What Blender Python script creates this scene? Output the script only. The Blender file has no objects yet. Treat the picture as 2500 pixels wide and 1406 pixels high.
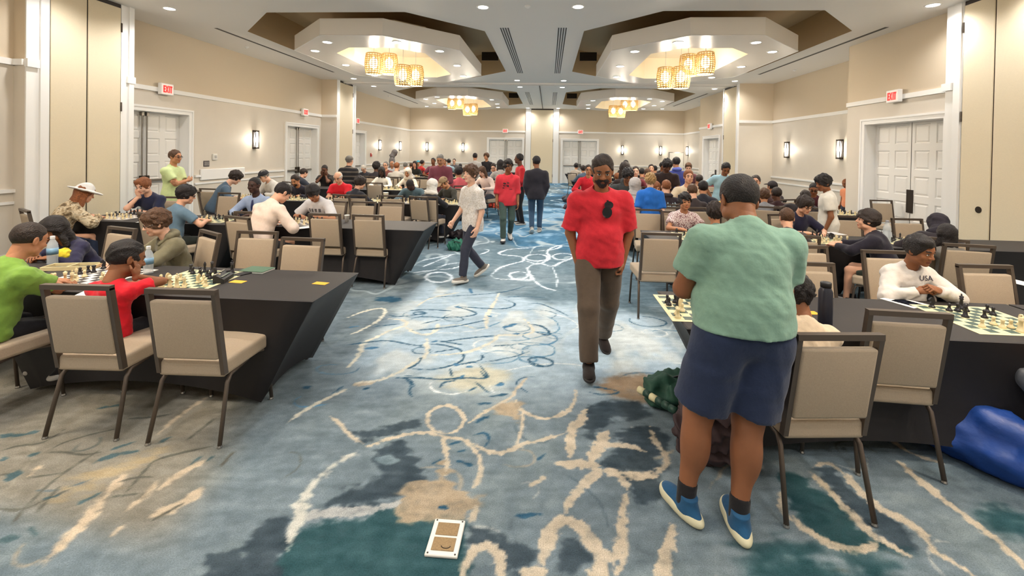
import bpy, bmesh, math, random
import numpy as np
from mathutils import Vector, Matrix
from mathutils.geometry import tessellate_polygon
from mathutils.bvhtree import BVHTree

# ------------------------------------------------------------------ camera
SC = bpy.context.scene
COL = SC.collection
W_IMG, H_IMG = 2500.0, 1406.0
F_PX, PX, PY, CAM_H = 1080.0, 1266.0, 383.0, 1.75
YAW, PITCH, ROLL = math.radians(3.85), math.radians(-0.63), math.radians(1.0)
_f = Vector((-math.sin(YAW) * math.cos(PITCH), math.cos(YAW) * math.cos(PITCH), math.sin(PITCH)))
_r = Vector((math.cos(YAW), math.sin(YAW), 0.0))
_u = _r.cross(_f)
_r, _u = _r * math.cos(ROLL) + _u * math.sin(ROLL), _u * math.cos(ROLL) - _r * math.sin(ROLL)
cam = bpy.data.cameras.new('camera')
cam.sensor_fit = 'HORIZONTAL'
cam.sensor_width = 36.0
cam.lens = F_PX / W_IMG * 36.0
cam.shift_x = (W_IMG / 2 - PX) / W_IMG
cam.shift_y = (PY - H_IMG / 2) / W_IMG
cam.clip_start, cam.clip_end = 0.05, 100.0
cam_o = bpy.data.objects.new('camera', cam)
cam_o.matrix_world = Matrix(((_r.x, _u.x, -_f.x, 0), (_r.y, _u.y, -_f.y, 0), (_r.z, _u.z, -_f.z, CAM_H), (0, 0, 0, 1)))
COL.objects.link(cam_o)
SC.camera = cam_o


def ray(x, y):
    return _r * ((x - PX) / F_PX) + _u * ((PY - y) / F_PX) + _f


def at_z(x, y, z):          # where the sight line of a photograph point meets a level plane
    d = ray(x, y)
    return Vector((0, 0, CAM_H)) + d * ((z - CAM_H) / d.z)


def at_y(x, y, yy):         # where it meets a cross-room plane
    d = ray(x, y)
    return Vector((0, 0, CAM_H)) + d * (yy / d.y)


# ------------------------------------------------------------------ world, exposure
world = bpy.data.worlds.new('world')
world.use_nodes = True
world.node_tree.nodes['Background'].inputs[0].default_value = (0.9, 0.95, 1.0, 1)
world.node_tree.nodes['Background'].inputs[1].default_value = 0.05
SC.world = world
SC.view_settings.view_transform = 'Standard'
SC.view_settings.look = 'None'
SC.view_settings.exposure = 1.74
SC.view_settings.gamma = 1.0
SC.view_settings.use_curve_mapping = False
SC.cycles.max_bounces = 6
SC.cycles.diffuse_bounces = 4
SC.cycles.glossy_bounces = 2
SC.cycles.transmission_bounces = 2
SC.cycles.transparent_max_bounces = 6
SC.cycles.use_adaptive_sampling = True
SC.cycles.adaptive_threshold = 0.03
SC.cycles.sample_clamp_indirect = 4.0
SC.cycles.caustics_reflective = False
SC.cycles.caustics_refractive = False

DOWNLIGHT_W = 43.0          # each recessed downlight
PENDANT_W = 19.0            # each caged pendant
SCONCE_W = 5.0              # each wall sconce

# ------------------------------------------------------------------ helpers


def lin(c):
    out = []
    for v in c[:3]:
        v = v / 255.0
        out.append(v / 12.92 if v <= 0.04045 else ((v + 0.055) / 1.055) ** 2.4)
    return out


MATS = {}


def mat(name, rgb, rough=0.6, metal=0.0, spec=0.5, noise=0.0, nscale=30.0, bump=0.0, bscale=200.0, emit=None, estr=0.0, sheen=0.0, stretch=None, coat=0.0, trans=0.0, alpha=1.0):
    if name in MATS:
        return MATS[name]
    m = bpy.data.materials.new(name)
    m.use_nodes = True
    nt = m.node_tree
    b = nt.nodes['Principled BSDF']
    c = lin(rgb)
    b.inputs['Base Color'].default_value = (*c, 1)
    b.inputs['Roughness'].default_value = rough
    b.inputs['Metallic'].default_value = metal
    b.inputs['Specular IOR Level'].default_value = spec
    if sheen:
        b.inputs['Sheen Weight'].default_value = sheen
    if coat:
        b.inputs['Coat Weight'].default_value = coat
        b.inputs['Coat Roughness'].default_value = 0.1
    if trans:
        b.inputs['Transmission Weight'].default_value = trans
        b.inputs['IOR'].default_value = 1.2
    if alpha < 1:
        b.inputs['Alpha'].default_value = alpha
    if emit is not None:
        b.inputs['Emission Color'].default_value = (*lin(emit), 1)
        b.inputs['Emission Strength'].default_value = estr
    if noise or bump:
        tc = nt.nodes.new('ShaderNodeTexCoord')
        mp = nt.nodes.new('ShaderNodeMapping')
        nt.links.new(tc.outputs['Object'], mp.inputs[0])
        if stretch:
            mp.inputs['Scale'].default_value = stretch
    if noise:
        n = nt.nodes.new('ShaderNodeTexNoise')
        n.inputs['Scale'].default_value = nscale
        n.inputs['Detail'].default_value = 4
        nt.links.new(mp.outputs[0], n.inputs['Vector'])
        r = nt.nodes.new('ShaderNodeMapRange')
        r.inputs['From Min'].default_value = 0.25
        r.inputs['From Max'].default_value = 0.75
        r.inputs['To Min'].default_value = 1 - noise
        r.inputs['To Max'].default_value = 1 + noise
        nt.links.new(n.outputs[0], r.inputs[0])
        mx = nt.nodes.new('ShaderNodeMix')
        mx.data_type = 'RGBA'
        mx.blend_type = 'MULTIPLY'
        mx.inputs['Factor'].default_value = 1
        mx.inputs['A'].default_value = (*c, 1)
        nt.links.new(r.outputs[0], mx.inputs['B'])
        nt.links.new(mx.outputs['Result'], b.inputs['Base Color'])
    if bump:
        n2 = nt.nodes.new('ShaderNodeTexNoise')
        n2.inputs['Scale'].default_value = bscale
        n2.inputs['Detail'].default_value = 3
        nt.links.new(mp.outputs[0], n2.inputs['Vector'])
        bp = nt.nodes.new('ShaderNodeBump')
        bp.inputs['Strength'].default_value = bump
        bp.inputs['Distance'].default_value = 0.01
        nt.links.new(n2.outputs[0], bp.inputs['Height'])
        nt.links.new(bp.outputs[0], b.inputs['Normal'])
    MATS[name] = m
    return m


def link(name, data, m=None, parent=None, loc=None, rot=None, smooth=None):
    o = bpy.data.objects.new(name, data)
    COL.objects.link(o)
    if m is not None and data is not None and not data.materials:
        data.materials.append(m)
    if parent is not None:
        o.parent = parent
    if loc is not None:
        o.location = loc
    if rot is not None:
        o.rotation_euler = rot
    if smooth and data is not None:
        data.polygons.foreach_set('use_smooth', [True] * len(data.polygons))
    return o


def tag(o, label=None, cat=None, group=None, kind=None):
    if label:
        o['label'] = label
    if cat:
        o['category'] = cat
    if group:
        o['group'] = group
    if kind:
        o['kind'] = kind
    return o


def empty(name, loc=(0, 0, 0), rz=0.0, label=None, cat=None, group=None, kind=None):
    o = bpy.data.objects.new(name, None)
    o.empty_display_size = 0.1
    COL.objects.link(o)
    o.location = loc
    o.rotation_euler = (0, 0, rz)
    return tag(o, label, cat, group, kind)


class MB:
    """collects simple solids; build() makes one mesh"""

    def __init__(s):
        s.v, s.f, s.mi = [], [], []

    def add(s, verts, faces, mi=0):
        n = len(s.v)
        s.v += [tuple(p) for p in verts]
        s.f += [tuple(i + n for i in f) for f in faces]
        s.mi += [mi] * len(faces)
        return s

    def box(s, x0, x1, y0, y1, z0, z1, mi=0, M=None):
        p = [(x, y, z) for z in (z0, z1) for y in (y0, y1) for x in (x0, x1)]
        if M is not None:
            p = [M @ Vector(q) for q in p]
        return s.add(p, [(0, 2, 3, 1), (4, 5, 7, 6), (0, 1, 5, 4), (2, 6, 7, 3), (0, 4, 6, 2), (1, 3, 7, 5)], mi)

    def bev(s, x0, x1, y0, y1, z0, z1, b, mi=0, M=None, seg=1):
        bm = bmesh.new()
        bmesh.ops.create_cube(bm, size=1)
        for q in bm.verts:
            q.co = Vector((x0 + (q.co.x + .5) * (x1 - x0), y0 + (q.co.y + .5) * (y1 - y0), z0 + (q.co.z + .5) * (z1 - z0)))
        bmesh.ops.bevel(bm, geom=list(bm.edges), offset=b, segments=seg, profile=0.6, affect='EDGES')
        bm.verts.index_update()
        pts = [(M @ q.co if M is not None else q.co.copy()) for q in bm.verts]
        s.add(pts, [[q.index for q in f.verts] for f in bm.faces], mi)
        bm.free()
        return s

    def tube(s, pts, r, n=8, mi=0, cap=True):
        pts = [Vector(p) for p in pts]
        rs = r if isinstance(r, (list, tuple)) else [r] * len(pts)
        t = (pts[1] - pts[0]).normalized()
        a = Vector((0, 0, 1)) if abs(t.z) < 0.9 else Vector((1, 0, 0))
        nx = t.cross(a).normalized()
        vs = []
        for i, p in enumerate(pts):
            if i == 0:
                t = (pts[1] - p).normalized()
            elif i == len(pts) - 1:
                t = (p - pts[i - 1]).normalized()
            else:
                t = ((p - pts[i - 1]).normalized() + (pts[i + 1] - p).normalized()).normalized()
            nx = (nx - t * nx.dot(t)).normalized()
            ny = t.cross(nx)
            for k in range(n):
                an = 2 * math.pi * k / n
                vs.append(p + (nx * math.cos(an) + ny * math.sin(an)) * rs[i])
        fs = []
        for i in range(len(pts) - 1):
            for k in range(n):
                k2 = (k + 1) % n
                fs.append((i * n + k, i * n + k2, (i + 1) * n + k2, (i + 1) * n + k))
        if cap:
            fs.append(tuple(range(n - 1, -1, -1)))
            fs.append(tuple((len(pts) - 1) * n + k for k in range(n)))
        return s.add(vs, fs, mi)

    def lathe(s, prof, n=12, mi=0, c=(0, 0, 0), sx=1.0, sy=1.0):
        vs, fs = [], []
        for (r, z) in prof:
            for k in range(n):
                a = 2 * math.pi * k / n
                vs.append((c[0] + r * math.cos(a) * sx, c[1] + r * math.sin(a) * sy, c[2] + z))
        for i in range(len(prof) - 1):
            for k in range(n):
                k2 = (k + 1) % n
                fs.append((i * n + k, i * n + k2, (i + 1) * n + k2, (i + 1) * n + k))
        fs.append(tuple(range(n - 1, -1, -1)))
        fs.append(tuple((len(prof) - 1) * n + k for k in range(n)))
        return s.add(vs, fs, mi)

    def prism(s, poly, z0, z1, mi=0, side_mi=None):
        n = len(poly)
        vs = [(p[0], p[1], z0) for p in poly] + [(p[0], p[1], z1) for p in poly]
        s.add(vs, [tuple(range(n - 1, -1, -1)), tuple(range(n, 2 * n))], mi)
        return s.add(vs, [(i, (i + 1) % n, n + (i + 1) % n, n + i) for i in range(n)], mi if side_mi is None else side_mi)

    def mesh(s, name='mesh'):
        me = bpy.data.meshes.new(name)
        me.from_pydata(s.v, [], s.f)
        if any(s.mi):
            me.polygons.foreach_set('material_index', s.mi)
        me.update()
        return me

    def build(s, name, m, parent=None, loc=None, rot=None, smooth=False, mats=None):
        me = s.mesh(name)
        if mats:
            for q in mats:
                me.materials.append(q)
        return link(name, me, None if mats else m, parent, loc, rot, smooth)


def copy_tree(o, parent=None):
    c = o.copy()
    COL.objects.link(c)
    c.parent = parent
    for ch in o.children:
        copy_tree(ch, c)
    return c


def point_light(name, loc, w, color, radius, parent=None):
    l = bpy.data.lights.new(name, 'POINT')
    l.energy = w
    l.color = color
    l.shadow_soft_size = radius
    o = link(name, l, None, parent)
    o.location = loc
    return o


def spot_light(name, loc, w, color, radius, angle, blend, parent=None):
    l = bpy.data.lights.new(name, 'SPOT')
    l.energy = w
    l.color = color
    l.shadow_soft_size = radius
    l.spot_size = math.radians(angle)
    l.spot_blend = blend
    o = link(name, l, None, parent)
    o.location = loc
    return o


WARM = (1.0, 0.90, 0.74)
NEUT = (1.0, 0.985, 0.965)
TZ = 0.73                   # table height
CEIL = 4.24
RAIL = 2.93
# fronts (near edges) of the table rows
LROW = [2.84 + 2.68 * k for k in range(8)]
RROW = [2.65 + 2.67 * k for k in range(8)]
TD = 0.72                   # table depth
# ================================================================== THE ROOM
m_upper = mat('wall_paper_upper', (212, 196, 172), 0.75, noise=0.05, nscale=60, bump=0.15, bscale=400, stretch=(1, 1, 6))
m_lower = mat('wall_paint_lower', (214, 205, 192), 0.55, noise=0.02, nscale=3)
m_trim = mat('white_trim_paint', (238, 236, 233), 0.4)
m_fabric = mat('partition_fabric', (228, 213, 184), 0.85, noise=0.05, nscale=50, bump=0.3, bscale=300, stretch=(1, 1, 8))
m_ceil = mat('ceiling_paint', (236, 232, 226), 0.6)
m_cloud = mat('gloss_ceiling_panel', (222, 216, 208), 0.28, spec=0.6)
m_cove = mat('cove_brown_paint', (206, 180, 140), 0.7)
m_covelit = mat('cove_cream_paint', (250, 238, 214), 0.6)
m_door = mat('door_white_paint', (232, 229, 224), 0.4)
m_dark = mat('dark_slot', (52, 42, 38), 0.6)
m_metal = mat('satin_metal', (150, 145, 138), 0.3, metal=0.9)
m_bronze = mat('dark_bronze_metal', (62, 54, 48), 0.4, metal=0.6)
m_base = mat('baseboard_paint', (225, 222, 216), 0.45)


def wall(name, boxes):
    """boxes: (x0,x1,y0,y1,z0,z1) -> split at the picture rail into paint below and paper above"""
    mb = MB()
    for (x0, x1, y0, y1, z0, z1) in boxes:
        if z0 < RAIL < z1:
            mb.box(x0, x1, y0, y1, z0, RAIL, 0)
            mb.box(x0, x1, y0, y1, RAIL, z1, 1)
        else:
            mb.box(x0, x1, y0, y1, z0, z1, 1 if z0 >= RAIL - 1e-4 else 0)
    o = mb.build(name, None, mats=[m_lower, m_upper])
    return tag(o, kind='structure')


DH = 2.46                   # door opening height
OUT = 0.6                   # wall thickness outward
XL, XR, YF, YB = -8.2, 7.65, 25.7, -2.6

# --- left wall with its two recess bays; openings for doors
wall('wall_left', [
    (XL - OUT, -7.8, YB, 5.95, 0, CEIL),
    (XL - OUT, -7.62, 5.95, 7.62, 0, CEIL),
    (XL - OUT, XL, 7.62, 7.72, 0, CEIL), (XL - OUT, XL, 7.72, 9.56, DH, CEIL), (XL - OUT, XL, 9.56, 13.36, 0, CEIL),
    (XL - OUT, XL, 13.36, 15.16, DH, CEIL), (XL - OUT, XL, 15.16, 15.45, 0, CEIL),
    (XL - OUT, -7.62, 15.45, 16.95, 0, CEIL),
    (XL - OUT, XL, 16.95, 17.45, 0, CEIL), (XL - OUT, XL, 17.45, 19.25, DH, CEIL), (XL - OUT, XL, 19.25, YF, 0, CEIL),
])
wall('wall_right', [
    (6.75, XR + OUT, YB, 5.95, 0, CEIL),
    (6.52, XR + OUT, 5.95, 7.75, 0, CEIL),
    (6.7, XR + OUT, 7.75, 7.97, 0, CEIL), (6.7, XR + OUT, 7.97, 9.86, DH, CEIL), (6.7, XR + OUT, 9.86, 10.44, 0, CEIL),
    (XR, XR + OUT, 10.44, 15.7, 0, CEIL),
    (6.52, XR + OUT, 15.7, 17.1, 0, CEIL),
    (6.7, XR + OUT, 17.1, 17.9, 0, CEIL), (6.7, XR + OUT, 17.9, 19.6, DH, CEIL), (6.7, XR + OUT, 19.6, 20.2, 0, CEIL),
    (XR, XR + OUT, 20.2, YF, 0, CEIL),
])
wall('wall_far', [
    (XL - OUT, -4.0, YF, YF + OUT, 0, CEIL), (3.28, XR + OUT, YF, YF + OUT, 0, CEIL),
    (-4.0, -3.45, 25.45, YF + OUT, 0, CEIL), (-3.45, -1.5, 25.45, YF + OUT, DH, CEIL), (-1.5, -1.32, 25.45, YF + OUT, 0, CEIL),
    (-1.32, 0.57, 25.32, YF + OUT, 0, CEIL),
    (0.57, 0.8, 25.45, YF + OUT, 0, CEIL), (0.8, 2.75, 25.45, YF + OUT, DH, CEIL), (2.75, 3.28, 25.45, YF + OUT, 0, CEIL),
])
wall('wall_back', [(XL - OUT, XR + OUT, YB - OUT, YB, 0, CEIL)])

# --- picture rails, chair rails, baseboards, pilaster trim
TRIM_N = [0]


def trim(boxes, m=None):
    TRIM_N[0] += 1
    mb = MB()
    for b in boxes:
        mb.box(*b)
    return tag(mb.build('trim_%d' % TRIM_N[0], m or m_trim), kind='structure')


rz0, rz1 = RAIL - 0.045, RAIL + 0.045
for (x, y0, y1) in [(-7.8, YB, 5.95), (XL, 7.62, 15.45), (XL, 16.95, YF)]:
    trim([(x, x + 0.035, y0, y1, rz0, rz1)])
for (x, y0, y1) in [(6.7, 7.75, 10.44), (XR, 10.44, 15.7), (6.7, 17.1, 20.2), (XR, 20.2, YF)]:
    trim([(x - 0.035, x, y0, y1, rz0, rz1)])
trim([(XL, -4.0, YF - 0.035, YF, rz0, rz1)])
trim([(-4.0, -1.32, 25.415, 25.45, rz0, rz1)])
trim([(0.57, 3.28, 25.415, 25.45, rz0, rz1)])
trim([(3.28, XR, YF - 0.035, YF, rz0, rz1)])
trim([(XL, -7.62, 15.42, 15.45, rz0, rz1)])
trim([(6.52, XR, 15.665, 15.7, rz0, rz1)])
trim([(-7.8, -7.62, 5.91, 5.95, rz0, rz1)])
# short rail returns on the near pilasters
trim([(-7.62, -7.565, 7.48, 7.63, RAIL - 0.06, RAIL + 0.06)])
trim([(-7.62, -7.565, 5.94, 6.1, RAIL - 0.06, RAIL + 0.06)])
trim([(6.45, 6.52, 7.6, 7.77, RAIL - 0.06, RAIL + 0.06)])
# chair rails: two bands with a panel between
for (z0, z1, t) in [(0.86, 0.90, 0.025), (1.03, 1.08, 0.04)]:
    trim([(XL, XL + t, 9.75, 13.2, z0, z1)])
    trim([(XL, XL + t, 19.4, YF, z0, z1)])
    trim([(XR - t, XR, 10.44, 15.7, z0, z1)])
    trim([(XR - t, XR, 20.2, YF, z0, z1)])
    trim([(XL, -4.0, YF - t, YF, z0, z1)])
    trim([(3.28, XR, YF - t, YF, z0, z1)])
    trim([(-7.8, -7.8 + t, YB, 5.95, z0, z1)])
for (nm, bx) in [('baseboard_left', [(XL, XL + 0.02, 9.75, 13.2, 0, 0.14), (XL, XL + 0.02, 19.4, YF, 0, 0.14), (-7.8, -7.78, YB, 5.95, 0, 0.14)]),
                 ('baseboard_right', [(XR - 0.02, XR, 10.44, 15.7, 0, 0.14), (XR - 0.02, XR, 20.2, YF, 0, 0.14), (6.68, 6.7, 10.0, 10.44, 0, 0.14)]),
                 ('baseboard_far', [(XL, -4.0, YF - 0.02, YF, 0, 0.14), (3.28, XR, YF - 0.02, YF, 0, 0.14)])]:
    mb = MB()
    for b in bx:
        mb.box(*b)
    tag(mb.build(nm, m_base), kind='structure')

# --- pilasters: white uprights either side of the fabric doors of the movable-wall pockets
for (x, ya, yb) in [(-7.62, 5.95, 6.25), (-7.62, 7.38, 7.62), (-7.62, 15.45, 15.6), (-7.62, 16.7, 16.95)]:
    w = yb - ya
    trim([(x, x + 0.02, ya, yb, 0, CEIL), (x + 0.02, x + 0.045, ya + 0.55 * w, yb - 0.06 * w, 0, CEIL)])
for (x, ya, yb) in [(6.52, 7.45, 7.75), (6.52, 15.7, 15.9), (6.52, 16.95, 17.1)]:
    w = yb - ya
    trim([(x - 0.02, x, ya, yb, 0, CEIL), (x - 0.045, x - 0.02, ya + 0.06 * w, ya + 0.45 * w, 0, CEIL)])
for (ya, yb) in [(-1.32, -1.02), (0.25, 0.57)]:
    w = yb - ya
    trim([(ya, yb, 25.30, 25.32, 0, CEIL), (ya + 0.3 * w, yb - 0.3 * w, 25.28, 25.30, 0, CEIL)])

DOOR_N = [0]


def pocket_door(side, base, a, b, seam, knob=None):
    """two tall fabric-covered leaves closing a movable-wall pocket; side 'L','R','F'"""
    DOOR_N[0] += 1
    root = empty('door_%d' % DOOR_N[0], kind='structure')
    top = CEIL - 0.07

    def bx(p0, p1, d0, d1, z0, z1):
        if side == 'L':
            return (base + d0, base + d1, p0, p1, z0, z1)
        if side == 'R':
            return (base - d1, base - d0, p0, p1, z0, z1)
        return (p0, p1, base - d1, base - d0, z0, z1)
    MB().box(*bx(a, b, 0.0, 0.008, 0, CEIL)).build('pocket_shadow_gap', m_dark, root)
    cuts = [a + 0.012] + [v for s_ in seam for v in (s_ - 0.012, s_ + 0.012)] + [b - 0.012]
    for i in range(0, len(cuts), 2):
        MB().bev(*bx(cuts[i], cuts[i + 1], 0.008, 0.03, 0.02, top), 0.006).build('fabric_leaf', m_fabric, root)
    for z in (0.35, 2.35, 3.75):
        MB().box(*bx(b - 0.02, b + 0.006, 0.02, 0.04, z, z + 0.16)).build('hinge', m_bronze, root)
    if knob:
        p, z = knob
        MB().tube([(base - 0.03, p, z), (base - 0.036, p, z)] if side == 'R' else [(base + 0.03, p, z), (base + 0.036, p, z)], 0.05, 14).build('flush_pull', m_bronze, root)


pocket_door('L', -7.62, 6.25, 7.38, [6.8])
pocket_door('L', -7.62, 15.6, 16.7, [])
pocket_door('R', 6.52, 5.97, 7.45, [6.95], knob=(7.12, 1.0))
pocket_door('R', 6.52, 15.9, 16.95, [])
pocket_door('F', 25.32, -1.02, 0.25, [])
# cast: panel mouldings of the double doors
_pw = {}


def panel_mesh(w, h):
    k = (round(w, 3), round(h, 3))
    if k not in _pw:
        # recessed field with a raised centre, local plane XZ, face towards -Y
        vs, fs = [], []
        for (ins, d) in [(0.0, 0.0), (0.012, 0.016), (0.028, 0.016), (0.05, 0.004)]:
            vs += [(-w / 2 + ins, d, -h / 2 + ins), (w / 2 - ins, d, -h / 2 + ins), (w / 2 - ins, d, h / 2 - ins), (-w / 2 + ins, d, h / 2 - ins)]
        for r in range(3):
            for i in range(4):
                j = (i + 1) % 4
                fs.append((r * 4 + i, r * 4 + j, r * 4 + 4 + j, r * 4 + 4 + i))
        fs.append((12, 13, 14, 15))
        me = bpy.data.meshes.new('panel')
        me.from_pydata(vs, [], fs)
        me.materials.append(m_door)
        _pw[k] = me
    return _pw[k]


def leaf_mesh(w, rows, cols, fw, fh):
    """door leaf face with real openings for panels; local XZ, front at y=0, towards -Y"""
    mb = MB()
    cx = [-w / 2 + (i + 0.5) * w / cols for i in range(cols)]
    cz = [(j + 0.5) * DH / rows for j in range(rows)]
    xs = sorted({-w / 2, w / 2} | {c - fw / 2 for c in cx} | {c + fw / 2 for c in cx})
    zs = sorted({0.0, DH - 0.01} | {c - fh / 2 for c in cz} | {c + fh / 2 for c in cz})
    for i in range(len(xs) - 1):
        for j in range(len(zs) - 1):
            mx_, mz_ = (xs[i] + xs[i + 1]) / 2, (zs[j] + zs[j + 1]) / 2
            if any(abs(mx_ - c) < fw / 2 - 1e-4 for c in cx) and any(abs(mz_ - c) < fh / 2 - 1e-4 for c in cz):
                continue
            mb.add([(xs[i], 0, zs[j]), (xs[i + 1], 0, zs[j]), (xs[i + 1], 0, zs[j + 1]), (xs[i], 0, zs[j + 1])], [(0, 1, 2, 3)])
    mb.box(-w / 2, w / 2, 0.018, 0.05, 0, DH - 0.01)
    return mb.mesh('door_leaf'), cx, cz


_leafs = {}


def double_door(loc, rz, w, hw='bar'):
    """loc = middle of the opening on the wall face; local -Y looks into the room"""
    DOOR_N[0] += 1
    root = empty('door_%d' % DOOR_N[0], loc, rz, kind='structure')
    dep = 0.22
    # casing
    mb = MB()
    for sgn in (-1, 1):
        x0, x1 = sorted((sgn * (w / 2 - 0.005), sgn * (w / 2 + 0.10)))
        mb.box(x0, x1, -0.03, 0.0, 0, DH - 0.006)
        x0, x1 = sorted((sgn * (w / 2 + 0.07), sgn * (w / 2 + 0.11)))
        mb.box(x0, x1, -0.045, -0.0305, 0, DH + 0.069)
    mb.box(-w / 2 - 0.10, w / 2 + 0.10, -0.03, 0.0, DH - 0.006, DH + 0.10)
    mb.box(-w / 2 - 0.11, w / 2 + 0.11, -0.045, -0.0305, DH + 0.07, DH + 0.11)
    mb.build('casing', m_trim, root)
    mb = MB()
    for sgn in (-1, 1):
        x0, x1 = sorted((sgn * (w / 2 - 0.012), sgn * (w / 2)))
        mb.box(x0, x1, 0.0, dep, 0, DH)
    mb.box(-w / 2, w / 2, 0.0, dep, DH - 0.012, DH)
    mb.build('jamb', m_trim, root)
    MB().box(-w / 2, w / 2, dep + 0.045, dep + 0.06, 0, DH).build('door_backing', m_dark, root)
    lw = w / 2 - 0.016
    key = round(lw, 3)
    if key not in _leafs:
        _leafs[key] = leaf_mesh(lw, 5, 2, lw * 0.36, 0.36)
        _leafs[key][0].materials.append(m_door)
    me, cx, cz = _leafs[key]
    for sgn in (-1, 1):
        lf = link('door_leaf', me, None, root, (sgn * w / 4, dep - 0.02, 0.006))
        for x in cx:
            for z in cz:
                link('panel', panel_mesh(lw * 0.36, 0.36), None, lf, (x, 0, z))
        if hw == 'rod':
            MB().tube([(-sgn * (lw / 2 - 0.05), -0.03, 0.1), (-sgn * (lw / 2 - 0.05), -0.03, DH - 0.04)], 0.012, 8).build('exit_rod', m_metal, lf)
            MB().bev(-sgn * (lw / 2 - 0.05) - 0.03, -sgn * (lw / 2 - 0.05) + 0.03, -0.06, 0.0, DH - 0.1, DH - 0.01, 0.006).build('rod_latch', m_metal, lf)
            MB().bev(-sgn * (lw / 2 - 0.05) - 0.035, -sgn * (lw / 2 - 0.05) + 0.035, -0.07, 0.0, 0.92, 1.12, 0.008).build('latch_case', m_bronze, lf)
            MB().bev(-lw / 2 + 0.06, lw / 2 - 0.06, -0.075, -0.03, 0.98, 1.04, 0.012).build('push_bar', m_metal, lf)
    if hw == 'plate':
        MB().box(-0.075, 0.075, dep - 0.035, dep - 0.022, 0.72, 1.16).build('push_plate', m_bronze, root)
    return root


double_door((XL, 8.64, 0), math.pi / 2, 1.84, 'rod')
double_door((XL, 14.26, 0), math.pi / 2, 1.8, 'rod')
double_door((XL, 18.35, 0), math.pi / 2, 1.8, 'rod')
double_door((6.7, 8.915, 0), -math.pi / 2, 1.89, 'plate')
double_door((6.7, 18.75, 0), -math.pi / 2, 1.7, 'plate')
double_door((-2.475, 25.45, 0), 0, 1.95, 'rod')
double_door((1.775, 25.45, 0), 0, 1.95, 'rod')

# ------------------------------------------------------------------ ceiling with coffers
COFX = [(-6.5, -1.36), (0.68, 5.9)]
COFY = [2.28, 11.38, 20.55]


def octo(cx, cy, hx, hy, ch):
    return [(cx - hx + ch, cy - hy), (cx + hx - ch, cy - hy), (cx + hx, cy - hy + ch), (cx + hx, cy + hy - ch),
            (cx + hx - ch, cy + hy), (cx - hx + ch, cy + hy), (cx - hx, cy + hy - ch), (cx - hx, cy - hy + ch)]


holes = []
COFF = []
for cy in COFY:
    for (x0, x1) in COFX:
        hy = 3.53 if cy > 3 else 3.4
        hy = 3.53 if cy < 19 else 3.45
        COFF.append(((x0 + x1) / 2, cy, (x1 - x0) / 2, hy))
        holes.append(octo((x0 + x1) / 2, cy, (x1 - x0) / 2, hy, 1.27))
outer = [(XL - OUT, YB - OUT), (XR + OUT, YB - OUT), (XR + OUT, YF + OUT), (XL - OUT, YF + OUT)]
loops = [[Vector((x, y, CEIL)) for x, y in l] for l in [outer] + holes]
flat = [p for l in loops for p in l]
tris = tessellate_polygon(loops)
me = bpy.data.meshes.new('ceiling')
me.from_pydata([tuple(p) for p in flat], [], [tuple(t) for t in tris])
bm = bmesh.new()
bm.from_mesh(me)
for f in bm.faces:
    if f.normal.z > 0:
        f.normal_flip()
bm.to_mesh(me)
bm.free()
tag(link('ceiling', me, m_ceil), kind='structure')

m_bulb = mat('frosted_globe_glow', (255, 238, 205), 0.4, emit=(255, 234, 196), estr=1.6)
m_cage = mat('woven_brass_cage', (178, 144, 86), 0.5, metal=0.3)
m_cord = mat('white_cord', (225, 220, 210), 0.5)
m_canopy = mat('pendant_canopy', (235, 228, 215), 0.3)


def cage_mesh():
    mb = MB()
    R = lambda t: 0.185 + 0.03 * math.sin(math.pi * t)
    nb = 18
    hgt = 0.5
    for k in range(nb):
        a = 2 * math.pi * k / nb
        mb.tube([(R(t) * math.cos(a), R(t) * math.sin(a), -hgt * t) for t in (0, .25, .5, .75, 1)], 0.0085, 4)
    for j in range(11):
        t = j / 10
        mb.tube([(R(t) * math.cos(2 * math.pi * k / 20), R(t) * math.sin(2 * math.pi * k / 20), -hgt * t) for k in range(21)], 0.0085 if j % 10 else 0.014, 4, cap=False)
    return mb.mesh('cage')


CAGE = cage_mesh()
CAGE.materials.append(m_cage)
GLOBE = MB().lathe([(0.001, -0.15)] + [(0.105 * math.sin(a), -0.0 - 0.14 * math.cos(a)) for a in [math.pi * k / 10 for k in range(1, 10)]] + [(0.03, 0.15)], 16).mesh('globe')
GLOBE.materials.append(m_bulb)
GLOBE.polygons.foreach_set('use_smooth', [True] * len(GLOBE.polygons))
where = {(0, 1): 'front left coffer', (1, 1): 'front right coffer', (0, 2): 'far left coffer', (1, 2): 'far right coffer', (0, 0): 'left coffer overhead', (1, 0): 'right coffer overhead'}
ZB, ZT = 3.99, 4.33         # floating ceiling cloud
PENDPX = [[(912, 180, 11.0), (950, 180, 11.4), (983, 208, 11.25), (1014, 208, 11.65)], [(1680, 184, 11.35), (1722, 180, 11.0), (1624, 214, 11.6), (1662, 214, 11.25)]]
PEND = []
for k_ in (0, 1):
    cx = sum(COFX[k_]) / 2
    PEND.append([(at_y(*q).x - cx, q[2] - COFY[1], at_y(*q).z + 0.4) for q in PENDPX[k_]])
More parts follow.
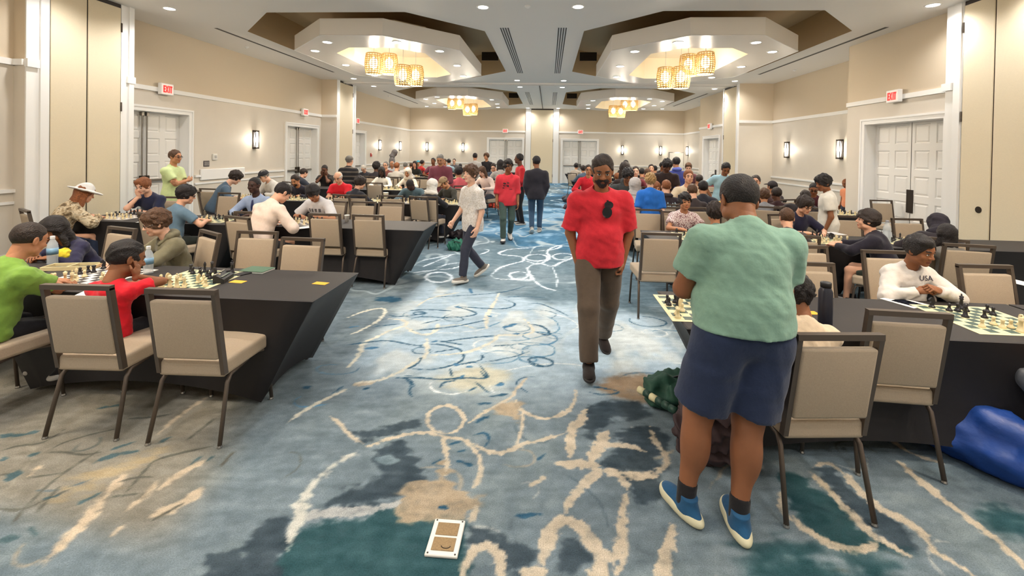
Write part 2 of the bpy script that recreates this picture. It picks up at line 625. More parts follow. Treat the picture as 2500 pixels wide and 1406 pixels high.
for ci, (cx, cy, hx, hy) in enumerate(COFF):
    wi = (ci % 2, ci // 2)
    top = 4.95
    o8 = octo(cx, cy, hx, hy, 1.27)
    mb = MB()
    for i in range(8):
        a, b = o8[i], o8[(i + 1) % 8]
        mb.add([(*a, CEIL), (*b, CEIL), (*b, top), (*a, top)], [(0, 1, 2, 3)])
    mb.add([(*p, top) for p in o8], [tuple(range(8))])
    TRIM_N[0] += 1
    rec = tag(mb.build('trim_%d' % TRIM_N[0], m_cove), kind='structure')
    # floating cloud ring and its lit inner well
    g = 0.66
    ob = octo(cx, cy, hx - g, hy - g, 1.27)
    ib = octo(cx, cy + 0.05, 1.05, 1.92, 0.55)
    mb = MB()
    lp = [[Vector((x, y, 0)) for x, y in ob], [Vector((x, y, 0)) for x, y in ib]]
    for z, mi in ((ZB, 0), (ZT, 1)):
        fl = [(p.x, p.y, z) for l in lp for p in l]
        mb.add(fl, [tuple(t) for t in tessellate_polygon(lp)], mi)
    for i in range(8):
        a, b = ob[i], ob[(i + 1) % 8]
        mb.add([(*a, ZB), (*b, ZB), (*b, ZT), (*a, ZT)], [(0, 1, 2, 3)], 1)
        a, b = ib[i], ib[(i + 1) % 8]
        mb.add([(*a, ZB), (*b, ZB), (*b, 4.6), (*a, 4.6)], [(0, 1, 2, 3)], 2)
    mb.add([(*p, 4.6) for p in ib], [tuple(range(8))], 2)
    TRIM_N[0] += 1
    cl = tag(mb.build('trim_%d' % TRIM_N[0], None, mats=[m_cloud, m_ceil, m_covelit]), kind='structure')
    # thin bright lip round the lower edge
    mb = MB()
    mb.tube([(p[0], p[1], ZB + 0.006) for p in ob] + [(ob[0][0], ob[0][1], ZB + 0.006)], 0.012, 6, cap=False)
    mb.build('edge_lip', m_trim, cl)
    if wi[1] > 0:
        MB().box(cx + (hx - 0.7 if wi[0] == 0 else -hx + 0.2), cx + (hx - 0.2 if wi[0] == 0 else -hx + 0.7), cy + hy - 1.2 if False else cy + 1.9, cy + 1.93, 4.5, 4.75).build('return_air_grille', m_bronze, rec)
    order = sorted(range(4), key=lambda q: PEND[wi[0]][q][0])
    for pi, (dx, dy, z) in enumerate(PEND[wi[0]]):
        p = empty('pendant_light', (cx + dx, cy + dy, z), 0, '%s woven brass cage pendant with a glowing globe in the %s' % (['leftmost', 'second from left', 'third from left', 'rightmost'][order.index(pi)], where[wi]), 'pendant lamp', 'caged pendants in the %s' % where[wi])
        link('cage', CAGE, None, p, (0, 0, 0.1))
        link('globe', GLOBE, None, p, (0, 0, -0.13))
        MB().tube([(0, 0, 0.02), (0, 0, 4.6 - z)], 0.008, 6).build('cord', m_cord, p)
        MB().lathe([(0.02, 0), (0.06, 0.01), (0.06, 0.03)], 12).build('canopy', m_canopy, p, (0, 0, 4.57 - z))
        point_light('lamp', (0, 0, -0.44), PENDANT_W * (0.7 if wi[1] == 2 else 1.0), WARM, 0.06, p)

# downlights -----------------------------------------------------------------
m_lens = mat('downlight_lens_glow', (255, 250, 240), 0.4, emit=(255, 248, 238), estr=4.0)
DLT = MB().lathe([(0.085, -0.004), (0.105, -0.008), (0.112, -0.002), (0.112, 0.02), (0.085, 0.02)], 20).mesh('trim_ring')
DLT.materials.append(m_trim)
DLL = MB().lathe([(0.086, -0.006), (0.086, 0.01)], 20).mesh('lens')
DLL.materials.append(m_lens)


def downlight(x, y, z, label, group, w=1.0):
    d = empty('recessed_downlight', (x, y, z), 0, label, 'ceiling light', group)
    link('trim_ring', DLT, None, d)
    link('lens', DLL, None, d)
    if w:
        spot_light('lamp', (0, 0, -0.03), DOWNLIGHT_W * w, NEUT, 0.09, 150, 0.9, d)


for (x, y) in [(-6.9, 7.6), (-1.17, 7.6), (0.46, 7.6), (6.15, 7.6)]:
    downlight(x, y, CEIL - 0.002, {-6.9: 'leftmost', -1.17: 'left inner', -1.13: 'left inner', -1.2: 'left inner', 0.46: 'right inner', 0.48: 'right inner', 0.5: 'right inner', 6.15: 'rightmost'}[x] + ' round downlight in the flat ceiling nearest the camera', 'nearest row of ceiling downlights')
for (x, y) in [(-6.9, 15.2), (-1.13, 15.35), (0.48, 15.35), (6.15, 15.2)]:
    downlight(x, y, CEIL - 0.002, {-6.9: 'leftmost', -1.17: 'left inner', -1.13: 'left inner', -1.2: 'left inner', 0.46: 'right inner', 0.48: 'right inner', 0.5: 'right inner', 6.15: 'rightmost'}[x] + ' round downlight just before the dark ceiling track', 'downlights before the dark ceiling track')
for (x, y) in [(-6.9, 17.0), (-1.13, 16.9), (0.48, 16.9), (6.15, 17.0)]:
    downlight(x, y, CEIL - 0.002, {-6.9: 'leftmost', -1.17: 'left inner', -1.13: 'left inner', -1.2: 'left inner', 0.46: 'right inner', 0.48: 'right inner', 0.5: 'right inner', 6.15: 'rightmost'}[x] + ' round downlight just past the dark ceiling track', 'downlights past the dark ceiling track')
for (x, y) in [(-6.9, 24.6), (-1.2, 24.9), (0.5, 24.9), (6.15, 24.6)]:
    downlight(x, y, CEIL - 0.002, {-6.9: 'leftmost', -1.17: 'left inner', -1.13: 'left inner', -1.2: 'left inner', 0.46: 'right inner', 0.48: 'right inner', 0.5: 'right inner', 6.15: 'rightmost'}[x] + ' small round downlight close to the far wall', 'downlights along the far wall')
for (x, y) in [(-6.9, 6.2), (-1.17, 6.2), (0.46, 6.2), (6.15, 6.2), (-6.9, -1.5), (-1.17, -1.5), (0.46, -1.5), (6.15, -1.5)]:
    downlight(x, y, CEIL - 0.002, 'round downlight in the ceiling above the near tables', 'ceiling downlights overhead')
for ci, (cx, cy, hx, hy) in enumerate(COFF):
    wi = (ci % 2, ci // 2)
    for (dx, dy, pl_) in [(-1.45, -1.55, 'front left'), (-0.75, -2.35, 'front edge left'), (0.75, -2.35, 'front edge right'), (1.45, -1.55, 'front right'), (-1.5, 0.1, 'left middle'), (1.5, 0.1, 'right middle'), (-1.35, 1.7, 'back left'), (1.35, 1.7, 'back right'), (0.0, 2.4, 'back edge')]:
        downlight(cx + dx, cy + dy, ZB - 0.002, 'small round downlight at the %s of the glossy panel, %s' % (pl_, where[wi]), 'downlights of the %s' % where[wi], 0.6)

# linear slot diffusers and the movable-wall tracks
m_slot = mat('diffuser_slot', (70, 66, 62), 0.6)
for sec, (ya, yb) in enumerate([(8.84, 13.95), (18.3, 23.2)]):
    for (x, n, lab) in [(-0.93, 4, 'left'), (0.235, 4, 'right')]:
        root = empty('slot_diffuser', (x, ya, CEIL), 0, 'four-slot linear air diffuser %s of the ceiling centre line, %s bay' % (lab, ('front', 'far')[sec]), 'air vent', 'slot diffusers')
        MB().box(-0.11, 0.11, 0, yb - ya, -0.004, 0.0).build('frame', m_trim, root)
        for i in range(n):
            xx = -0.075 + i * 0.05
            MB().box(xx - 0.013, xx + 0.013, 0.02, yb - ya - 0.02, -0.007, -0.003).build('slot', m_slot, root)
    for (x, lab) in [(-7.0, 'left'), (6.35, 'right')]:
        root = empty('slot_diffuser', (x, ya, CEIL), 0, 'single dark ceiling air slot along the %s wall, %s bay' % (lab, ('front', 'far')[sec]), 'air vent', 'slot diffusers')
        MB().box(-0.05, 0.05, 0, yb - ya, -0.004, 0.0).build('frame', m_ceil, root)
        MB().box(-0.035, 0.035, 0.01, yb - ya - 0.01, -0.008, -0.003).build('slot', m_slot, root)
trim([(XL, XR, 16.02, 16.14, CEIL - 0.03, CEIL - 0.001)], m_dark)
trim([(XL, XR, 15.92, 16.02, CEIL - 0.05, CEIL - 0.001), (XL, XR, 16.14, 16.24, CEIL - 0.05, CEIL - 0.001)], m_ceil)
trim([(-0.385, -0.355, 16.24, 25.3, CEIL - 0.02, CEIL - 0.001)], m_dark)
trim([(XL, XR, 6.78, 6.9, CEIL - 0.03, CEIL - 0.001)], m_dark)
# small ceiling sprinklers / smoke detectors
for i, (x, y) in enumerate([(-5.4, 7.0), (-0.4, 7.55), (3.3, 7.1), (-7.5, 10.5), (7.0, 13.2), (-7.4, 20.0), (6.9, 21.0)]):
    MB().lathe([(0.05, 0.0), (0.05, -0.012), (0.03, -0.03), (0.012, -0.045)], 12).build('sprinkler_head', m_trim, None, (x, y, CEIL - 0.001))
    o = bpy.context.scene.objects[-1] if False else list(COL.objects)[-1]
    tag(o, 'small white sprinkler rose on the flat ceiling', 'sprinkler', 'ceiling sprinklers')

# ------------------------------------------------------------------ wall sconces
m_shade = mat('sconce_glass_glow', (255, 248, 235), 0.5, emit=(255, 246, 230), estr=1.8)


def sconce(loc, rz, label):
    s = empty('wall_sconce', loc, rz, label, 'wall lamp', 'wall sconces')
    # local -Y into the room
    MB().bev(-0.075, 0.075, -0.02, 0.0, -0.26, 0.26, 0.006).build('back_plate', m_bronze, s)
    for z in (-0.235, 0.235):
        MB().bev(-0.075, 0.075, -0.11, -0.02, z - 0.02, z + 0.02, 0.006).build('end_cap', m_bronze, s)
    for x in (-0.068, 0.068):
        MB().box(x - 0.008, x + 0.008, -0.105, -0.09, -0.22, 0.22).build('side_bar', m_bronze, s)
    MB().lathe([(0.02, -0.215)] + [(0.055 * math.sin(math.pi * (0.12 + 0.76 * k / 10)) ** 0.6, -0.2 + 0.4 * k / 10) for k in range(11)] + [(0.02, 0.215)], 14, c=(0, -0.065, 0)).build('glass_shade', m_shade, s, smooth=True)
    point_light('lamp', (0, -0.15, 0.0), SCONCE_W, (1.0, 0.92, 0.78), 0.07, s)


ZS = 1.97
sconce((XL, 11.82, ZS), math.pi / 2, 'lit sconce alone between two door pairs on the left wall')
sconce((XL, 20.93, ZS), math.pi / 2, 'lit sconce beside the far left side door')
sconce((XL, 23.88, ZS), math.pi / 2, 'lit sconce on the left wall nearest the far corner')
sconce((-7.14, YF, ZS), 0, 'leftmost lit sconce on the far wall')
sconce((-5.0, YF, ZS), 0, 'lit sconce on the far wall left of the left far doors')
sconce((4.22, YF, ZS), 0, 'lit sconce on the far wall right of the right far doors')
sconce((6.36, YF, ZS), 0, 'rightmost lit sconce on the far wall')
sconce((XR, 24.86, ZS), -math.pi / 2, 'lit sconce on the right wall by the far corner')
sconce((XR, 14.68, ZS), -math.pi / 2, 'farther of two lit sconces on the white right wall recess')
sconce((XR, 12.11, ZS), -math.pi / 2, 'nearer of two lit sconces, beside the right door bay')

# ------------------------------------------------------------------ exit signs
m_exit = mat('exit_sign_face', (250, 225, 215), 0.5, emit=(255, 205, 195), estr=0.12)
m_exit_l = mat('exit_letters_red', (225, 40, 40), 0.5, emit=(255, 60, 55), estr=0.35)


def letters_exit(mb, w, h, y):
    t = h * 0.2
    lw = w * 0.2
    x = -w * 0.42
    mb.box(x, x + t, y - .004, y, -h / 2, h / 2)
    for z in (-h / 2, -t / 2, h / 2 - t):
        mb.box(x, x + lw, y - .004, y, z, z + t)
    x += w * 0.23
    for s in (-1, 1):
        c = x + lw / 2
        mb.add([(c - s * lw / 2 - t / 2, y - .004, -h / 2), (c - s * lw / 2 + t / 2, y - .004, -h / 2), (c + s * lw / 2 + t / 2, y - .004, h / 2), (c + s * lw / 2 - t / 2, y - .004, h / 2)], [(0, 1, 2, 3)])
    x += w * 0.27
    mb.box(x, x + t, y - .004, y, -h / 2, h / 2)
    x += w * 0.12
    mb.box(x, x + lw * 1.1, y - .004, y, h / 2 - t, h / 2)
    mb.box(x + lw * .55 - t / 2, x + lw * .55 + t / 2, y - .004, y, -h / 2, h / 2)


def exit_sign(loc, rz, label):
    e = empty('exit_sign', loc, rz, label, 'exit sign', 'exit signs')
    MB().bev(-0.155, 0.155, -0.08, 0.0, -0.12, 0.12, 0.008).build('housing', m_trim, e)
    MB().box(-0.135, 0.135, -0.083, -0.08, -0.1, 0.1).build('lit_face', m_exit, e)
    mb = MB()
    letters_exit(mb, 0.26, 0.15, -0.084)
    mb.build('exit_lettering', m_exit_l, e)


exit_sign((XL + 0.035, 8.88, RAIL + 0.02), math.pi / 2, 'red lit exit sign over the left doors nearest the camera')
exit_sign((XL + 0.035, 14.25, RAIL + 0.02), math.pi / 2, 'red lit exit sign over the middle left doors')
exit_sign((XL + 0.035, 18.3, RAIL + 0.02), math.pi / 2, 'red lit exit sign over the far left side door')
exit_sign((6.7 - 0.035, 9.0, RAIL + 0.02), -math.pi / 2, 'red lit exit sign over the large right doors')
exit_sign((6.7 - 0.035, 18.75, RAIL + 0.02), -math.pi / 2, 'red lit exit sign over the far right side door')
exit_sign((-2.5, 25.41, RAIL + 0.02), 0, 'red lit exit sign over the left doors in the far wall')
exit_sign((1.8, 25.41, RAIL + 0.02), 0, 'red lit exit sign over the right doors in the far wall')

# small wall fittings
m_plastic = mat('off_white_plastic', (228, 224, 216), 0.4)
m_sign = mat('dark_sign_plate', (74, 68, 70), 0.4)
m_signtx = mat('sign_pale_text', (190, 186, 182), 0.5)
m_red = mat('red_plastic', (190, 60, 55), 0.4)
t_ = empty('thermostat', (XL, 10.35, 1.5), math.pi / 2, 'white thermostat box on the left wall above the dark sign', 'thermostat')
MB().bev(-0.07, 0.07, -0.04, 0, -0.075, 0.075, 0.008).build('housing', m_plastic, t_)
MB().bev(-0.035, 0.035, -0.052, -0.04, -0.03, 0.035, 0.004).build('dial_window', m_signtx, t_)
t_ = empty('wall_sign', (XL, 10.1, 1.34), math.pi / 2, 'small dark room sign on the left wall below the thermostat', 'sign')
MB().bev(-0.09, 0.09, -0.012, 0, -0.07, 0.07, 0.004).build('plate', m_sign, t_)
mb = MB()
for j, z in enumerate((0.035, 0.0, -0.03)):
    x = -0.07
    rr = random.Random(j)
    while x < 0.06:
        wd = rr.uniform(0.012, 0.03)
        mb.box(x, min(x + wd, 0.07), -0.0135, -0.012, z - 0.008, z + 0.008)
        x += wd + 0.008
mb.build('lettering', m_signtx, t_)
MB().bev(-0.75, 0.75, -0.05, 0, -0.13, 0.13, 0.012).build('wall_panel', m_trim, None, (XL, 10.65, 1.08), (0, 0, math.pi / 2))
tag(list(COL.objects)[-1], 'long white raised panel on the left wall under the sign', 'wall panel')
t_ = empty('fire_alarm', (XL, 19.96, 1.5), math.pi / 2, 'small red and white fire alarm pull on the far left wall', 'fire alarm')
MB().bev(-0.06, 0.06, -0.05, 0, -0.08, 0.08, 0.008).build('box', m_red, t_)
MB().bev(-0.05, 0.05, -0.06, -0.05, 0.03, 0.06, 0.004).build('handle', m_plastic, t_)
t_ = empty('notice_frame', (7.25, 25.66, 1.35), 0, 'tall grey framed notice standing by the far right corner', 'notice board')
MB().box(-0.42, 0.42, -0.03, 0, -0.55, 0.55).build('frame', m_metal, t_)
MB().box(-0.38, 0.38, -0.034, -0.03, -0.5, 0.5).build('sheet', m_plastic, t_)
t_ = empty('floor_box', (-0.43, 1.95, 0.0), 0, 'white-rimmed floor outlet box with two brown lids in the carpet', 'floor outlet')
MB().bev(-0.072, 0.072, -0.095, 0.095, 0.0, 0.012, 0.003).build('rim', m_plastic, t_)
m_lid = mat('tan_lid_carpet', (150, 124, 88), 0.8, noise=0.2, nscale=120)
for s in (-1, 1):
    l_ = MB().bev(-0.05, 0.05, s * 0.039 - 0.033, s * 0.039 + 0.033, 0.012, 0.015, 0.001).build('lid', m_lid, t_)
MB().tube([(0.012 + 0.02 * math.cos(a), -0.05 + 0.012 * math.sin(a), 0.0155) for a in [math.pi + math.pi * k / 8 for k in range(9)]], 0.0016, 5).build('lift_ring', m_bronze, t_)
for sx in (-1, 1):
    for sy in (-1, 1):
        MB().lathe([(0.004, 0.012), (0.004, 0.0135)], 8).build('screw', m_bronze, t_, (sx * 0.06, sy * 0.085, 0))
# ================================================================== PATTERNED CARPET
def _hash(ix, iy, s):
    n = (ix.astype(np.int64) * 374761393 + iy.astype(np.int64) * 668265263 + s * 1442695041) & 0x7fffffff
    n = ((n ^ (n >> 13)) * 1274126177) & 0x7fffffff
    return ((n ^ (n >> 16)) & 0xffff) / 65535.0


def vnoise(x, y, s=0):
    ix, iy = np.floor(x), np.floor(y)
    fx, fy = x - ix, y - iy
    fx, fy = fx * fx * (3 - 2 * fx), fy * fy * (3 - 2 * fy)
    a, b = _hash(ix, iy, s), _hash(ix + 1, iy, s)
    c, d = _hash(ix, iy + 1, s), _hash(ix + 1, iy + 1, s)
    return (a * (1 - fx) + b * fx) * (1 - fy) + (c * (1 - fx) + d * fx) * fy


def fbm(x, y, s=0, o=4):
    t, a, n = 0, 0.5, 0
    for k in range(o):
        t = t + a * vnoise(x * 2 ** k, y * 2 ** k, s + k)
        n += a
        a *= 0.5
    return t / n


def fl(pts, ox, oy, sc):
    return np.array([at_z(ox + x / sc, oy + y / sc, 0.0)[:2] for x, y in pts])


A_ = (700, 900, 2.778)
B_ = (0, 880, 2.673)
C_ = (850, 560, 3.125)
D_ = (1500, 700, 1.992)
CREAM, SLATE, TEAL, BLUE, SAND, TANC, WHITE, GREYC = (186, 174, 155), (60, 73, 82), (44, 76, 82), (44, 82, 106), (176, 160, 130), (168, 152, 129), (222, 232, 240), (164, 166, 165)
EXTRA = []
# (colour, softness, kind, set, points, width)
FEAT = []


def L(col, S, pts, w, soft=0.006, rag=0.5):
    FEAT.append(('line', col, S, pts, w, soft, rag))


def G(col, S, pts, soft=0.02, rag=0.04):
    FEAT.append(('poly', col, S, pts, 0, soft, rag))


def ring(cx, cy, rx, ry):
    return [(cx + rx * math.cos(2 * math.pi * k / 24), cy + ry * math.sin(2 * math.pi * k / 24)) for k in range(25)]


# --- broad patches
G(TEAL, A_, [(80, 1080), (180, 1040), (420, 1020), (700, 960), (790, 950), (820, 1030), (1000, 1010), (1180, 1030), (1230, 1060), (1190, 1250), (1180, 1500), (-300, 1500), (-100, 1300), (0, 1210)])
G(SLATE, B_, [(1330, 1500), (1340, 1330), (1390, 1260), (1640, 1250), (1660, 1100), (1720, 1050), (1871, 1010), (1900, 1060), (1890, 1200), (1830, 1300), (1760, 1500)])
G(SLATE, A_, [(230, 940), (420, 830), (580, 760), (640, 700), (600, 600), (570, 550), (700, 500), (800, 490), (820, 560), (900, 580), (870, 680), (1000, 720), (850, 810), (700, 890), (500, 940)])
G((128, 146, 154), A_, [(620, 590), (700, 565), (760, 600), (750, 640), (650, 650)])
G(SLATE, A_, [(390, 410), (530, 420), (600, 390), (740, 380), (780, 350), (890, 355), (900, 400), (760, 430), (700, 450), (590, 480), (520, 500)])
G(SLATE, A_, [(1240, 1080), (1330, 1080), (1480, 1150), (1600, 1200), (1720, 1250), (1690, 1320), (1560, 1400), (1490, 1340), (1470, 1260), (1370, 1190), (1260, 1210), (1220, 1180)])
G(SLATE, A_, [(1800, 1340), (1830, 1180), (1900, 1130), (1990, 1160), (2050, 1260), (2000, 1330), (1900, 1370)])
G(SLATE, A_, [(2030, 260), (2160, 250), (2260, 300), (2180, 370), (2090, 480), (2010, 470), (2000, 380)])
G(SLATE, A_, [(2200, 470), (2290, 400), (2500, 390), (2600, 500), (2500, 640), (2420, 660), (2400, 540), (2250, 520)])
G(SLATE, A_, [(2150, 600), (2270, 580), (2400, 640), (2330, 690), (2220, 690), (2150, 640)])
G(SLATE, A_, [(2300, 740), (2500, 720), (2650, 850), (2500, 920), (2400, 900), (2320, 820)])
G((150, 128, 104), A_, [(2180, 60), (2500, 20), (2500, 240), (2300, 230), (2050, 120)], 0.05)
G(TANC, A_, [(1080, 650), (1100, 760), (1250, 800), (1290, 880), (1220, 960), (1180, 1030), (1000, 1000), (850, 1020), (770, 990), (760, 900), (900, 790), (1020, 720)], 0.02, 0.06)
G(TANC, A_, [(1430, 230), (1560, 210), (1600, 290), (1590, 360), (1480, 350), (1400, 280)])
G((192, 190, 172), C_, [(700, 1130), (1000, 1030), (1230, 1090), (1250, 1160), (1000, 1240), (800, 1240)], 0.06)
G(TEAL, D_, [(790, 920), (880, 880), (980, 980), (1100, 1060), (1200, 1180), (1250, 1240), (1150, 1290), (1000, 1230), (880, 1120)])
G(SLATE, D_, [(1010, 900), (1080, 900), (1180, 1010), (1300, 1080), (1440, 1180), (1440, 1260), (1350, 1260), (1250, 1180), (1150, 1090), (1050, 980)])
G(TEAL, D_, [(700, 1290), (860, 1260), (1000, 1290), (1200, 1310), (1350, 1290), (1450, 1400), (1300, 1500), (700, 1500), (600, 1380)], 0.08, 0.1)
G(TEAL, D_, [(1750, 1100), (1985, 1080), (2100, 1200), (1985, 1230), (1800, 1170)], 0.05)
G(SLATE, D_, [(0, 760), (150, 780), (230, 840), (220, 880), (100, 910), (-50, 890)], 0.03)
G(SLATE, D_, [(-60, 560), (90, 540), (180, 600), (120, 640), (-60, 650)], 0.03)
G(SAND, B_, [(450, 760), (600, 720), (850, 680), (1040, 580), (1050, 620), (900, 720), (700, 810), (540, 850), (440, 810)], 0.06, 0.1)
G(BLUE, C_, ring(310, 530, 95, 18), 0.03, 0.06)
# --- cream veins
for pts, w in [
    (ring(1075, 345, 125, 95), .028),
    ([(540, 525), (700, 470), (850, 435), (960, 430), (1080, 465), (1180, 470), (1290, 530), (1400, 575), (1490, 570), (1570, 520), (1700, 490), (1830, 455), (1930, 420)], .034),
    ([(1050, 470), (1075, 520), (1085, 620), (1080, 720)], .036),
    ([(1190, 480), (1290, 560), (1320, 650), (1310, 740), (1270, 800)], .03),
    ([(1290, 920), (1270, 1000), (1240, 1040)], .032),
    ([(1230, 370), (1330, 300), (1440, 240), (1530, 190), (1570, 120), (1640, 50)], .026),
    ([(1550, 200), (1570, 260), (1640, 310), (1740, 345), (1850, 320), (1930, 270), (1960, 200), (1960, 140)], .028),
    ([(1600, 290), (1600, 360), (1580, 460), (1560, 510)], .02),
    ([(2030, 280), (1990, 360), (1930, 400), (1920, 480), (1920, 600)], .05),
    ([(1850, 645), (2050, 650), (2130, 660)], .055),
    ([(2050, 640), (2110, 540), (2180, 420)], .055),
    ([(2130, 680), (2050, 760), (1960, 840), (1900, 930), (1895, 990)], .045),
    ([(2130, 690), (2230, 690), (2290, 760), (2310, 820)], .035),
    ([(2130, 680), (2300, 720), (2420, 715), (2500, 690)], .03),
    ([(1740, 1330), (1760, 1180), (1810, 1060), (1870, 1020), (1950, 1040), (2050, 1120), (2100, 1220), (2140, 1310), (2230, 1260), (2270, 1150), (2280, 1050), (2270, 950)], .062),
    ([(2140, 1310), (2120, 1450)], .09),
    ([(1180, 1450), (1230, 1290), (1300, 1210), (1380, 1200), (1450, 1270), (1460, 1450)], .055),
    ([(1590, 1400), (1750, 1370)], .05),
    ([(1640, 800), (1760, 730)], .028),
    ([(290, 320), (360, 370), (420, 450), (520, 510)], .025),
]:
    L(CREAM, A_, pts, w)
L(GREYC, A_, [(60, 1010), (250, 980), (450, 975), (620, 955), (760, 910)], .05)
L((186, 186, 178), A_, [(480, 560), (330, 640), (230, 730), (140, 820), (100, 920), (90, 1000), (40, 1130), (0, 1220)], .045, 0.012, 1.4)
L((196, 192, 178), A_, [(0, 370), (150, 260), (300, 190), (400, 140)], .03)
L(CREAM, A_, [(440, 110), (600, 90)], .06)
for pts, w in [
    ([(0, 670), (160, 610), (300, 600), (250, 690), (120, 760), (20, 800)], .035),
    ([(0, 1050), (100, 940), (100, 870), (220, 820), (370, 750), (450, 730), (430, 690), (310, 680)], .04),
    ([(440, 750), (590, 820), (690, 760), (680, 720)], .045),
    ([(600, 820), (605, 930), (590, 970), (450, 1050), (370, 1100), (250, 1150), (60, 1170)], .042),
    ([(620, 960), (850, 950), (1000, 910), (1130, 840), (1130, 800), (1300, 810), (1420, 790), (1400, 740), (1340, 680)], .035),
    ([(1050, 760), (1060, 640), (1120, 560), (1150, 480)], .04),
    ([(520, 590), (620, 520), (850, 480)], .03),
    ([(980, 760), (860, 720), (700, 740)], .02),
]:
    L((212, 208, 192), C_, pts, w)  # paler cream: the middle's pool of light is painted into these veins too
for pts, w in [
    ([(1090, 350), (1150, 290), (1260, 260), (1350, 240), (1330, 205), (1170, 195), (1140, 180), (1220, 150), (1400, 140), (1480, 130)], .045),
    ([(1090, 350), (1120, 380), (1300, 380), (1420, 390), (1380, 330), (1360, 290), (1450, 250), (1560, 290), (1620, 250), (1720, 220)], .045),
    ([(1350, 240), (1420, 260), (1450, 270), (1550, 220), (1500, 160), (1640, 110), (1600, 150), (1450, 165)], .045),
    (ring(690, 365, 100, 38), .045), (ring(1440, 215, 85, 26), .04), (ring(1640, 207, 80, 24), .04), (ring(1300, 350, 70, 28), .03),
    ([(500, 330), (650, 310), (800, 300), (880, 270)], .04), ([(680, 290), (760, 262), (880, 252)], .035),
    ([(1010, 190), (1090, 160), (1040, 150)], .04), ([(550, 240), (700, 210), (800, 190)], .04),
    ([(560, 290), (700, 230), (830, 180)], .03),
    ([(1420, 390), (1480, 440), (1600, 470)], .03), ([(1560, 290), (1600, 380), (1590, 440)], .02),
]:
    L(WHITE, C_, pts, w, 0.01)
for pts, w in [
    ([(950, 890), (1050, 1000), (1130, 1080), (1200, 1160), (1280, 1230), (1400, 1290), (1480, 1330)], .045),
    ([(960, 880), (1030, 850), (1100, 890), (1210, 1010), (1280, 1080), (1400, 1130), (1500, 1200), (1560, 1290), (1620, 1340)], .05),
    ([(860, 1110), (960, 1210), (1130, 1280), (1250, 1270), (1300, 1220)], .035),
    ([(1380, 850), (1480, 940), (1620, 1050), (1750, 1150), (1880, 1250), (2000, 1370)], .045),
    ([(1300, 700), (1400, 790), (1500, 830), (1600, 860)], .03),
    ([(1560, 1290), (1700, 1370), (1800, 1450)], .06),
    ([(230, 1450), (255, 1250), (280, 1160)], .06),
    ([(-20, 920), (130, 930), (250, 890), (260, 830), (190, 740), (170, 680)], .045),
    ([(20, 1400), (55, 1250), (30, 1100), (60, 1000)], .04),
    ([(-30, 770), (60, 770), (150, 800)], .035),
    ([(820, 1000), (800, 1080), (860, 1130)], .03),
]:
    L(CREAM, D_, pts, w)
for pts, w in [
    ([(290, 1320), (420, 1180), (560, 1040), (680, 900), (800, 760)], .05),
    ([(1000, 1010), (1180, 940), (1310, 840)], .055),
    ([(1040, 840), (1200, 720), (1340, 650)], .03),
    ([(1030, 480), (1180, 350), (1350, 240)], .03),
    ([(180, 760), (250, 690)], .04), ([(820, 980), (950, 880), (1010, 800)], .03),
    ([(720, 1150), (800, 1080)], .02),
]:
    L((190, 174, 152), B_, pts, w, 0.012, 0.9)
# --- leaves and drawn lines
for pts, w in [([(1270, 450), (1350, 430), (1380, 480), (1340, 530)], .02), ([(1285, 365), (1370, 320)], .026), ([(1150, 625), (1265, 655)], .036), ([(1150, 565), (1220, 550)], .022), ([(980, 650), (1050, 610)], .018),
               ([(1100, 515), (1190, 490)], .02), ([(1540, 1000), (1720, 985)], .026), ([(1700, 620), (1750, 580)], .018), ([(1290, 240), (1400, 230)], .03), ([(1380, 190), (1500, 170)], .024), ([(1430, 110), (1470, 100)], .03),
               ([(100, 140), (160, 120)], .04), ([(315, 165), (380, 120)], .015), ([(530, 140), (550, 130)], .03), ([(1030, 935), (1090, 945)], .02)]:
    L(BLUE, A_, pts, w)
for pts in [[(700, 60), (880, 60), (1060, 75), (1250, 60), (1350, 70)], [(800, 60), (850, 110), (830, 160), (850, 190)], [(1040, 130), (1060, 90), (1150, 80)], [(1280, 90), (1340, 140), (1380, 170)], [(1310, 10), (1350, 60)], [(1110, 0), (1120, 50)],
            [(2030, 120), (2150, 130), (2280, 160), (2150, 180), (2050, 160)], [(1240, 150), (1290, 120)]]:
    L(BLUE, A_, pts, .015)
for pts in [[(300, 650), (380, 670), (600, 640)], [(460, 690), (560, 660), (780, 680), (1000, 650), (940, 620), (830, 590)], [(560, 720), (700, 690)], [(490, 770), (640, 760), (830, 740), (1060, 690)], [(700, 860), (900, 830), (1130, 810)],
            [(1170, 520), (1300, 510), (1500, 520)], [(1180, 530), (1300, 570), (1200, 610), (1000, 600), (860, 590)], [(1370, 570), (1450, 560), (1560, 600), (1680, 660)], [(340, 1130), (480, 1140), (500, 1200)],
            [(440, 1115), (700, 1150), (850, 1130), (1050, 1140), (1070, 1120), (1000, 1030)], [(760, 1040), (950, 1015), (1030, 990), (1020, 950)], [(620, 520), (760, 510), (950, 500), (1200, 480), (1360, 430)], [(1420, 780), (1560, 820), (1500, 740), (1380, 720)],
            [(200, 740), (400, 720)], [(0, 880), (300, 840), (420, 870), (560, 890)], [(700, 850), (880, 880)], [(640, 940), (830, 910)], [(1110, 890), (1240, 880)], [(460, 620), (600, 610), (780, 620)], [(560, 970), (540, 1020), (440, 1070)]]:
    L(BLUE, C_, pts, .019)
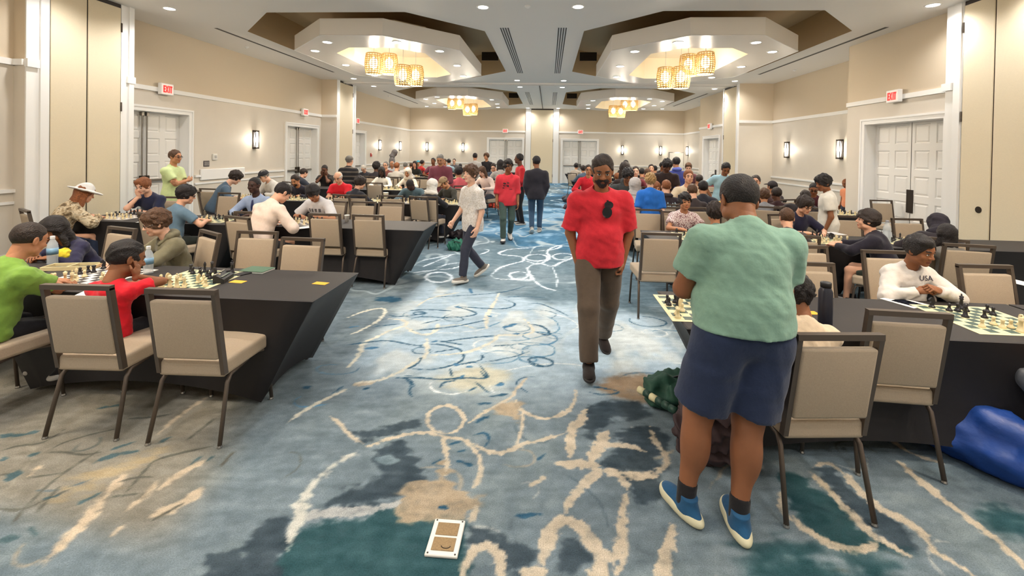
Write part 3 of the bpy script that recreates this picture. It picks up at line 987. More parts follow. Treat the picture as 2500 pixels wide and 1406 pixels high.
for pts, w in [([(800, 1035), (850, 1030)], .04), ([(900, 1050), (950, 1045)], .03), ([(850, 1120), (890, 1120)], .03), ([(1130, 1190), (1180, 1180)], .03), ([(630, 860), (680, 850)], .03), ([(1070, 665), (1085, 660)], .04), ([(820, 590), (860, 595)], .04), ([(1180, 750), (1280, 720)], .05), ([(1260, 800), (1320, 790)], .04), ([(120, 910), (240, 900)], .03), ([(0, 750), (90, 735)], .03), ([(940, 490), (930, 450)], .03)]:
    L((70, 116, 150), C_, pts, w)
LINEC = (92, 92, 84)
for pts in [[(0, 590), (120, 555), (280, 545), (420, 450)], [(300, 600), (420, 595), (540, 620), (650, 600)], [(160, 960), (350, 780), (480, 690), (640, 590)], [(170, 970), (310, 900), (460, 840)], [(0, 970), (130, 980), (230, 940)], [(80, 1070), (160, 960)],
            [(240, 990), (390, 820)], [(300, 595), (400, 540), (560, 490), (780, 440)], [(840, 380), (1000, 370), (1120, 350)], [(780, 790), (900, 760), (1000, 760)], [(790, 900), (960, 700), (1010, 650), (1150, 610), (1380, 560)], [(720, 890), (900, 870)], [(1220, 520), (1400, 380)], [(1440, 690), (1530, 590)], [(1000, 1040), (1200, 930)], [(0, 745), (60, 740)], [(160, 770), (400, 735)]]:
    L(LINEC, B_, pts, .015)
for pts, w in [([(500, 940), (660, 860)], .02), ([(610, 670), (720, 620), (900, 590)], .03), ([(730, 580), (880, 530)], .022), ([(1040, 535), (1100, 505)], .03), ([(60, 780), (120, 720)], .06), ([(190, 630), (250, 600)], .035), ([(0, 490), (130, 490), (240, 465)], .035), ([(1240, 680), (1320, 620)], .016), ([(1350, 655), (1390, 625)], .016), ([(0, 1170), (100, 1160)], .04), ([(190, 1090), (240, 1140)], .02), ([(280, 905), (380, 880)], .02), ([(640, 310), (800, 290)], .03), ([(0, 650), (40, 640)], .04)]:
    L((74, 96, 102), B_, pts, w)
rs = np.random.RandomState(12)
for i in range(34):                     # curled drawn lines of the middle of the carpet
    cx, cy = rs.uniform(-1.5, 1.2), rs.uniform(2.9, 5.1)
    a0, r0, tw = rs.uniform(0, 6.28), rs.uniform(.05, .2), rs.uniform(-3.5, 3.5)
    p = [np.array((cx, cy))]
    for k in range(9):
        a0 += tw * .25 + rs.uniform(-.35, .35)
        p.append(p[-1] + np.array((math.cos(a0) * 1.5, math.sin(a0))) * r0 * .5)
    EXTRA.append(('line', [BLUE, (86, 130, 160), (214, 218, 216), (96, 128, 150)][i % 4], np.array(p), rs.uniform(.010, .02), .006, .5))
for i in range(40):                     # and of the near ground
    cx, cy = rs.uniform(-3.2, 3.0), rs.uniform(1.5, 2.8)
    a0, r0, tw = rs.uniform(0, 6.28), rs.uniform(.05, .15), rs.uniform(-2.5, 2.5)
    p = [np.array((cx, cy))]
    for k in range(7):
        a0 += tw * .25 + rs.uniform(-.4, .4)
        p.append(p[-1] + np.array((math.cos(a0), math.sin(a0))) * r0 * .5)
    EXTRA.append(('line', [(84, 100, 110), (164, 168, 166), (92, 98, 96), (150, 146, 134)][i % 4], np.array(p), rs.uniform(.008, .016), .008, 1.2))
_FE = EXTRA + [(k, c, fl(p, *S), w, so, ra) for (k, c, S, p, w, so, ra) in FEAT]


def chaikin(P, it=2):
    for _ in range(it):
        if len(P) < 3:
            break
        q = [P[0]]
        for a, b in zip(P[:-1], P[1:]):
            q += [a * .75 + b * .25, a * .25 + b * .75]
        P = np.array(q + [P[-1]])
    return P


_FE = [(k, c, chaikin(P) if k == 'line' else chaikin(np.vstack([P, P[:1]]), 1)[:-1], w, so, ra) for (k, c, P, w, so, ra) in _FE]


def smooth(a, b, x):
    t = np.clip((x - a) / (b - a), 0, 1)
    return t * t * (3 - 2 * t)


def mixc(base, col, a):
    return base + (np.array(col, float)[None, :] - base) * a[:, None]


def carpet(x, y):
    n1 = fbm(x * 1.1 + 3, y * 0.8, 1)
    n2 = fbm(x * 3.1, y * 2.3 + 7, 11)
    n3 = fbm(x * 14, y * 14, 21, 3)
    n4 = fbm(x * 5 + y * 9, y * 22 - x * 6, 31, 2)
    n5 = fbm(x * 42, y * 42, 41, 2)
    n6 = fbm(x * 4.5 + 7, y * 4.5, 45, 2)
    n7 = fbm(x * 7, y * 34, 47, 2)
    base = np.tile(np.array((110., 124., 132.)), (len(x), 1))
    base = mixc(base, (90, 104, 113), smooth(0.45, 0.62, n1))
    base = mixc(base, (124, 137, 141), smooth(0.5, 0.7, n2) * 0.7)
    # sandier ground under the left tables, a pool of light painted into the middle, bluer down the aisle
    left = smooth(-1.55, -2.0, x + 0.55 * (y - 2.0) * 0.6 + 0.25 * (n1 - .5)) * smooth(6.0, 3.6, y) * smooth(1.75, 2.0, y + 0.12 * (x + 2.2))
    base = mixc(base, (140, 133, 119), left * 0.85)
    mid_pool = smooth(2.75, 3.7, y + 0.5 * (n1 - .5)) * smooth(-1.75, -1.45, x) * smooth(1.5, 1.0, x)
    base = mixc(base, (176, 196, 210), mid_pool * 0.9)
    base = mixc(base, (208, 212, 208), mid_pool * smooth(0.5, 0.68, n2) * 0.7)
    edge = y - (5.15 - 0.35 * x) + 0.5 * (n2 - .5)
    far = smooth(-0.12, 0.15, edge)
    fb = np.tile(np.array((74., 120., 152.)), (len(x), 1))
    fb = mixc(fb, (148, 182, 208), smooth(0.48, 0.62, n2 * 0.5 + n1 * 0.5) * 0.85)
    fb = mixc(fb, (52, 84, 104), smooth(0.52, 0.66, fbm(x * 0.9 + 40, y * 0.7, 51)) * smooth(7.5, 8.5, y))
    under = smooth(.44, .58, fbm(x * .55 + 21, y * .4 + 5, 55, 3)) + smooth(-2.2, -3.6, x) + smooth(2.0, 3.4, x)  # random grey patches, plus table shade painted into the colour at both sides
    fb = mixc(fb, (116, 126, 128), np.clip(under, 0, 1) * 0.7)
    base = base + (fb - base) * far[:, None]
    # winding loops farther down the room
    wx = x + 0.35 * (fbm(x * 0.9, y * 0.9, 61) - .5) * 2
    wy = y + 0.6 * (fbm(x * 0.8 + 9, y * 0.8, 71) - .5) * 2
    v = np.abs(fbm(wx * 1.25, wy * 0.9, 81, 2) - 0.5)
    v2 = np.abs(fbm(wx * 1.0 + 30, wy * 0.7, 91, 2) - 0.46)
    lw = smooth(0.022, 0.008, v) * smooth(7.3, 7.8, y) + smooth(0.016, 0.006, v2) * smooth(7.3, 7.8, y)
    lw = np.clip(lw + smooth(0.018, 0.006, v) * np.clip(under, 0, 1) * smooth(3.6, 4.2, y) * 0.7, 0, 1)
    base = mixc(base, (186, 200, 206), lw * 0.85)
    for (k, c, P, w, so, ra) in _FE:
        lo, hi = P.min(0) - w - 0.15, P.max(0) + w + 0.15
        idx = np.nonzero((x > lo[0]) & (x < hi[0]) & (y > lo[1]) & (y < hi[1]))[0]
        if len(idx) == 0:
            continue
        px, py = x[idx], y[idx]
        if k == 'line':
            d = np.full(len(idx), 9.0)
            u = np.zeros(len(idx))
            cum, closed = 0.0, np.hypot(*(P[0] - P[-1])) < 1e-3
            for i in range(len(P) - 1):
                a, b = P[i], P[i + 1]
                e = b - a
                ln = math.sqrt(e @ e) + 1e-9
                t = np.clip(((px - a[0]) * e[0] + (py - a[1]) * e[1]) / (ln * ln), 0, 1)
                di = np.hypot(px - a[0] - t * e[0], py - a[1] - t * e[1])
                u = np.where(di < d, cum + t * ln, u)
                d = np.minimum(d, di)
                cum += ln
            tp = 1.0 if closed else np.clip(np.minimum(u, cum - u) / (.22 * cum) + .28, .28, 1)
            ww = w * tp * (.55 + .9 * n6[idx])
            d = d - ww / 2 - (n3[idx] - .5) * ra * w * 0.9 - (n5[idx] - .5) * min(w, .04) * .9
        else:
            ins = np.zeros(len(idx), bool)
            d = np.full(len(idx), 9.0)
            n = len(P)
            for i in range(n):
                a, b = P[i], P[(i + 1) % n]
                e = b - a
                t = np.clip(((px - a[0]) * e[0] + (py - a[1]) * e[1]) / (e @ e + 1e-9), 0, 1)
                d = np.minimum(d, np.hypot(px - a[0] - t * e[0], py - a[1] - t * e[1]))
                cr = ((a[1] > py) != (b[1] > py)) & (px < (b[0] - a[0]) * (py - a[1]) / (b[1] - a[1] + 1e-12) + a[0])
                ins ^= cr
            d = np.where(ins, -d, d) + (n4[idx] - .5) * ra * 2 + (n3[idx] - .5) * ra + (n5[idx] - .5) * .035 + (n6[idx] - .5) * ra
        al = smooth(so, -so, d)
        base[idx] = mixc(base[idx], c, al * np.clip(.62 + .75 * (n5[idx] * .5 + n4[idx] * .5), 0, 1))
    sp = (n3 - .5) * 24 + (n4 - .5) * 20 + (n5 - .5) * 16 + (n7 - .5) * 14
    return np.clip(base + sp[:, None], 0, 255)


def grid(x0, x1, y0, y1, dx, dy):
    xs = np.linspace(x0, x1, int(round((x1 - x0) / dx)) + 1)
    ys = np.linspace(y0, y1, int(round((y1 - y0) / dy)) + 1)
    X, Y = np.meshgrid(xs, ys, indexing='ij')
    nx, ny = X.shape
    i, j = np.meshgrid(np.arange(nx - 1), np.arange(ny - 1), indexing='ij')
    a = (i * ny + j).ravel()
    return np.stack([X.ravel(), Y.ravel()], 1), np.stack([a, a + ny, a + ny + 1, a + 1], 1)


FLOOR_PARTS = [(-3.9, 3.3, 1.4, 3.0, .011, .008), (-2.6, 2.0, 3.0, 5.6, .014, .014), (-2.4, 2.4, 5.6, 9.6, .02, .025), (-2.4, 2.4, 9.6, 26.3, .04, .06),
               (-8.8, -2.4, 5.6, 26.3, .12, .12), (2.4, 8.25, 5.6, 26.3, .12, .12), (-8.8, -2.6, 3.0, 5.6, .06, .06), (2.0, 8.25, 3.0, 5.6, .06, .06),
               (-8.8, -3.9, 1.4, 3.0, .1, .1), (3.3, 8.25, 1.4, 3.0, .1, .1), (-8.8, 8.25, -3.2, 1.4, .2, .2)]
vs, fs, n0 = [], [], 0
for p in FLOOR_PARTS:
    v, f = grid(*p)
    vs.append(v)
    fs.append(f + n0)
    n0 += len(v)
vs = np.concatenate(vs)
fs = np.concatenate(fs)
me = bpy.data.meshes.new('floor')
me.vertices.add(len(vs))
me.vertices.foreach_set('co', np.concatenate([vs, np.zeros((len(vs), 1))], 1).astype(np.float32).ravel())
me.loops.add(fs.size)
me.loops.foreach_set('vertex_index', fs.ravel().astype(np.int32))
me.polygons.add(len(fs))
me.polygons.foreach_set('loop_start', np.arange(0, fs.size, 4, dtype=np.int32))
me.update()
me.validate()
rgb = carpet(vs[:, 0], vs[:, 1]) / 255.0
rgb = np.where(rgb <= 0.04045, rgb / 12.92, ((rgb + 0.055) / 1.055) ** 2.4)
at_ = me.attributes.new('weave_and_light', 'FLOAT_COLOR', 'POINT')
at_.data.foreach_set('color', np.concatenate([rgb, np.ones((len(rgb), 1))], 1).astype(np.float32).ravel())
m_carpet = bpy.data.materials.new('patterned_carpet')
m_carpet.use_nodes = True
nt = m_carpet.node_tree
b = nt.nodes['Principled BSDF']
b.inputs['Roughness'].default_value = 0.9
b.inputs['Specular IOR Level'].default_value = 0.15
an = nt.nodes.new('ShaderNodeAttribute')
an.attribute_name = 'weave_and_light'
tc = nt.nodes.new('ShaderNodeTexCoord')
n = nt.nodes.new('ShaderNodeTexNoise')
n.inputs['Scale'].default_value = 170
n.inputs['Detail'].default_value = 4
nt.links.new(tc.outputs['Object'], n.inputs['Vector'])
r = nt.nodes.new('ShaderNodeMapRange')
r.inputs['From Min'].default_value = 0.3
r.inputs['From Max'].default_value = 0.7
r.inputs['To Min'].default_value = 0.78
r.inputs['To Max'].default_value = 1.22
nt.links.new(n.outputs[0], r.inputs[0])
mx = nt.nodes.new('ShaderNodeMix')
mx.data_type = 'RGBA'
mx.blend_type = 'MULTIPLY'
mx.inputs['Factor'].default_value = 1
nt.links.new(an.outputs['Color'], mx.inputs['A'])
nt.links.new(r.outputs[0], mx.inputs['B'])
nt.links.new(mx.outputs['Result'], b.inputs['Base Color'])
bp = nt.nodes.new('ShaderNodeBump')
bp.inputs['Strength'].default_value = 0.35
bp.inputs['Distance'].default_value = 0.01
nt.links.new(n.outputs[0], bp.inputs['Height'])
nt.links.new(bp.outputs[0], b.inputs['Normal'])
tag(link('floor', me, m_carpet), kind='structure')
# ================================================================== PEOPLE: implicit bodies turned into meshes
class Field:
    def __init__(s, lo, hi, h):
        s.lo = np.array(lo, np.float32)
        s.h = h
        s.n = np.maximum(np.ceil((np.array(hi) - s.lo) / h).astype(int) + 1, 4)
        s.F = np.full(s.n, 0.5, np.float32)

    def block(s, lo, hi):
        a = np.clip(np.floor((np.array(lo) - s.lo) / s.h).astype(int), 0, s.n)
        b = np.clip(np.ceil((np.array(hi) - s.lo) / s.h).astype(int) + 1, 0, s.n)
        if np.any(b - a < 1):
            return None
        ax = [s.lo[i] + s.h * np.arange(a[i], b[i], dtype=np.float32) for i in range(3)]
        return tuple(slice(a[i], b[i]) for i in range(3)), ax[0][:, None, None], ax[1][None, :, None], ax[2][None, None, :]

    def put(s, lo, hi, fn, k, op='u'):
        m = k + 3 * s.h + 0.01
        r = s.block(np.array(lo) - m, np.array(hi) + m)
        if r is None:
            return
        sl, x, y, z = r
        d = fn(x, y, z)
        f = s.F[sl]
        if op == 'u':
            if k > 1e-6:
                t = np.clip(0.5 + 0.5 * (f - d) / k, 0, 1)
                s.F[sl] = f + (d - f) * t - k * t * (1 - t)
            else:
                s.F[sl] = np.minimum(f, d)
        elif op == 's':          # subtract
            d = -d
            if k > 1e-6:
                t = np.clip(0.5 - 0.5 * (f - d) / k, 0, 1)
                s.F[sl] = f + (d - f) * t + k * t * (1 - t)
            else:
                s.F[sl] = np.maximum(f, d)

    def cone(s, a, b, r1, r2, k=0.02, flat=False, op='u', sq=None):
        a = np.array(a, np.float32)
        b = np.array(b, np.float32)
        e = b - a
        Lq = float(e @ e) + 1e-9
        Ln = math.sqrt(Lq)

        def fn(x, y, z):
            px, py, pz = x - a[0], y - a[1], z - a[2]
            t0 = (px * e[0] + py * e[1] + pz * e[2]) / Lq
            t = np.clip(t0, 0, 1)
            d = np.sqrt((px - t * e[0]) ** 2 + (py - t * e[1]) ** 2 + (pz - t * e[2]) ** 2) - (r1 + (r2 - r1) * t)
            if flat:
                d = np.maximum(d, (t0 - 1) * Ln)
            return d
        R = max(r1, r2)
        s.put(np.minimum(a, b) - R, np.maximum(a, b) + R, fn, k, op)

    def ell(s, c, r, M=None, k=0.02, op='u', cut=None):
        c = np.array(c, np.float32)
        r = np.array(r, np.float32)
        M = np.eye(3) if M is None else np.array(M)

        def fn(x, y, z):
            px, py, pz = x - c[0], y - c[1], z - c[2]
            q = [px * M[0, i] + py * M[1, i] + pz * M[2, i] for i in range(3)]
            k0 = np.sqrt((q[0] / r[0]) ** 2 + (q[1] / r[1]) ** 2 + (q[2] / r[2]) ** 2)
            k1 = np.sqrt((q[0] / r[0] ** 2) ** 2 + (q[1] / r[1] ** 2) ** 2 + (q[2] / r[2] ** 2) ** 2) + 1e-6
            return k0 * (k0 - 1) / k1
        ext = np.sqrt((M ** 2) @ (r ** 2))
        s.put(c - ext, c + ext, fn, k, op)

    def xyz(s):
        return [s.lo[i] + s.h * np.arange(s.n[i], dtype=np.float32).reshape([-1 if j == i else 1 for j in range(3)]) for i in range(3)]

    def plane(s, p, n):            # keep the side the normal n points to
        x, y, z = s.xyz()
        d = (x - p[0]) * n[0] + (y - p[1]) * n[1] + (z - p[2]) * n[2]
        s.F = np.maximum(s.F, -d)

    def wrinkle(s, amp, fr, seed, dirs=None):
        x, y, z = s.xyz()
        rr = np.random.RandomState(seed)
        w = 0
        for i in range(4):
            d = rr.normal(size=3)
            if dirs is not None and i < 2:
                d = np.array(dirs[i]) + rr.normal(size=3) * 0.25
            d = d / np.linalg.norm(d) * fr * rr.uniform(0.6, 1.5)
            d2 = rr.normal(size=3) * fr * 0.35
            ph = d[0] * x + d[1] * y + d[2] * z + rr.uniform(0, 6)
            w = w + np.sin(ph + 1.6 * np.sin(d2[0] * x + d2[1] * y + d2[2] * z))
        s.F = s.F + (amp * 0.5 * w).astype(np.float32)

    def mesh(s):
        F = s.F
        ins = F < 0
        cnt = np.zeros(tuple(n - 1 for n in F.shape), np.int8)
        cs = [(i, j, k) for i in (0, 1) for j in (0, 1) for k in (0, 1)]
        nx, ny, nz = F.shape
        for (i, j, k) in cs:
            cnt += ins[i:nx - 1 + i, j:ny - 1 + j, k:nz - 1 + k]
        I, J, K = np.nonzero((cnt > 0) & (cnt < 8))
        if len(I) == 0:
            return np.zeros((0, 3)), np.zeros((0, 4), int)
        idx = np.full(cnt.shape, -1, np.int32)
        idx[I, J, K] = np.arange(len(I))
        C = np.stack([F[I + i, J + j, K + k] for (i, j, k) in cs], 1)
        pos = np.zeros((len(I), 3), np.float32)
        n = np.zeros(len(I), np.float32)
        for a in range(8):
            for bit in (4, 2, 1):
                if a & bit:
                    continue
                b = a | bit
                m = (C[:, a] < 0) != (C[:, b] < 0)
                t = C[:, a] / (C[:, a] - C[:, b] + 1e-12)
                pa, pb = np.array(cs[a], np.float32), np.array(cs[b], np.float32)
                pos += np.where(m[:, None], pa + t[:, None] * (pb - pa), 0)
                n += m
        pos = pos / n[:, None] + np.stack([I, J, K], 1)
        v = s.lo + pos * s.h
        faces = []
        for ax in range(3):
            A = [slice(None)] * 3
            B = [slice(None)] * 3
            A[ax] = slice(0, -1)
            B[ax] = slice(1, None)
            sa, sb = ins[tuple(A)], ins[tuple(B)]
            P = np.nonzero(sa != sb)
            o1, o2 = [(1, 2), (2, 0), (0, 1)][ax]
            P = np.stack(P, 1)
            ok = (P[:, o1] > 0) & (P[:, o2] > 0) & (P[:, o1] < F.shape[o1] - 1) & (P[:, o2] < F.shape[o2] - 1)
            P = P[ok]
            q = []
            for (d1, d2) in [(-1, -1), (0, -1), (0, 0), (-1, 0)]:
                Q = P.copy()
                Q[:, o1] += d1
                Q[:, o2] += d2
                q.append(idx[Q[:, 0], Q[:, 1], Q[:, 2]])
            q = np.stack(q, 1)
            fl_ = ~ins[P[:, 0], P[:, 1], P[:, 2]]
            q[fl_] = q[fl_][:, ::-1]
            faces.append(q)
        return v, np.concatenate(faces)


def np_mesh(name, v, f, mats, mi=None):
    me = bpy.data.meshes.new(name)
    me.vertices.add(len(v))
    me.vertices.foreach_set('co', np.asarray(v, np.float32).ravel())
    me.loops.add(f.size)
    me.loops.foreach_set('vertex_index', np.asarray(f, np.int32).ravel())
    me.polygons.add(len(f))
    me.polygons.foreach_set('loop_start', np.arange(0, f.size, 4, dtype=np.int32))
    me.update()
    me.polygons.foreach_set('use_smooth', np.ones(len(f), bool))
    if mi is not None:
        me.polygons.foreach_set('material_index', np.asarray(mi, np.int32))
    for m in mats:
        me.materials.append(m)
    return me


def RX(a):
    c, s = math.cos(a), math.sin(a)
    return np.array([[1, 0, 0], [0, c, -s], [0, s, c]])


def RY(a):
    c, s = math.cos(a), math.sin(a)
    return np.array([[c, 0, s], [0, 1, 0], [-s, 0, c]])


def RZ(a):
    c, s = math.cos(a), math.sin(a)
    return np.array([[c, -s, 0], [s, c, 0], [0, 0, 1]])


# ---------------------------------------------------------------- head, hair, hand, shoe templates
HEADRES = {0: .0045, 1: .0075, 2: .013}
_heads = {}


def head_template(lod, jaw=1.0):
    k = (lod, jaw)
    if k in _heads:
        return _heads[k]
    h = HEADRES[lod]
    f = Field((-.11, -.13, -.20), (.11, .15, .15), h)
    f.ell((0, -.012, .032), (.076, .096, .090), k=.01)
    f.ell((0, .028, -.035), (.058 * jaw, .066, .078), k=.03)
    f.ell((0, .030, .030), (.064, .062, .060), k=.02)
    f.ell((0, .070, -.092), (.024 * jaw, .020, .018), k=.025)
    for s in (-1, 1):
        f.ell((s * .040, .060, -.028), (.022, .022, .024), k=.02)          # cheek
        f.ell((s * .052 * jaw, .018, -.070), (.016, .030, .022), k=.025)    # jaw angle
    f.cone((-.034, .083, .026), (.034, .083, .026), .010, .010, k=.014)     # brow
    for s in (-1, 1):
        f.ell((s * .031, .099, .006), (.017, .014, .012), k=.012, op='s')
        f.ell((s * .031, .079, .005), (.0135, .0125, .0125), k=.002)
    f.cone((0, .088, .012), (0, .108, -.022), .0085, .0125, k=.010)         # nose
    for s in (-1, 1):
        f.ell((s * .012, .098, -.026), (.009, .010, .008), k=.006)
    f.ell((0, .089, -.057), (.024, .011, .006), k=.006)
    f.ell((0, .087, -.069), (.020, .011, .007), k=.006)
    f.ell((0, .103, -.0625), (.020, .008, .0022), k=.003, op='s')
    for s in (-1, 1):
        M = RZ(s * .35)
        f.ell((s * .078, -.004, -.004), (.009, .021, .034), M, k=.006)
        f.ell((s * .086, .000, -.002), (.006, .011, .019), M, k=.004, op='s')
    f.cone((0, -.018, -.05), (0, -.035, -.16), .052, .056, k=.03)
    v, q = f.mesh()
    c = v[q].mean(1)
    mi = np.zeros(len(q), int)
    ax = np.abs(c[:, 0])
    front = c[:, 1] > .05
    de = np.sqrt((ax - .031) ** 2 + ((c[:, 2] - .005) * 1.45) ** 2)
    if lod == 0:
        mi[front & (de < .0115) & (c[:, 2] < .0095)] = 3
        mi[front & (de < .0070) & (c[:, 2] < .011)] = 1
        mi[front & (de < .0150) & (c[:, 2] > .0085) & (c[:, 2] < .013)] = 1
    else:
        mi[front & (de < .012)] = 1
    br = front & (ax > .013) & (ax < .050) & (np.abs(c[:, 2] - (.030 + .004 * np.sin((ax - .013) / .037 * 3.1))) < (.0055 if lod == 0 else .007))
    mi[br] = 1
    mi[front & (ax < .023) & (np.abs(c[:, 2] + .063) < .0105) & (c[:, 1] > .082)] = 2
    _heads[k] = (v, q, mi)
    return _heads[k]


_hair = {}


def hair_template(kind, lod, seed=0):
    key = (kind, lod, seed % 3)
    if key in _hair:
        return _hair[key]
    h = {0: .006, 1: .010, 2: .016}[lod]
    f = Field((-.26, -.27, -.36), (.26, .27, .22), h)
    cc, rr = np.array((0, -.012, .032)), np.array((.076, .096, .090))

    def cut(front_z, nape_z, fy=.088, by=-.085):
        n = np.array((0, -(front_z - nape_z), (fy - by)))
        n = n / np.linalg.norm(n)
        f.plane((0, fy, front_z), n)
    if kind in ('short', 'buzz', 'mop', 'curly', 'long', 'fade', 'side', 'pony'):
        t = {'short': .011, 'buzz': .006, 'fade': .009, 'mop': .024, 'curly': .030, 'long': .020, 'side': .018, 'pony': .014}[kind]
        f.ell(cc + (0, -.004, .006), rr + t, k=0)
        if kind in ('mop', 'curly'):
            f.ell((0, .03, .085), (.074, .07, .05), k=.03)
        if kind == 'side':
            f.ell((.02, .035, .098), (.062, .055, .036), k=.02)
        fz = {'short': .074, 'buzz': .070, 'fade': .080, 'mop': .040, 'curly': .052, 'long': .055, 'side': .066, 'pony': .072}[kind]
        nz = {'short': -.070, 'buzz': -.062, 'fade': -.075, 'mop': -.085, 'curly': -.070, 'long': -.12, 'side': -.07, 'pony': -.06}[kind]
        cut(-.020 if kind not in ('mop', 'curly') else -.005, nz)
        f.ell((0, .088, fz - .085), (.070, .075, .088), k=.012, op='s')
        if kind == 'long':
            f.ell((0, -.060, -.10), (.088, .055, .17), k=.03)
            for s in (-1, 1):
                f.cone((s * .072, -.005, .03), (s * .085, .005, -.17), .024, .030, k=.02)
        if kind == 'pony':
            f.cone((0, -.10, .05), (0, -.15, -.08), .03, .015, k=.02)
        amp = {'short': .0045, 'buzz': .0015, 'fade': .0015, 'mop': .008, 'curly': .009, 'long': .004, 'side': .004, 'pony': .002}[kind]
        if amp:
            f.wrinkle(amp, 160 if kind == 'curly' else 90, seed % 3 + 3, dirs=[(1, .3, 0), (1, -.3, .2)])
    elif kind == 'bald':
        f.ell(cc, rr + .013, k=0)
        cut(.0, -.08)
        f.ell((0, .03, .13), (.2, .15, .085), k=.01, op='s')
        f.ell((0, .088, -.01), (.070, .075, .088), k=.012, op='s')
        f.wrinkle(.003, 110, 2)
    elif kind == 'beard':
        f.ell((0, .030, -.040), (.064, .070, .080), k=0)
        f.ell((0, .072, -.095), (.030, .024, .024), k=.02)
        f.cone((-.024, .086, -.044), (.024, .086, -.044), .010, .010, k=.01)
        f.plane((0, .0, -.030), (0, .25, -1))
        f.plane((0, -.005, 0), (0, 1, 0))
        f.ell((0, .105, -.0625), (.018, .03, .008), k=.004, op='s')
        f.ell((0, .10, -.008), (.048, .05, .032), k=.01, op='s')
        f.wrinkle(.002, 150, 1)
    elif kind == 'hood':
        f.ell(cc + (0, -.012, .010), rr + .032, k=0)
        f.ell((0, -.02, -.07), (.105, .105, .10), k=.04)
        f.ell((0, -.03, -.15), (.15, .12, .07), k=.05)
        f.ell((0, .12, -.01), (.066, .10, .090), k=.012, op='s')
        f.wrinkle(.004, 60, seed % 3)
    elif kind == 'hooddown':
        f.ell((0, -.085, -.15), (.11, .07, .05), k=0)
        for s in (-1, 1):
            f.cone((s * .085, -.05, -.16), (s * .05, .04, -.205), .026, .016, k=.03)
        f.wrinkle(.004, 60, seed % 3)
    elif kind == 'cap':
        f.ell(cc + (0, -.002, .004), rr + .017, k=0)
        f.plane((0, .10, .058), (0, -.22, 1))
        f.ell((0, .13, .056), (.072, .075, .009), RX(-.18), k=.006)
    elif kind == 'capback':
        f.ell(cc + (0, -.002, .004), rr + .017, k=0)
        f.plane((0, .10, .058), (0, -.22, 1))
    elif kind == 'beanie':
        f.ell(cc + (0, -.006, .014), rr + .020, k=0)
        f.plane((0, .10, .056), (0, -.35, 1))
        f.wrinkle(.002, 200, 1, dirs=[(1, 0, 0), (.9, .3, 0)])
    elif kind == 'bucket':
        f.ell(cc + (0, -.004, .016), rr + (.018, .018, .030), k=0)
        f.plane((0, .10, .035), (0, -.1, 1))
        f.ell((0, -.005, .046), (.185, .205, .020), k=.012)
        f.ell((0, -.005, .005), (.20, .22, .040), k=.006, op='s')
        f.wrinkle(.004, 40, 1)
    _hair[key] = f.mesh()
    return _hair[key]


_hands = {}


def hand_template(curl, lod):
    k = (curl, lod)
    if k in _hands:
        return _hands[k]
    h = {0: .0042, 1: .0068, 2: .012}[lod]
    f = Field((-.05, -.08, -.10), (.24, .10, .05), h)
    f.ell((.048, 0, 0), (.056, .043, .016), k=0)
    f.cone((-.02, 0, 0), (.03, 0, 0), .026, .024, k=.02)
    for (y0, ln, r) in [(.030, .072, .0085), (.010, .080, .0088), (-.010, .074, .0084), (-.029, .058, .0076)]:
        if lod == 2:
            r *= 1.25
        p = np.array((.088, y0, 0.0))
        a = 0
        segs = [.45, .32, .23]
        sp = y0 * 1.2
        for i, sg in enumerate(segs):
            a += math.radians({'relaxed': (22, 28, 20), 'fist': (70, 88, 60), 'flat': (4, 6, 4), 'hold': (45, 50, 35)}[curl][i])
            d = np.array((math.cos(a), sp * (1 if i == 0 else .3) * math.cos(a), -math.sin(a)))
            q = p + d * ln * sg * 1.15
            f.cone(p, q, r * (1 - .06 * i), r * (1 - .06 * (i + 1)), k=.004)
            p = q
    tip = {'relaxed': (.088, .058, -.028), 'fist': (.080, .018, -.040), 'flat': (.085, .078, -.006), 'hold': (.086, .040, -.040)}[curl]
    midp = {'relaxed': (.060, .058, -.012), 'fist': (.058, .046, -.024), 'flat': (.056, .062, -.004), 'hold': (.060, .054, -.020)}[curl]
    f.cone((.022, .030, -.004), midp, .014, .0105, k=.012)
    f.cone(midp, tip, .0105, .0085, k=.005)
    _hands[k] = f.mesh()
    return _hands[k]


_shoes = {}


def shoe_template(lod, style):
    k = (lod, style)
    if k in _shoes:
        return _shoes[k]
    h = {0: .006, 1: .010, 2: .018}[lod]
    f = Field((-.08, -.14, -.12), (.08, .24, .12), h)      # ankle at origin, toe to +Y, sole at -.085
    f.ell((0, .03, -.055), (.044, .135, .040), k=0)
    f.cone((0, -.015, -.05), (0, -.025, .03 if style == 'boot' else .018), .043, .041, k=.03, flat=True)
    f.ell((0, .10, -.062), (.043, .065, .030), k=.02)
    f.plane((0, 0, -.060), (0, 0, 1))
    up = f.mesh()
    g = Field((-.08, -.16, -.12), (.08, .24, .12), h)
    t = .02 if style == 'runner' else .012
    g.ell((0, .03, -.066), ((.053 if style == 'runner' else .047), .147, .046), k=0)
    g.ell((0, .105, -.07), (.046, .066, .04), k=.02)
    g.plane((0, 0, -.086), (0, 0, 1))
    g.plane((0, 0, (-.044 if style == 'runner' else -.062)), (0, 0, -1))
    so = g.mesh()
    _shoes[k] = (up, so)
    return _shoes[k]


# ---------------------------------------------------------------- materials for people
SKIN = {'light': (226, 172, 142), 'fair': (232, 184, 158), 'tan': (196, 140, 104), 'olive': (184, 128, 94), 'brown': (142, 92, 62), 'deep': (104, 68, 50), 'dark': (74, 50, 42)}
HAIRC = {'black': (34, 28, 28), 'dark': (48, 36, 30), 'brown': (88, 60, 40), 'auburn': (140, 84, 48), 'blond': (176, 140, 92), 'grey': (128, 124, 118), 'white': (214, 206, 194)}


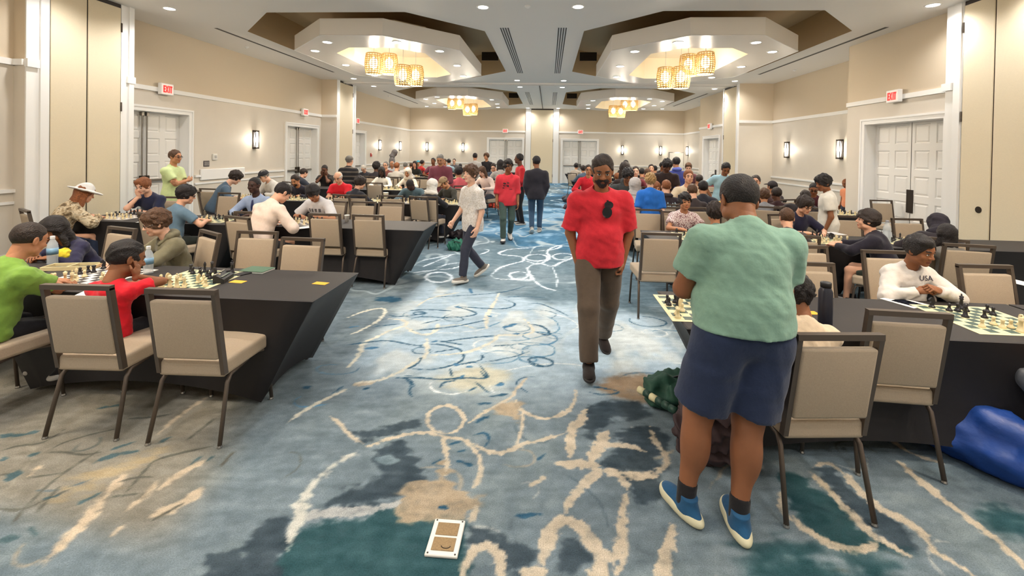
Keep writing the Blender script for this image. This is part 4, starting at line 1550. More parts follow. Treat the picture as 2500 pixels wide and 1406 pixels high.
def skin_m(k):
    m = mat('skin_' + k, SKIN[k], 0.55, spec=0.35, noise=0.06, nscale=14, bump=0.06, bscale=120)
    return m


def hair_m(c):
    if isinstance(c, str):
        return mat('hair_' + c, HAIRC[c], 0.5, spec=0.4, noise=0.5, nscale=45, bump=1.0, bscale=70, stretch=(4, 1, 1.5))
    return mat('headwear_%d_%d_%d' % tuple(c), c, 0.85, noise=0.06, nscale=40, bump=0.25, bscale=220)


def cloth_m(c, sheen=0.15):
    return mat('cloth_%d_%d_%d' % tuple(c), c, 0.85, spec=0.2, noise=0.06, nscale=30, bump=0.16, bscale=70, sheen=sheen)


def pattern_m(kind):
    if 'pat_' + kind in MATS:
        return MATS['pat_' + kind]
    m = mat('pat_' + kind, (200, 190, 170), 0.85, spec=0.2)
    nt = m.node_tree
    b = nt.nodes['Principled BSDF']
    tc = nt.nodes.new('ShaderNodeTexCoord')
    cr = nt.nodes.new('ShaderNodeValToRGB')
    cr.color_ramp.interpolation = 'CONSTANT'

    def stops(l):
        e = cr.color_ramp.elements
        while len(e) > 1:
            e.remove(e[-1])
        e[0].position = l[0][0]
        e[0].color = (*lin(l[0][1]), 1)
        for p, c in l[1:]:
            q = e.new(p)
            q.color = (*lin(c), 1)
    if kind == 'camo':
        n = nt.nodes.new('ShaderNodeTexNoise')
        n.inputs['Scale'].default_value = 13
        n.inputs['Detail'].default_value = 3
        n.inputs['Distortion'].default_value = 1.0
        mp = nt.nodes.new('ShaderNodeMapping')
        mp.inputs['Scale'].default_value = (1, 1, 1.8)
        nt.links.new(tc.outputs['Object'], mp.inputs[0])
        nt.links.new(mp.outputs[0], n.inputs['Vector'])
        stops([(0, (108, 92, 72)), (.40, (166, 146, 116)), (.5, (206, 190, 162)), (.62, (150, 140, 120)), (.68, (228, 216, 194))])
        nt.links.new(n.outputs[0], cr.inputs[0])
    elif kind == 'swirl':
        n = nt.nodes.new('ShaderNodeTexWave')
        n.inputs['Scale'].default_value = 14
        n.inputs['Distortion'].default_value = 14
        n.inputs['Detail'].default_value = 2
        n.inputs['Detail Scale'].default_value = 2.5
        nt.links.new(tc.outputs['Object'], n.inputs['Vector'])
        stops([(0, (126, 78, 84)), (.34, (232, 216, 212))])
        nt.links.new(n.outputs['Fac'], cr.inputs[0])
    elif kind.startswith('stripe'):
        n = nt.nodes.new('ShaderNodeTexWave')
        n.bands_direction = 'Z'
        n.inputs['Scale'].default_value = {'stripe_bw': 9, 'stripe_jacket': 3}[kind]
        nt.links.new(tc.outputs['Object'], n.inputs['Vector'])
        stops({'stripe_bw': [(0, (224, 216, 208)), (.5, (52, 46, 48))], 'stripe_jacket': [(0, (40, 38, 40)), (.62, (74, 68, 62)), (.9, (100, 92, 84))]}[kind])
        nt.links.new(n.outputs['Fac'], cr.inputs[0])
    elif kind == 'speck':
        n = nt.nodes.new('ShaderNodeTexNoise')
        n.inputs['Scale'].default_value = 55
        nt.links.new(tc.outputs['Object'], n.inputs['Vector'])
        stops([(0, (204, 194, 184)), (.42, (222, 215, 209)), (.58, (232, 227, 223))])
        nt.links.new(n.outputs[0], cr.inputs[0])
    nt.links.new(cr.outputs[0], b.inputs['Base Color'])
    return m


m_eye = mat('eye_and_brow_dark', (30, 22, 20), 0.35)
m_eyew = mat('eye_white', (225, 218, 212), 0.3)
m_lens_g = mat('dark_glasses', (34, 30, 36), 0.15)
m_frame_g = mat('glasses_frame', (40, 36, 36), 0.3)


def lips_m(k):
    c = SKIN[k]
    return mat('lips_' + k, (c[0] * .86, c[1] * .68, c[2] * .68), 0.45)


def ik(a, t, l1, l2, pole):
    a, t, pole = np.array(a), np.array(t), np.array(pole, float)
    d = t - a
    L_ = np.linalg.norm(d)
    mx_ = (l1 + l2) * .995
    if L_ > mx_:
        t = a + d / L_ * mx_
        d = t - a
        L_ = mx_
    u = d / (L_ + 1e-9)
    pole = pole - u * (pole @ u)
    pole = pole / (np.linalg.norm(pole) + 1e-9)
    x = (l1 * l1 - l2 * l2 + L_ * L_) / (2 * L_ + 1e-9)
    y = math.sqrt(max(l1 * l1 - x * x, 0))
    return a + u * x + pole * y, t


def skeleton(s, o):
    """joint positions in the person's own frame: faces +Y, floor z=0"""
    J = {}
    sit = o['pose'] == 'sit'
    w = o.get('wide', 1.0)
    lean = math.radians(o.get('lean', 8 if sit else 2))
    twist = math.radians(o.get('twist', 0))
    side = math.radians(o.get('side', 0))
    seat = o.get('seat', .47)
    pz = seat + .095 * s if sit else .925 * s * o.get('leg', 1.0)
    pel = np.array((0, 0, pz))
    T = RZ(twist) @ RY(side) @ RX(-lean)
    Tc = RZ(twist) @ RY(side) @ RX(-lean - math.radians(o.get('hunch', 10 if sit else 4)))
    J['pel'], J['T'], J['Tc'] = pel, T, Tc
    chest = pel + T @ np.array((0, 0, .25)) * s
    J['chest'] = chest

    def up(x, y, z):
        return chest + Tc @ np.array((x, y, z - .25)) * s
    J['up'] = up
    J['neck'] = up(0, -.015, .545)
    for sd in (-1, 1):
        J['sh', sd] = up(sd * .176 * w, -.01, .432)
        J['hip', sd] = pel + T @ np.array((sd * .092 * (0.6 + .4 * w) * o.get('hipw', 1.0), 0, -.015)) * s
    hp, hy, hr = (math.radians(o.get(k_, 0)) for k_ in ('nod', 'turn', 'tilt'))
    Hm = RZ(twist + hy) @ RY(hr) @ RX(-hp)
    hs = (.52 + .48 * s) * o.get('head', 1.0)
    hs = min(max(hs, .78), 1.08) if 'head' not in o else hs
    J['H'], J['hs'] = Hm, hs
    J['head'] = J['neck'] + (Tc @ np.array((0, .005, .035 - o.get('neckl', 0)))) * s + Hm @ np.array((0, .028, .118)) * hs
    J['top'] = J['head'] + Hm @ np.array((0, -.012, .0)) * hs + np.array((0, 0, .122 * hs))
    # arms
    ua, fa = .285 * s, .25 * s
    arms = o.get('arms', 'table' if sit else 'down')
    if isinstance(arms, str):
        arms = (arms, arms)
    reach = o.get('reach', .36)
    for sd, a in zip((-1, 1), arms):
        sh = J['sh', sd]
        curl, palm, pole = 'relaxed', (0, 0, -1), (sd * .6, -.8, -.3)
        along = None
        if isinstance(a, tuple):
            tgt = np.array(a[0])
            curl = a[1] if len(a) > 1 else 'relaxed'
            pole = a[2] if len(a) > 2 else pole
            if len(a) > 3:
                palm = a[3]
        elif a == 'down':
            tgt = sh + np.array((sd * .05, .04, -.515)) * s
            palm = (-sd, .2, 0)
            pole = (sd * .3, -1, 0)
        elif a == 'swingf':
            tgt = sh + np.array((sd * .05, .20, -.47)) * s
            palm = (-sd, .1, 0)
            pole = (sd * .3, -1, -.3)
            curl = 'fist'
        elif a == 'swingb':
            tgt = sh + np.array((sd * .07, -.16, -.48)) * s
            palm = (-sd, .1, 0)
            pole = (sd * .3, -1, 0)
            curl = 'fist'
        elif a == 'pocket':
            tgt = pel + np.array((sd * .175 * (.5 + .5 * w), .035, -.085)) * s
            palm = (-sd, 0, 0)
            pole = (sd * .8, -.6, 0)
            curl = 'fist'
        elif a == 'cross':
            tgt = up(-sd * .10, .21 if sd > 0 else .17, .27 if sd > 0 else .23)
            palm = (0, -1, 0)
            pole = (sd * 1, .1, -.9)
        elif a == 'table':
            tgt = np.array((sd * .15 * s, reach, TZ + .035))
            pole = (sd * 1, -.3, -.5)
        elif a == 'fold':
            tgt = np.array((-sd * .02 * s, reach - .06, TZ + .035 + (.02 if sd > 0 else 0)))
            pole = (sd * 1, -.1, -.4)
        elif a == 'chin':
            tgt = J['head'] + Hm @ np.array((sd * .045, .085, -.135)) * hs
            pole = (sd * .7, .35, -1)
            palm = (0, -1, .2)
            along = Hm @ np.array((0, .05, 1))
            curl = 'hold'
        elif a == 'cheek':
            tgt = J['head'] + Hm @ np.array((sd * .085, .055, -.105)) * hs
            pole = (sd * .8, .2, -1)
            palm = (-sd, -.3, 0)
            along = Hm @ np.array((-sd * .1, -.1, 1))
        elif a == 'lap':
            tgt = np.array((sd * .1 * s, .30 * s, pz + .09 * s))
            pole = (sd * 1, -.6, 0)
        elif a == 'front':
            tgt = pel + np.array((sd * .05, .20, .10)) * s
            pole = (sd * 1, -.6, -.2)
            palm = (-sd, -.5, 0)
            curl = 'hold'
        elif a == 'phone':
            tgt = up(sd * .10, .31, .13)
            pole = (sd * .9, -.2, -1)
            palm = (-sd * .8, 0, .6)
            curl = 'hold'
        elif a == 'hip':
            tgt = pel + np.array((sd * .19 * w, -.03, .06)) * s
            pole = (sd * 1, -.9, 0)
            palm = (-sd, 0, 0)
        el, wr = ik(sh, tgt, ua, fa, pole)
        J['el', sd], J['wr', sd] = el, wr
        d = (wr - el) / (np.linalg.norm(wr - el) + 1e-9) if along is None else np.array(along) / np.linalg.norm(along)
        if a in ('table', 'fold'):
            d = np.array((d[0], d[1], 0))
            d /= np.linalg.norm(d)
        n = np.array(palm, float)
        n = n - d * (n @ d)
        n /= np.linalg.norm(n) + 1e-9
        J['hand', sd] = (curl, d, n)
    # legs
    th, shn = .43 * s, .405 * s
    legs = o.get('legs_pose', 'sit' if sit else 'stand')
    for sd in (-1, 1):
        hip = J['hip', sd]
        fd = np.array((sd * .12, 1, 0))
        if legs == 'sit':
            kn = hip + np.array((sd * .05, .425, -.02)) * s
            an = kn + np.array((0, o.get('shin', .03), -.405)) * s
            if an[2] < .085:
                an = np.array((an[0], an[1], .085))
        elif legs == 'stand':
            spread = o.get('spread', .03)
            an = np.array((hip[0] + sd * spread * s, hip[1] - .01, .085))
            kn, an = ik(hip, an, th, shn, (sd * .1, 1, 0))
        elif legs == 'walk':
            ph = o.get('stride', .3)
            lead = o.get('lead', 1)
            if sd == lead:
                an = np.array((hip[0] * .9, hip[1] + ph * .55, .10))
            else:
                an = np.array((hip[0] * .9, hip[1] - ph * .6, .085 + .10 * ph / .3 * .6))
            kn, an = ik(hip, an, th, shn, (sd * .05, 1, 0))
        if ('foot', sd) in o:
            an = np.array(o['foot', sd], float)
            kn, an = ik(hip, an, th, shn, o.get('kneepole', (sd * .1, 1, 0)))
        J['kn', sd], J['an', sd] = kn, an
        J['fd', sd] = np.array(o.get('toe', {}).get(sd, fd), float)
        pit = 0.0
        if legs == 'walk' and ('foot', sd) not in o:
            pit = .12 if sd == o.get('lead', 1) else -.55
        J['fp', sd] = o.get('footpitch', {}).get(sd, pit)
    return J


PEOPLE = []


def person(o):
    """o: head pixel (px, py = top of head), ground depth Y of the pelvis, facing, pose, clothes"""
    face = math.radians(o['face'])          # 0: back to the camera, 180: faces the camera, 90: faces left
    Rw = RZ(face)
    s = o.get('s', 1.0)
    X = 0.0
    for it in range(6):
        J = skeleton(s, o)
        off = Rw @ J['top']
        P = at_y(o['px'], o['py'], o['Y'] + off[1])
        X = P.x - off[0]
        if 's' not in o:
            base = o.get('seat', .47) if o['pose'] == 'sit' else 0.0
            s = s * (P.z - base) / (off[2] - base)
            s = min(max(s, .60), 1.16)
    J = skeleton(s, o)
    loc = np.array((o.get('X', X), o['Y'], 0.0))
    Yd = o['Y']
    lod = o.get('lod', 0 if Yd < 4.6 else (1 if Yd < 9.6 else 2))
    hb = {0: .0095, 1: .016, 2: .027}[lod] * o.get('res', 1.0)
    hc = {0: .0095, 1: .015, 2: .026}[lod] * o.get('res', 1.0)
    w, bel = o.get('wide', 1.0), o.get('belly', 0.0)
    th = o.get('thick', 1.0)
    hipw, waist = o.get('hipw', 1.0), o.get('waist', 1.0)
    T, Tc, pel, up = J['T'], J['Tc'], J['pel'], J['up']
    seed = int(abs(o['px']) * 7 + o['py'])
    allp = np.array([v for k_, v in J.items() if isinstance(v, np.ndarray) and v.shape == (3,)])
    lo, hi = allp.min(0) - .24 * s, allp.max(0) + .24 * s
    lo[2] = max(lo[2], -.03)

    def torso(f, g, low=True, k=.04):
        f.ell(pel + T @ np.array((0, -.005, .01)) * s, np.array((.160 * (.35 + .65 * w) * hipw, .112 * th, .115)) * s + g, T, k)
        f.ell(pel + T @ np.array((0, .012 + bel * .45, .145)) * s, np.array((.142 * w * waist, (.100 + bel) * th, .15)) * s + g, T, k)
        f.ell(up(0, -.004, .335), np.array((.160 * w, .112 * th, .175)) * s + g, Tc, k)
        for sd in (-1, 1):
            f.cone(up(0, -.02, .475), up(sd * .150 * w, -.012, .425), .062 * s + g, .052 * s + g, k)
        f.cone(up(0, -.02, .43), up(0, -.02, .520), .075 * s + g, .048 * s + g * .5, k)

    def limb_r(sd):
        return [(J['sh', sd], J['el', sd], .052 * s * th, .042 * s * th), (J['el', sd], J['wr', sd], .042 * s * th, .028 * s)]
    # ---- body: skin, one mesh
    f = Field(lo, hi, hb)
    torso(f, -.02)
    f.cone(J['neck'] - Tc @ np.array((0, 0, .05)) * s, J['head'] - J['H'] @ np.array((0, .03, .06)) * J['hs'], .056 * s * (.4 + .6 * w), .050 * J['hs'], .03)
    legm = o.get('legth', th)
    cov = 0 if o.get('shorts') else .016
    for sd in (-1, 1):
        for ii, (a, b, r1, r2) in enumerate(limb_r(sd)):
            sh_ = {'short': (.006, 0), 'long': (.012, .008), 'half': (.010, 0)}[o.get('sleeve', 'short')][ii]
            f.cone(a, b, r1 - sh_ * s, r2 - (sh_ if ii == 0 and o.get('sleeve', 'short') != 'short' else 0) * s, .02)
        f.cone(J['hip', sd], J['kn', sd], .083 * s * legm - cov, .056 * s * legm - cov, .03)
        f.cone(J['kn', sd], J['an', sd], .052 * s * legm - cov, .037 * s - cov * .4, .02)
        cal = J['kn', sd] * .68 + J['an', sd] * .32
        sh_d = J['an', sd] - J['kn', sd]
        back = np.cross(sh_d, np.array((1.0, 0, 0)))
        back = back / (np.linalg.norm(back) + 1e-9)
        if back[1] > 0:
            back = -back
        if not cov:
            f.ell(cal + back * .018 * s, np.array((.052, .052, .11)) * s * legm, None, .03)
    v, q = f.mesh()
    mi = np.zeros(len(q), int)
    V, Q, M = [v], [q], [mi]
    n = len(v)
    hv, hq, hm = head_template(lod, o.get('jaw', 1.0))
    V.append((hv * J['hs'] * np.array((o.get('headw', 1.0), 1, 1))) @ J['H'].T + J['head'])
    Q.append(hq + n)
    M.append(hm)
    n += len(hv)
    if not o.get('nohands'):
        for sd in (-1, 1):
            curl, d, nn = J['hand', sd]
            hv, hq = hand_template(curl, lod)
            hv = hv.copy()
            if sd < 0:
                hv[:, 1] *= -1
                hq = hq[:, ::-1]
            zax = -nn
            yax = np.cross(zax, d)
            B = np.stack([d, yax, zax], 1)
            V.append((hv * (.35 + .65 * s)) @ B.T + J['wr', sd])
            Q.append(hq + n)
            M.append(np.zeros(len(hq), int))
            n += len(hv)
    sk = o.get('skin', 'light')
    root = link('person', np_mesh('body', np.concatenate(V), np.concatenate(Q), [skin_m(sk), m_eye, lips_m(sk), m_eyew], np.concatenate(M)), None, None)
    root.location = loc
    root.rotation_euler = (0, 0, face)
    tag(root, o['label'], 'person', o.get('group', 'people in the playing hall'))

    def child(nm, vq, m, mi_=None):
        if len(vq[0]) == 0:
            return None
        ms = m if isinstance(m, list) else [m]
        return link(nm, np_mesh(nm, vq[0], vq[1], ms, mi_), None, root)
    # ---- shirt
    loose = o.get('loose', .014)
    sl = o.get('sleeve', 'short')
    f = Field(lo, hi, hc)
    torso(f, loose)
    hem = o.get('hem', -.05 if o['pose'] == 'sit' else -.13)
    if hem < .06:
        f.ell(pel + T @ np.array((0, bel * .3, hem + .06)) * s, np.array((.164 * (.35 + .65 * w) * (hipw + waist) / 2, .120 * th + bel * .35, .30)) * s + loose + .004, T, .05)
    for sd in (-1, 1):
        sh, el, wr = J['sh', sd], J['el', sd], J['wr', sd]
        r0 = .054 * s * th + loose
        if sl == 'short':
            e = sh + (el - sh) * o.get('sleevelen', .66)
            f.cone(sh, e, r0, .052 * s * th + loose + .006, .045, flat=True)
        elif sl == 'long':
            f.cone(sh, el, r0, .044 * s * th + loose * .9, .045)
            f.cone(el, el + (wr - el) * .96, .044 * s * th + loose * .9, .031 * s + loose * .6, .02, flat=True)
        elif sl == 'half':
            f.cone(sh, el, r0, .046 * s * th + loose, .045)
            f.cone(el, el + (wr - el) * .25, .046 * s * th + loose, .042 * s + loose, .02, flat=True)
    f.wrinkle(o.get('wr', .0035) * (.8 if lod < 2 else .5), 40 / s, seed, dirs=[(1, .5, .15), (.7, .3, .8)])
    if lod == 0:
        f.wrinkle(.002, 80 / s, seed + 5)
    if hem is not None:
        f.plane(pel + T @ np.array((0, 0, hem)) * s, T @ np.array((0, .0, 1)))
    # neckline
    nb = up(0, .012, .545)
    f.ell(nb, np.array((.066, .062, .045)) * s * (.5 + .5 * w), Tc, .008, op='s')
    sm = o['shirt']
    sm = pattern_m(sm) if isinstance(sm, str) else cloth_m(sm)
    shirt = child(o.get('top_name', 'shirt'), f.mesh(), sm)
    if o.get('collar'):
        mb = MB()
        ring_ = []
        for k_ in range(15):
            a = math.radians(110 + 320 * k_ / 14)
            ring_.append(Vector(up(.066 * math.cos(a), -.006 + .060 * math.sin(a), .523 - .022 * math.sin(a))))
        mb.tube(ring_, [.006 * s] + [.013 * s] * 13 + [.006 * s], 6)
        for sd in (-1, 1):
            mb.tube([Vector(up(sd * .022, .050, .505)), Vector(up(sd * .040, .085, .455))], [.014 * s, .004 * s], 6)
        mb.build('collar', sm, shirt, smooth=True)
    # ---- trousers
    f = Field(lo, hi, hc)
    f.ell(pel + T @ np.array((0, -.005, .01)) * s, np.array((.163 * (.35 + .65 * w) * hipw, .116 * th, .122)) * s + .008, T, .03)
    tl = o.get('legs', (58, 60, 72))
    shorts = o.get('shorts', False)
    lg = o.get('legloose', .012)
    for sd in (-1, 1):
        hip, kn, an = J['hip', sd], J['kn', sd], J['an', sd]
        if shorts:
            e = hip + (kn - hip) * o.get('shortlen', .82)
            f.cone(hip, e, .088 * s * legm + lg, .072 * s * legm + lg * 2.2, .03, flat=True)
        else:
            f.cone(hip, kn, .086 * s * legm + lg, .060 * s * legm + lg, .03)
            f.cone(kn, kn + (an - kn) * 1.0, .058 * s * legm + lg, .046 * s + lg, .02, flat=True)
    if not (o['pose'] == 'sit' and lod == 2):
        f.wrinkle(.003, 36 / s, seed + 9)
    f.plane(pel + T @ np.array((0, 0, .085)) * s, -(T @ np.array((0, 0, 1))))
    child('shorts' if shorts else 'trousers', f.mesh(), cloth_m(tl))
    # ---- shoes
    if not o.get('noshoes'):
        us, ss = shoe_template(lod, o.get('shoe', 'runner'))
        for sd in (-1, 1):
            d = J['fd', sd]
            Mz = RZ(math.atan2(-d[0], d[1])) @ RX(J['fp', sd])
            fs_ = .5 + .5 * s
            uv = (us[0] * fs_) @ Mz.T + J['an', sd] + np.array((0, 0, .085 * fs_ - .085))
            sv = (ss[0] * fs_) @ Mz.T + J['an', sd] + np.array((0, 0, .085 * fs_ - .085))
            sc_, so_ = o.get('shoecol', ((40, 38, 40), (190, 186, 180)))
            c_ = child('shoe', (uv, us[1]), cloth_m(sc_))
            me_ = np_mesh('sole', sv, ss[1], [mat('sole_%d_%d_%d' % tuple(so_), so_, .7)])
            link('sole', me_, None, c_)
            if shorts and lod == 0:
                fsk = Field(J['an', sd] - .1, J['an', sd] + .12, .008)
                fsk.cone(J['an', sd] + (J['kn', sd] - J['an', sd]) * .16, J['an', sd] - np.array((0, 0, .03)), .047 * s, .045 * s, 0, flat=False)
                fsk.plane(J['an', sd] + (J['kn', sd] - J['an', sd]) * .17, (J['an', sd] - J['kn', sd]))
                child('sock', fsk.mesh(), cloth_m((34, 32, 34)))
    # ---- hair and what is worn on the head
    HB, HP, HS = J['H'], J['head'], J['hs']
    hw = o.get('headw', 1.0)

    def on_head(nm, kind, m):
        hv, hq = hair_template(kind, lod, seed)
        return child(nm, ((hv * HS * np.array((hw, 1, 1))) @ HB.T + HP, hq), m)
    for hk, hcol in (o['hair'] if isinstance(o['hair'], list) else [o['hair']]):
        if hk is None:
            continue
        nm = {'hood': 'hood', 'hooddown': 'hood', 'cap': 'cap', 'capback': 'cap', 'beanie': 'beanie', 'bucket': 'sun_hat', 'beard': 'beard'}.get(hk, 'hair')
        on_head(nm, hk, hair_m(hcol))
    if o.get('glasses'):
        mb = MB()
        for sd in (-1, 1):
            c = np.array((sd * .032, .100, .004))
            ptsg = [c + np.array((.021 * math.cos(a), 0, .015 * math.sin(a))) for a in [2 * math.pi * k_ / 10 for k_ in range(11)]]
            mb.tube([Vector(HB @ p * HS + HP) for p in ptsg], .0022 if lod == 0 else .0035, 5, cap=False)
            mb.tube([Vector(HB @ np.array(p) * HS + HP) for p in [(sd * .053, .098, .008), (sd * .072, .06, .010), (sd * .080, -.005, .008)]], .0022 if lod == 0 else .0035, 5)
        mb.tube([Vector(HB @ np.array(p) * HS + HP) for p in [(-.011, .102, .006), (.011, .102, .006)]], .0022, 5)
        mb.build('glasses', m_frame_g, root)
    o['_root'], o['_J'], o['_s'], o['_loc'], o['_shirt'] = root, J, s, loc, shirt
    PEOPLE.append(o)
    return o
# ================================================================== CHAIRS
m_uph = mat('taupe_upholstery', (176, 158, 136), 0.85, noise=0.06, nscale=140, bump=0.25, bscale=420)
m_frame = mat('bronze_chair_frame', (92, 80, 70), 0.42, metal=0.35)
m_glide = mat('chrome_glide', (170, 168, 165), 0.25, metal=0.8)


def make_chair():
    """faces +Y, origin on the floor under the seat centre"""
    me = {}
    bm = bmesh.new()
    bmesh.ops.create_cube(bm, size=1)
    for v in bm.verts:
        f = v.co.y + .5
        v.co = Vector((v.co.x * (.40 + .05 * f), v.co.y * .45 + .01, .428 + (v.co.z) * .092 + .012 * f))
    bmesh.ops.subdivide_edges(bm, edges=list(bm.edges), cuts=3, use_grid_fill=True)
    bmesh.ops.bevel(bm, geom=[e for e in bm.edges if len(e.link_faces) == 2 and e.calc_face_angle() > .5], offset=.022, segments=3, profile=.6, affect='EDGES')
    for v in bm.verts:
        if v.co.z > .45:
            v.co.z += .018 * max(0, 1 - (v.co.x / .21) ** 2) * max(0, 1 - ((v.co.y - .01) / .23) ** 2)
    m_ = bpy.data.meshes.new('seat')
    bm.to_mesh(m_)
    bm.free()
    me['seat'] = m_
    rec = .16                                      # back recline

    def back_pt(x, z, d=0.0):
        return Vector((x, -.215 - (z - .44) * rec + d, z))
    bm = bmesh.new()
    bmesh.ops.create_cube(bm, size=1)
    for v in bm.verts:
        x, z = v.co.x * .365, .500 + (v.co.z + .5) * .360
        v.co = back_pt(x, z, v.co.y * .045)
    bmesh.ops.bevel(bm, geom=list(bm.edges), offset=.014, segments=2, profile=.6, affect='EDGES')
    m_ = bpy.data.meshes.new('backrest')
    bm.to_mesh(m_)
    bm.free()
    me['backrest'] = m_
    mb = MB()

    def bar(p, q, wx, wy):
        p, q = Vector(p), Vector(q)
        pts = []
        for c in (p, q):
            for sx, sy in ((-1, -1), (1, -1), (1, 1), (-1, 1)):
                pts.append((c.x + sx * wx / 2, c.y + sy * wy / 2, c.z))
        mb.add(pts, [(3, 2, 1, 0), (4, 5, 6, 7), (0, 1, 5, 4), (1, 2, 6, 5), (2, 3, 7, 6), (3, 0, 4, 7)])
    for s in (-1, 1):
        bar((s * .195, -.20, .40), back_pt(s * .195, .915), .024, .034)
    a, b = back_pt(-.207, .915), back_pt(.207, .915)
    mb.box(a.x, b.x, a.y - .017, a.y + .017, .902, .93)
    me['back_frame'] = mb.mesh('back_frame')
    for i, (s, fr) in enumerate([(-1, 0), (1, 0), (-1, 1), (1, 1)]):
        if fr:
            me['leg', i] = MB().tube([(s * .185, .10, .395), (s * .20, .195, .375), (s * .205, .215, .33), (s * .215, .245, .012)], .0115, 8).mesh('leg')
        else:
            me['leg', i] = MB().tube([(s * .19, .02, .39), (s * .195, -.15, .375), (s * .20, -.185, .34), (s * .215, -.265, .012)], .0125, 8).mesh('leg')
    mb = MB()
    for s in (-1, 1):
        mb.tube([(s * .185, -.19, .395), (s * .19, .20, .395)], .011, 6)
    mb.tube([(-.185, -.185, .385), (.185, -.185, .385)], .011, 6)
    mb.tube([(-.19, .19, .385), (.19, .19, .385)], .011, 6)
    me['seat_frame'] = mb.mesh('seat_frame')
    for k_, v in me.items():
        v.materials.append(m_uph if k_ in ('seat', 'backrest') else m_frame)
        if k_ in ('seat', 'backrest') or isinstance(k_, tuple):
            v.polygons.foreach_set('use_smooth', [True] * len(v.polygons))
    gl = MB().lathe([(.014, 0), (.015, .006), (.012, .016)], 8).mesh('glide')
    gl.materials.append(m_glide)
    me['glide'] = gl
    return me


CH = make_chair()
CHAIR_N = [0]
SIT_TOUCH = []


def chair(x, y, face, label, group='taupe banquet chairs', far=False):
    c = empty('banquet_chair', (x, y, 0), math.radians(face), label, 'chair', group)
    link('seat', CH['seat'], None, c)
    link('backrest', CH['backrest'], None, c)
    link('back_frame', CH['back_frame'], None, c)
    link('seat_frame', CH['seat_frame'], None, c)
    for i, (s, fr) in enumerate([(-1, 0), (1, 0), (-1, 1), (1, 1)]):
        l = link('leg', CH['leg', i], None, c)
        if not far:
            link('glide', CH['glide'], None, l, (s * .215, .245 if fr else -.265, 0))
    return c


# ================================================================== TABLES UNDER STRETCH COVERS
m_spandex = mat('black_stretch_cover', (40, 37, 38), 0.55, spec=0.3, noise=0.1, nscale=5, bump=0.12, bscale=500)
m_topc = mat('black_stretch_cover_top', (52, 48, 47), 0.6, spec=0.3, noise=0.04, nscale=160)


def cover_mesh(Lh, Dh):
    """half length Lh (x), half depth Dh (y): taut top, drape drawn in to four feet"""
    n = 16
    inset = .37
    fx, fy = Lh - inset, Dh - .03
    mb = MB()
    vs, fs = [], []
    # ring of boundary samples round the top; each maps to a hem point
    top, hem = [], []

    def side(a, b, ha, hb, arch):
        for i in range(n):
            t = i / n
            top.append((a[0] + (b[0] - a[0]) * t, a[1] + (b[1] - a[1]) * t))
            z = .015 + arch * math.sin(math.pi * t) ** .8
            hem.append((ha[0] + (hb[0] - ha[0]) * t, ha[1] + (hb[1] - ha[1]) * t, z))
    c = [(-Lh, -Dh), (Lh, -Dh), (Lh, Dh), (-Lh, Dh)]
    f = [(-fx, -fy), (fx, -fy), (fx, fy), (-fx, fy)]
    for i in range(4):
        side(c[i], c[(i + 1) % 4], f[i], f[(i + 1) % 4], .10 if i % 2 == 0 else .07)
    N = len(top)
    lev = 10
    for j in range(lev + 1):
        t = j / lev
        for k in range(N):
            x0, y0 = top[k]
            x1, y1, z1 = hem[k]
            e = t ** 1.0
            # taut cloth: slightly hollow between top edge and hem
            hollow = .045 * math.sin(math.pi * t) * abs(math.sin(math.pi * ((k % n) / n)))
            cx, cy = x0 + (x1 - x0) * e, y0 + (y1 - y0) * e
            r = math.hypot(cx, cy) + 1e-6
            if (k // n) % 2 == 0:
                cy -= math.copysign(hollow, cy)
            else:
                cx -= math.copysign(hollow, cx)
            z = (TZ - .004) + (z1 - (TZ - .004)) * t
            vs.append((cx, cy, z))
    for j in range(lev):
        for k in range(N):
            k2 = (k + 1) % N
            fs.append((j * N + k, (j + 1) * N + k, (j + 1) * N + k2, j * N + k2))
    mb.add(vs, fs, 0)
    # top with a softened edge
    rim = [(x - math.copysign(.012, x) * (abs(x) > Lh - .001), y - math.copysign(.012, y) * (abs(y) > Dh - .001)) for x, y in top]
    mb.add([(x, y, TZ - .004) for x, y in top] + [(x, y, TZ) for x, y in rim], [(k, (k + 1) % N, N + (k + 1) % N, N + k) for k in range(N)], 1)
    mb.add([(x, y, TZ) for x, y in rim], [tuple(range(N))], 1)
    m_ = mb.mesh('stretch_cover')
    m_.materials.append(m_spandex)
    m_.materials.append(m_topc)
    m_.polygons.foreach_set('use_smooth', [True] * len(m_.polygons))
    return m_


_cov = {}
m_tleg = mat('grey_table_leg', (96, 92, 90), 0.4, metal=0.6)


def table(x0, x1, yfront, label, group='tables under black stretch covers'):
    Lh = (x1 - x0) / 2
    k_ = round(Lh, 2)
    if k_ not in _cov:
        _cov[k_] = cover_mesh(Lh, TD / 2)
    t = empty('folding_table', ((x0 + x1) / 2, yfront + TD / 2, 0), 0, label, 'table', group)
    link('stretch_cover', _cov[k_], None, t)
    for sx in (-1, 1):
        for sy in (-1, 1):
            MB().tube([(sx * (Lh - .40), sy * (TD / 2 - .07), .02), (sx * (Lh - .40), sy * (TD / 2 - .07), TZ - .03)], .014, 6).build('leg', m_tleg, t)
    return t


# ================================================================== CHESS
m_wp = mat('ivory_plastic', (226, 208, 164), 0.4)
m_bp = mat('black_plastic', (34, 30, 34), 0.35)


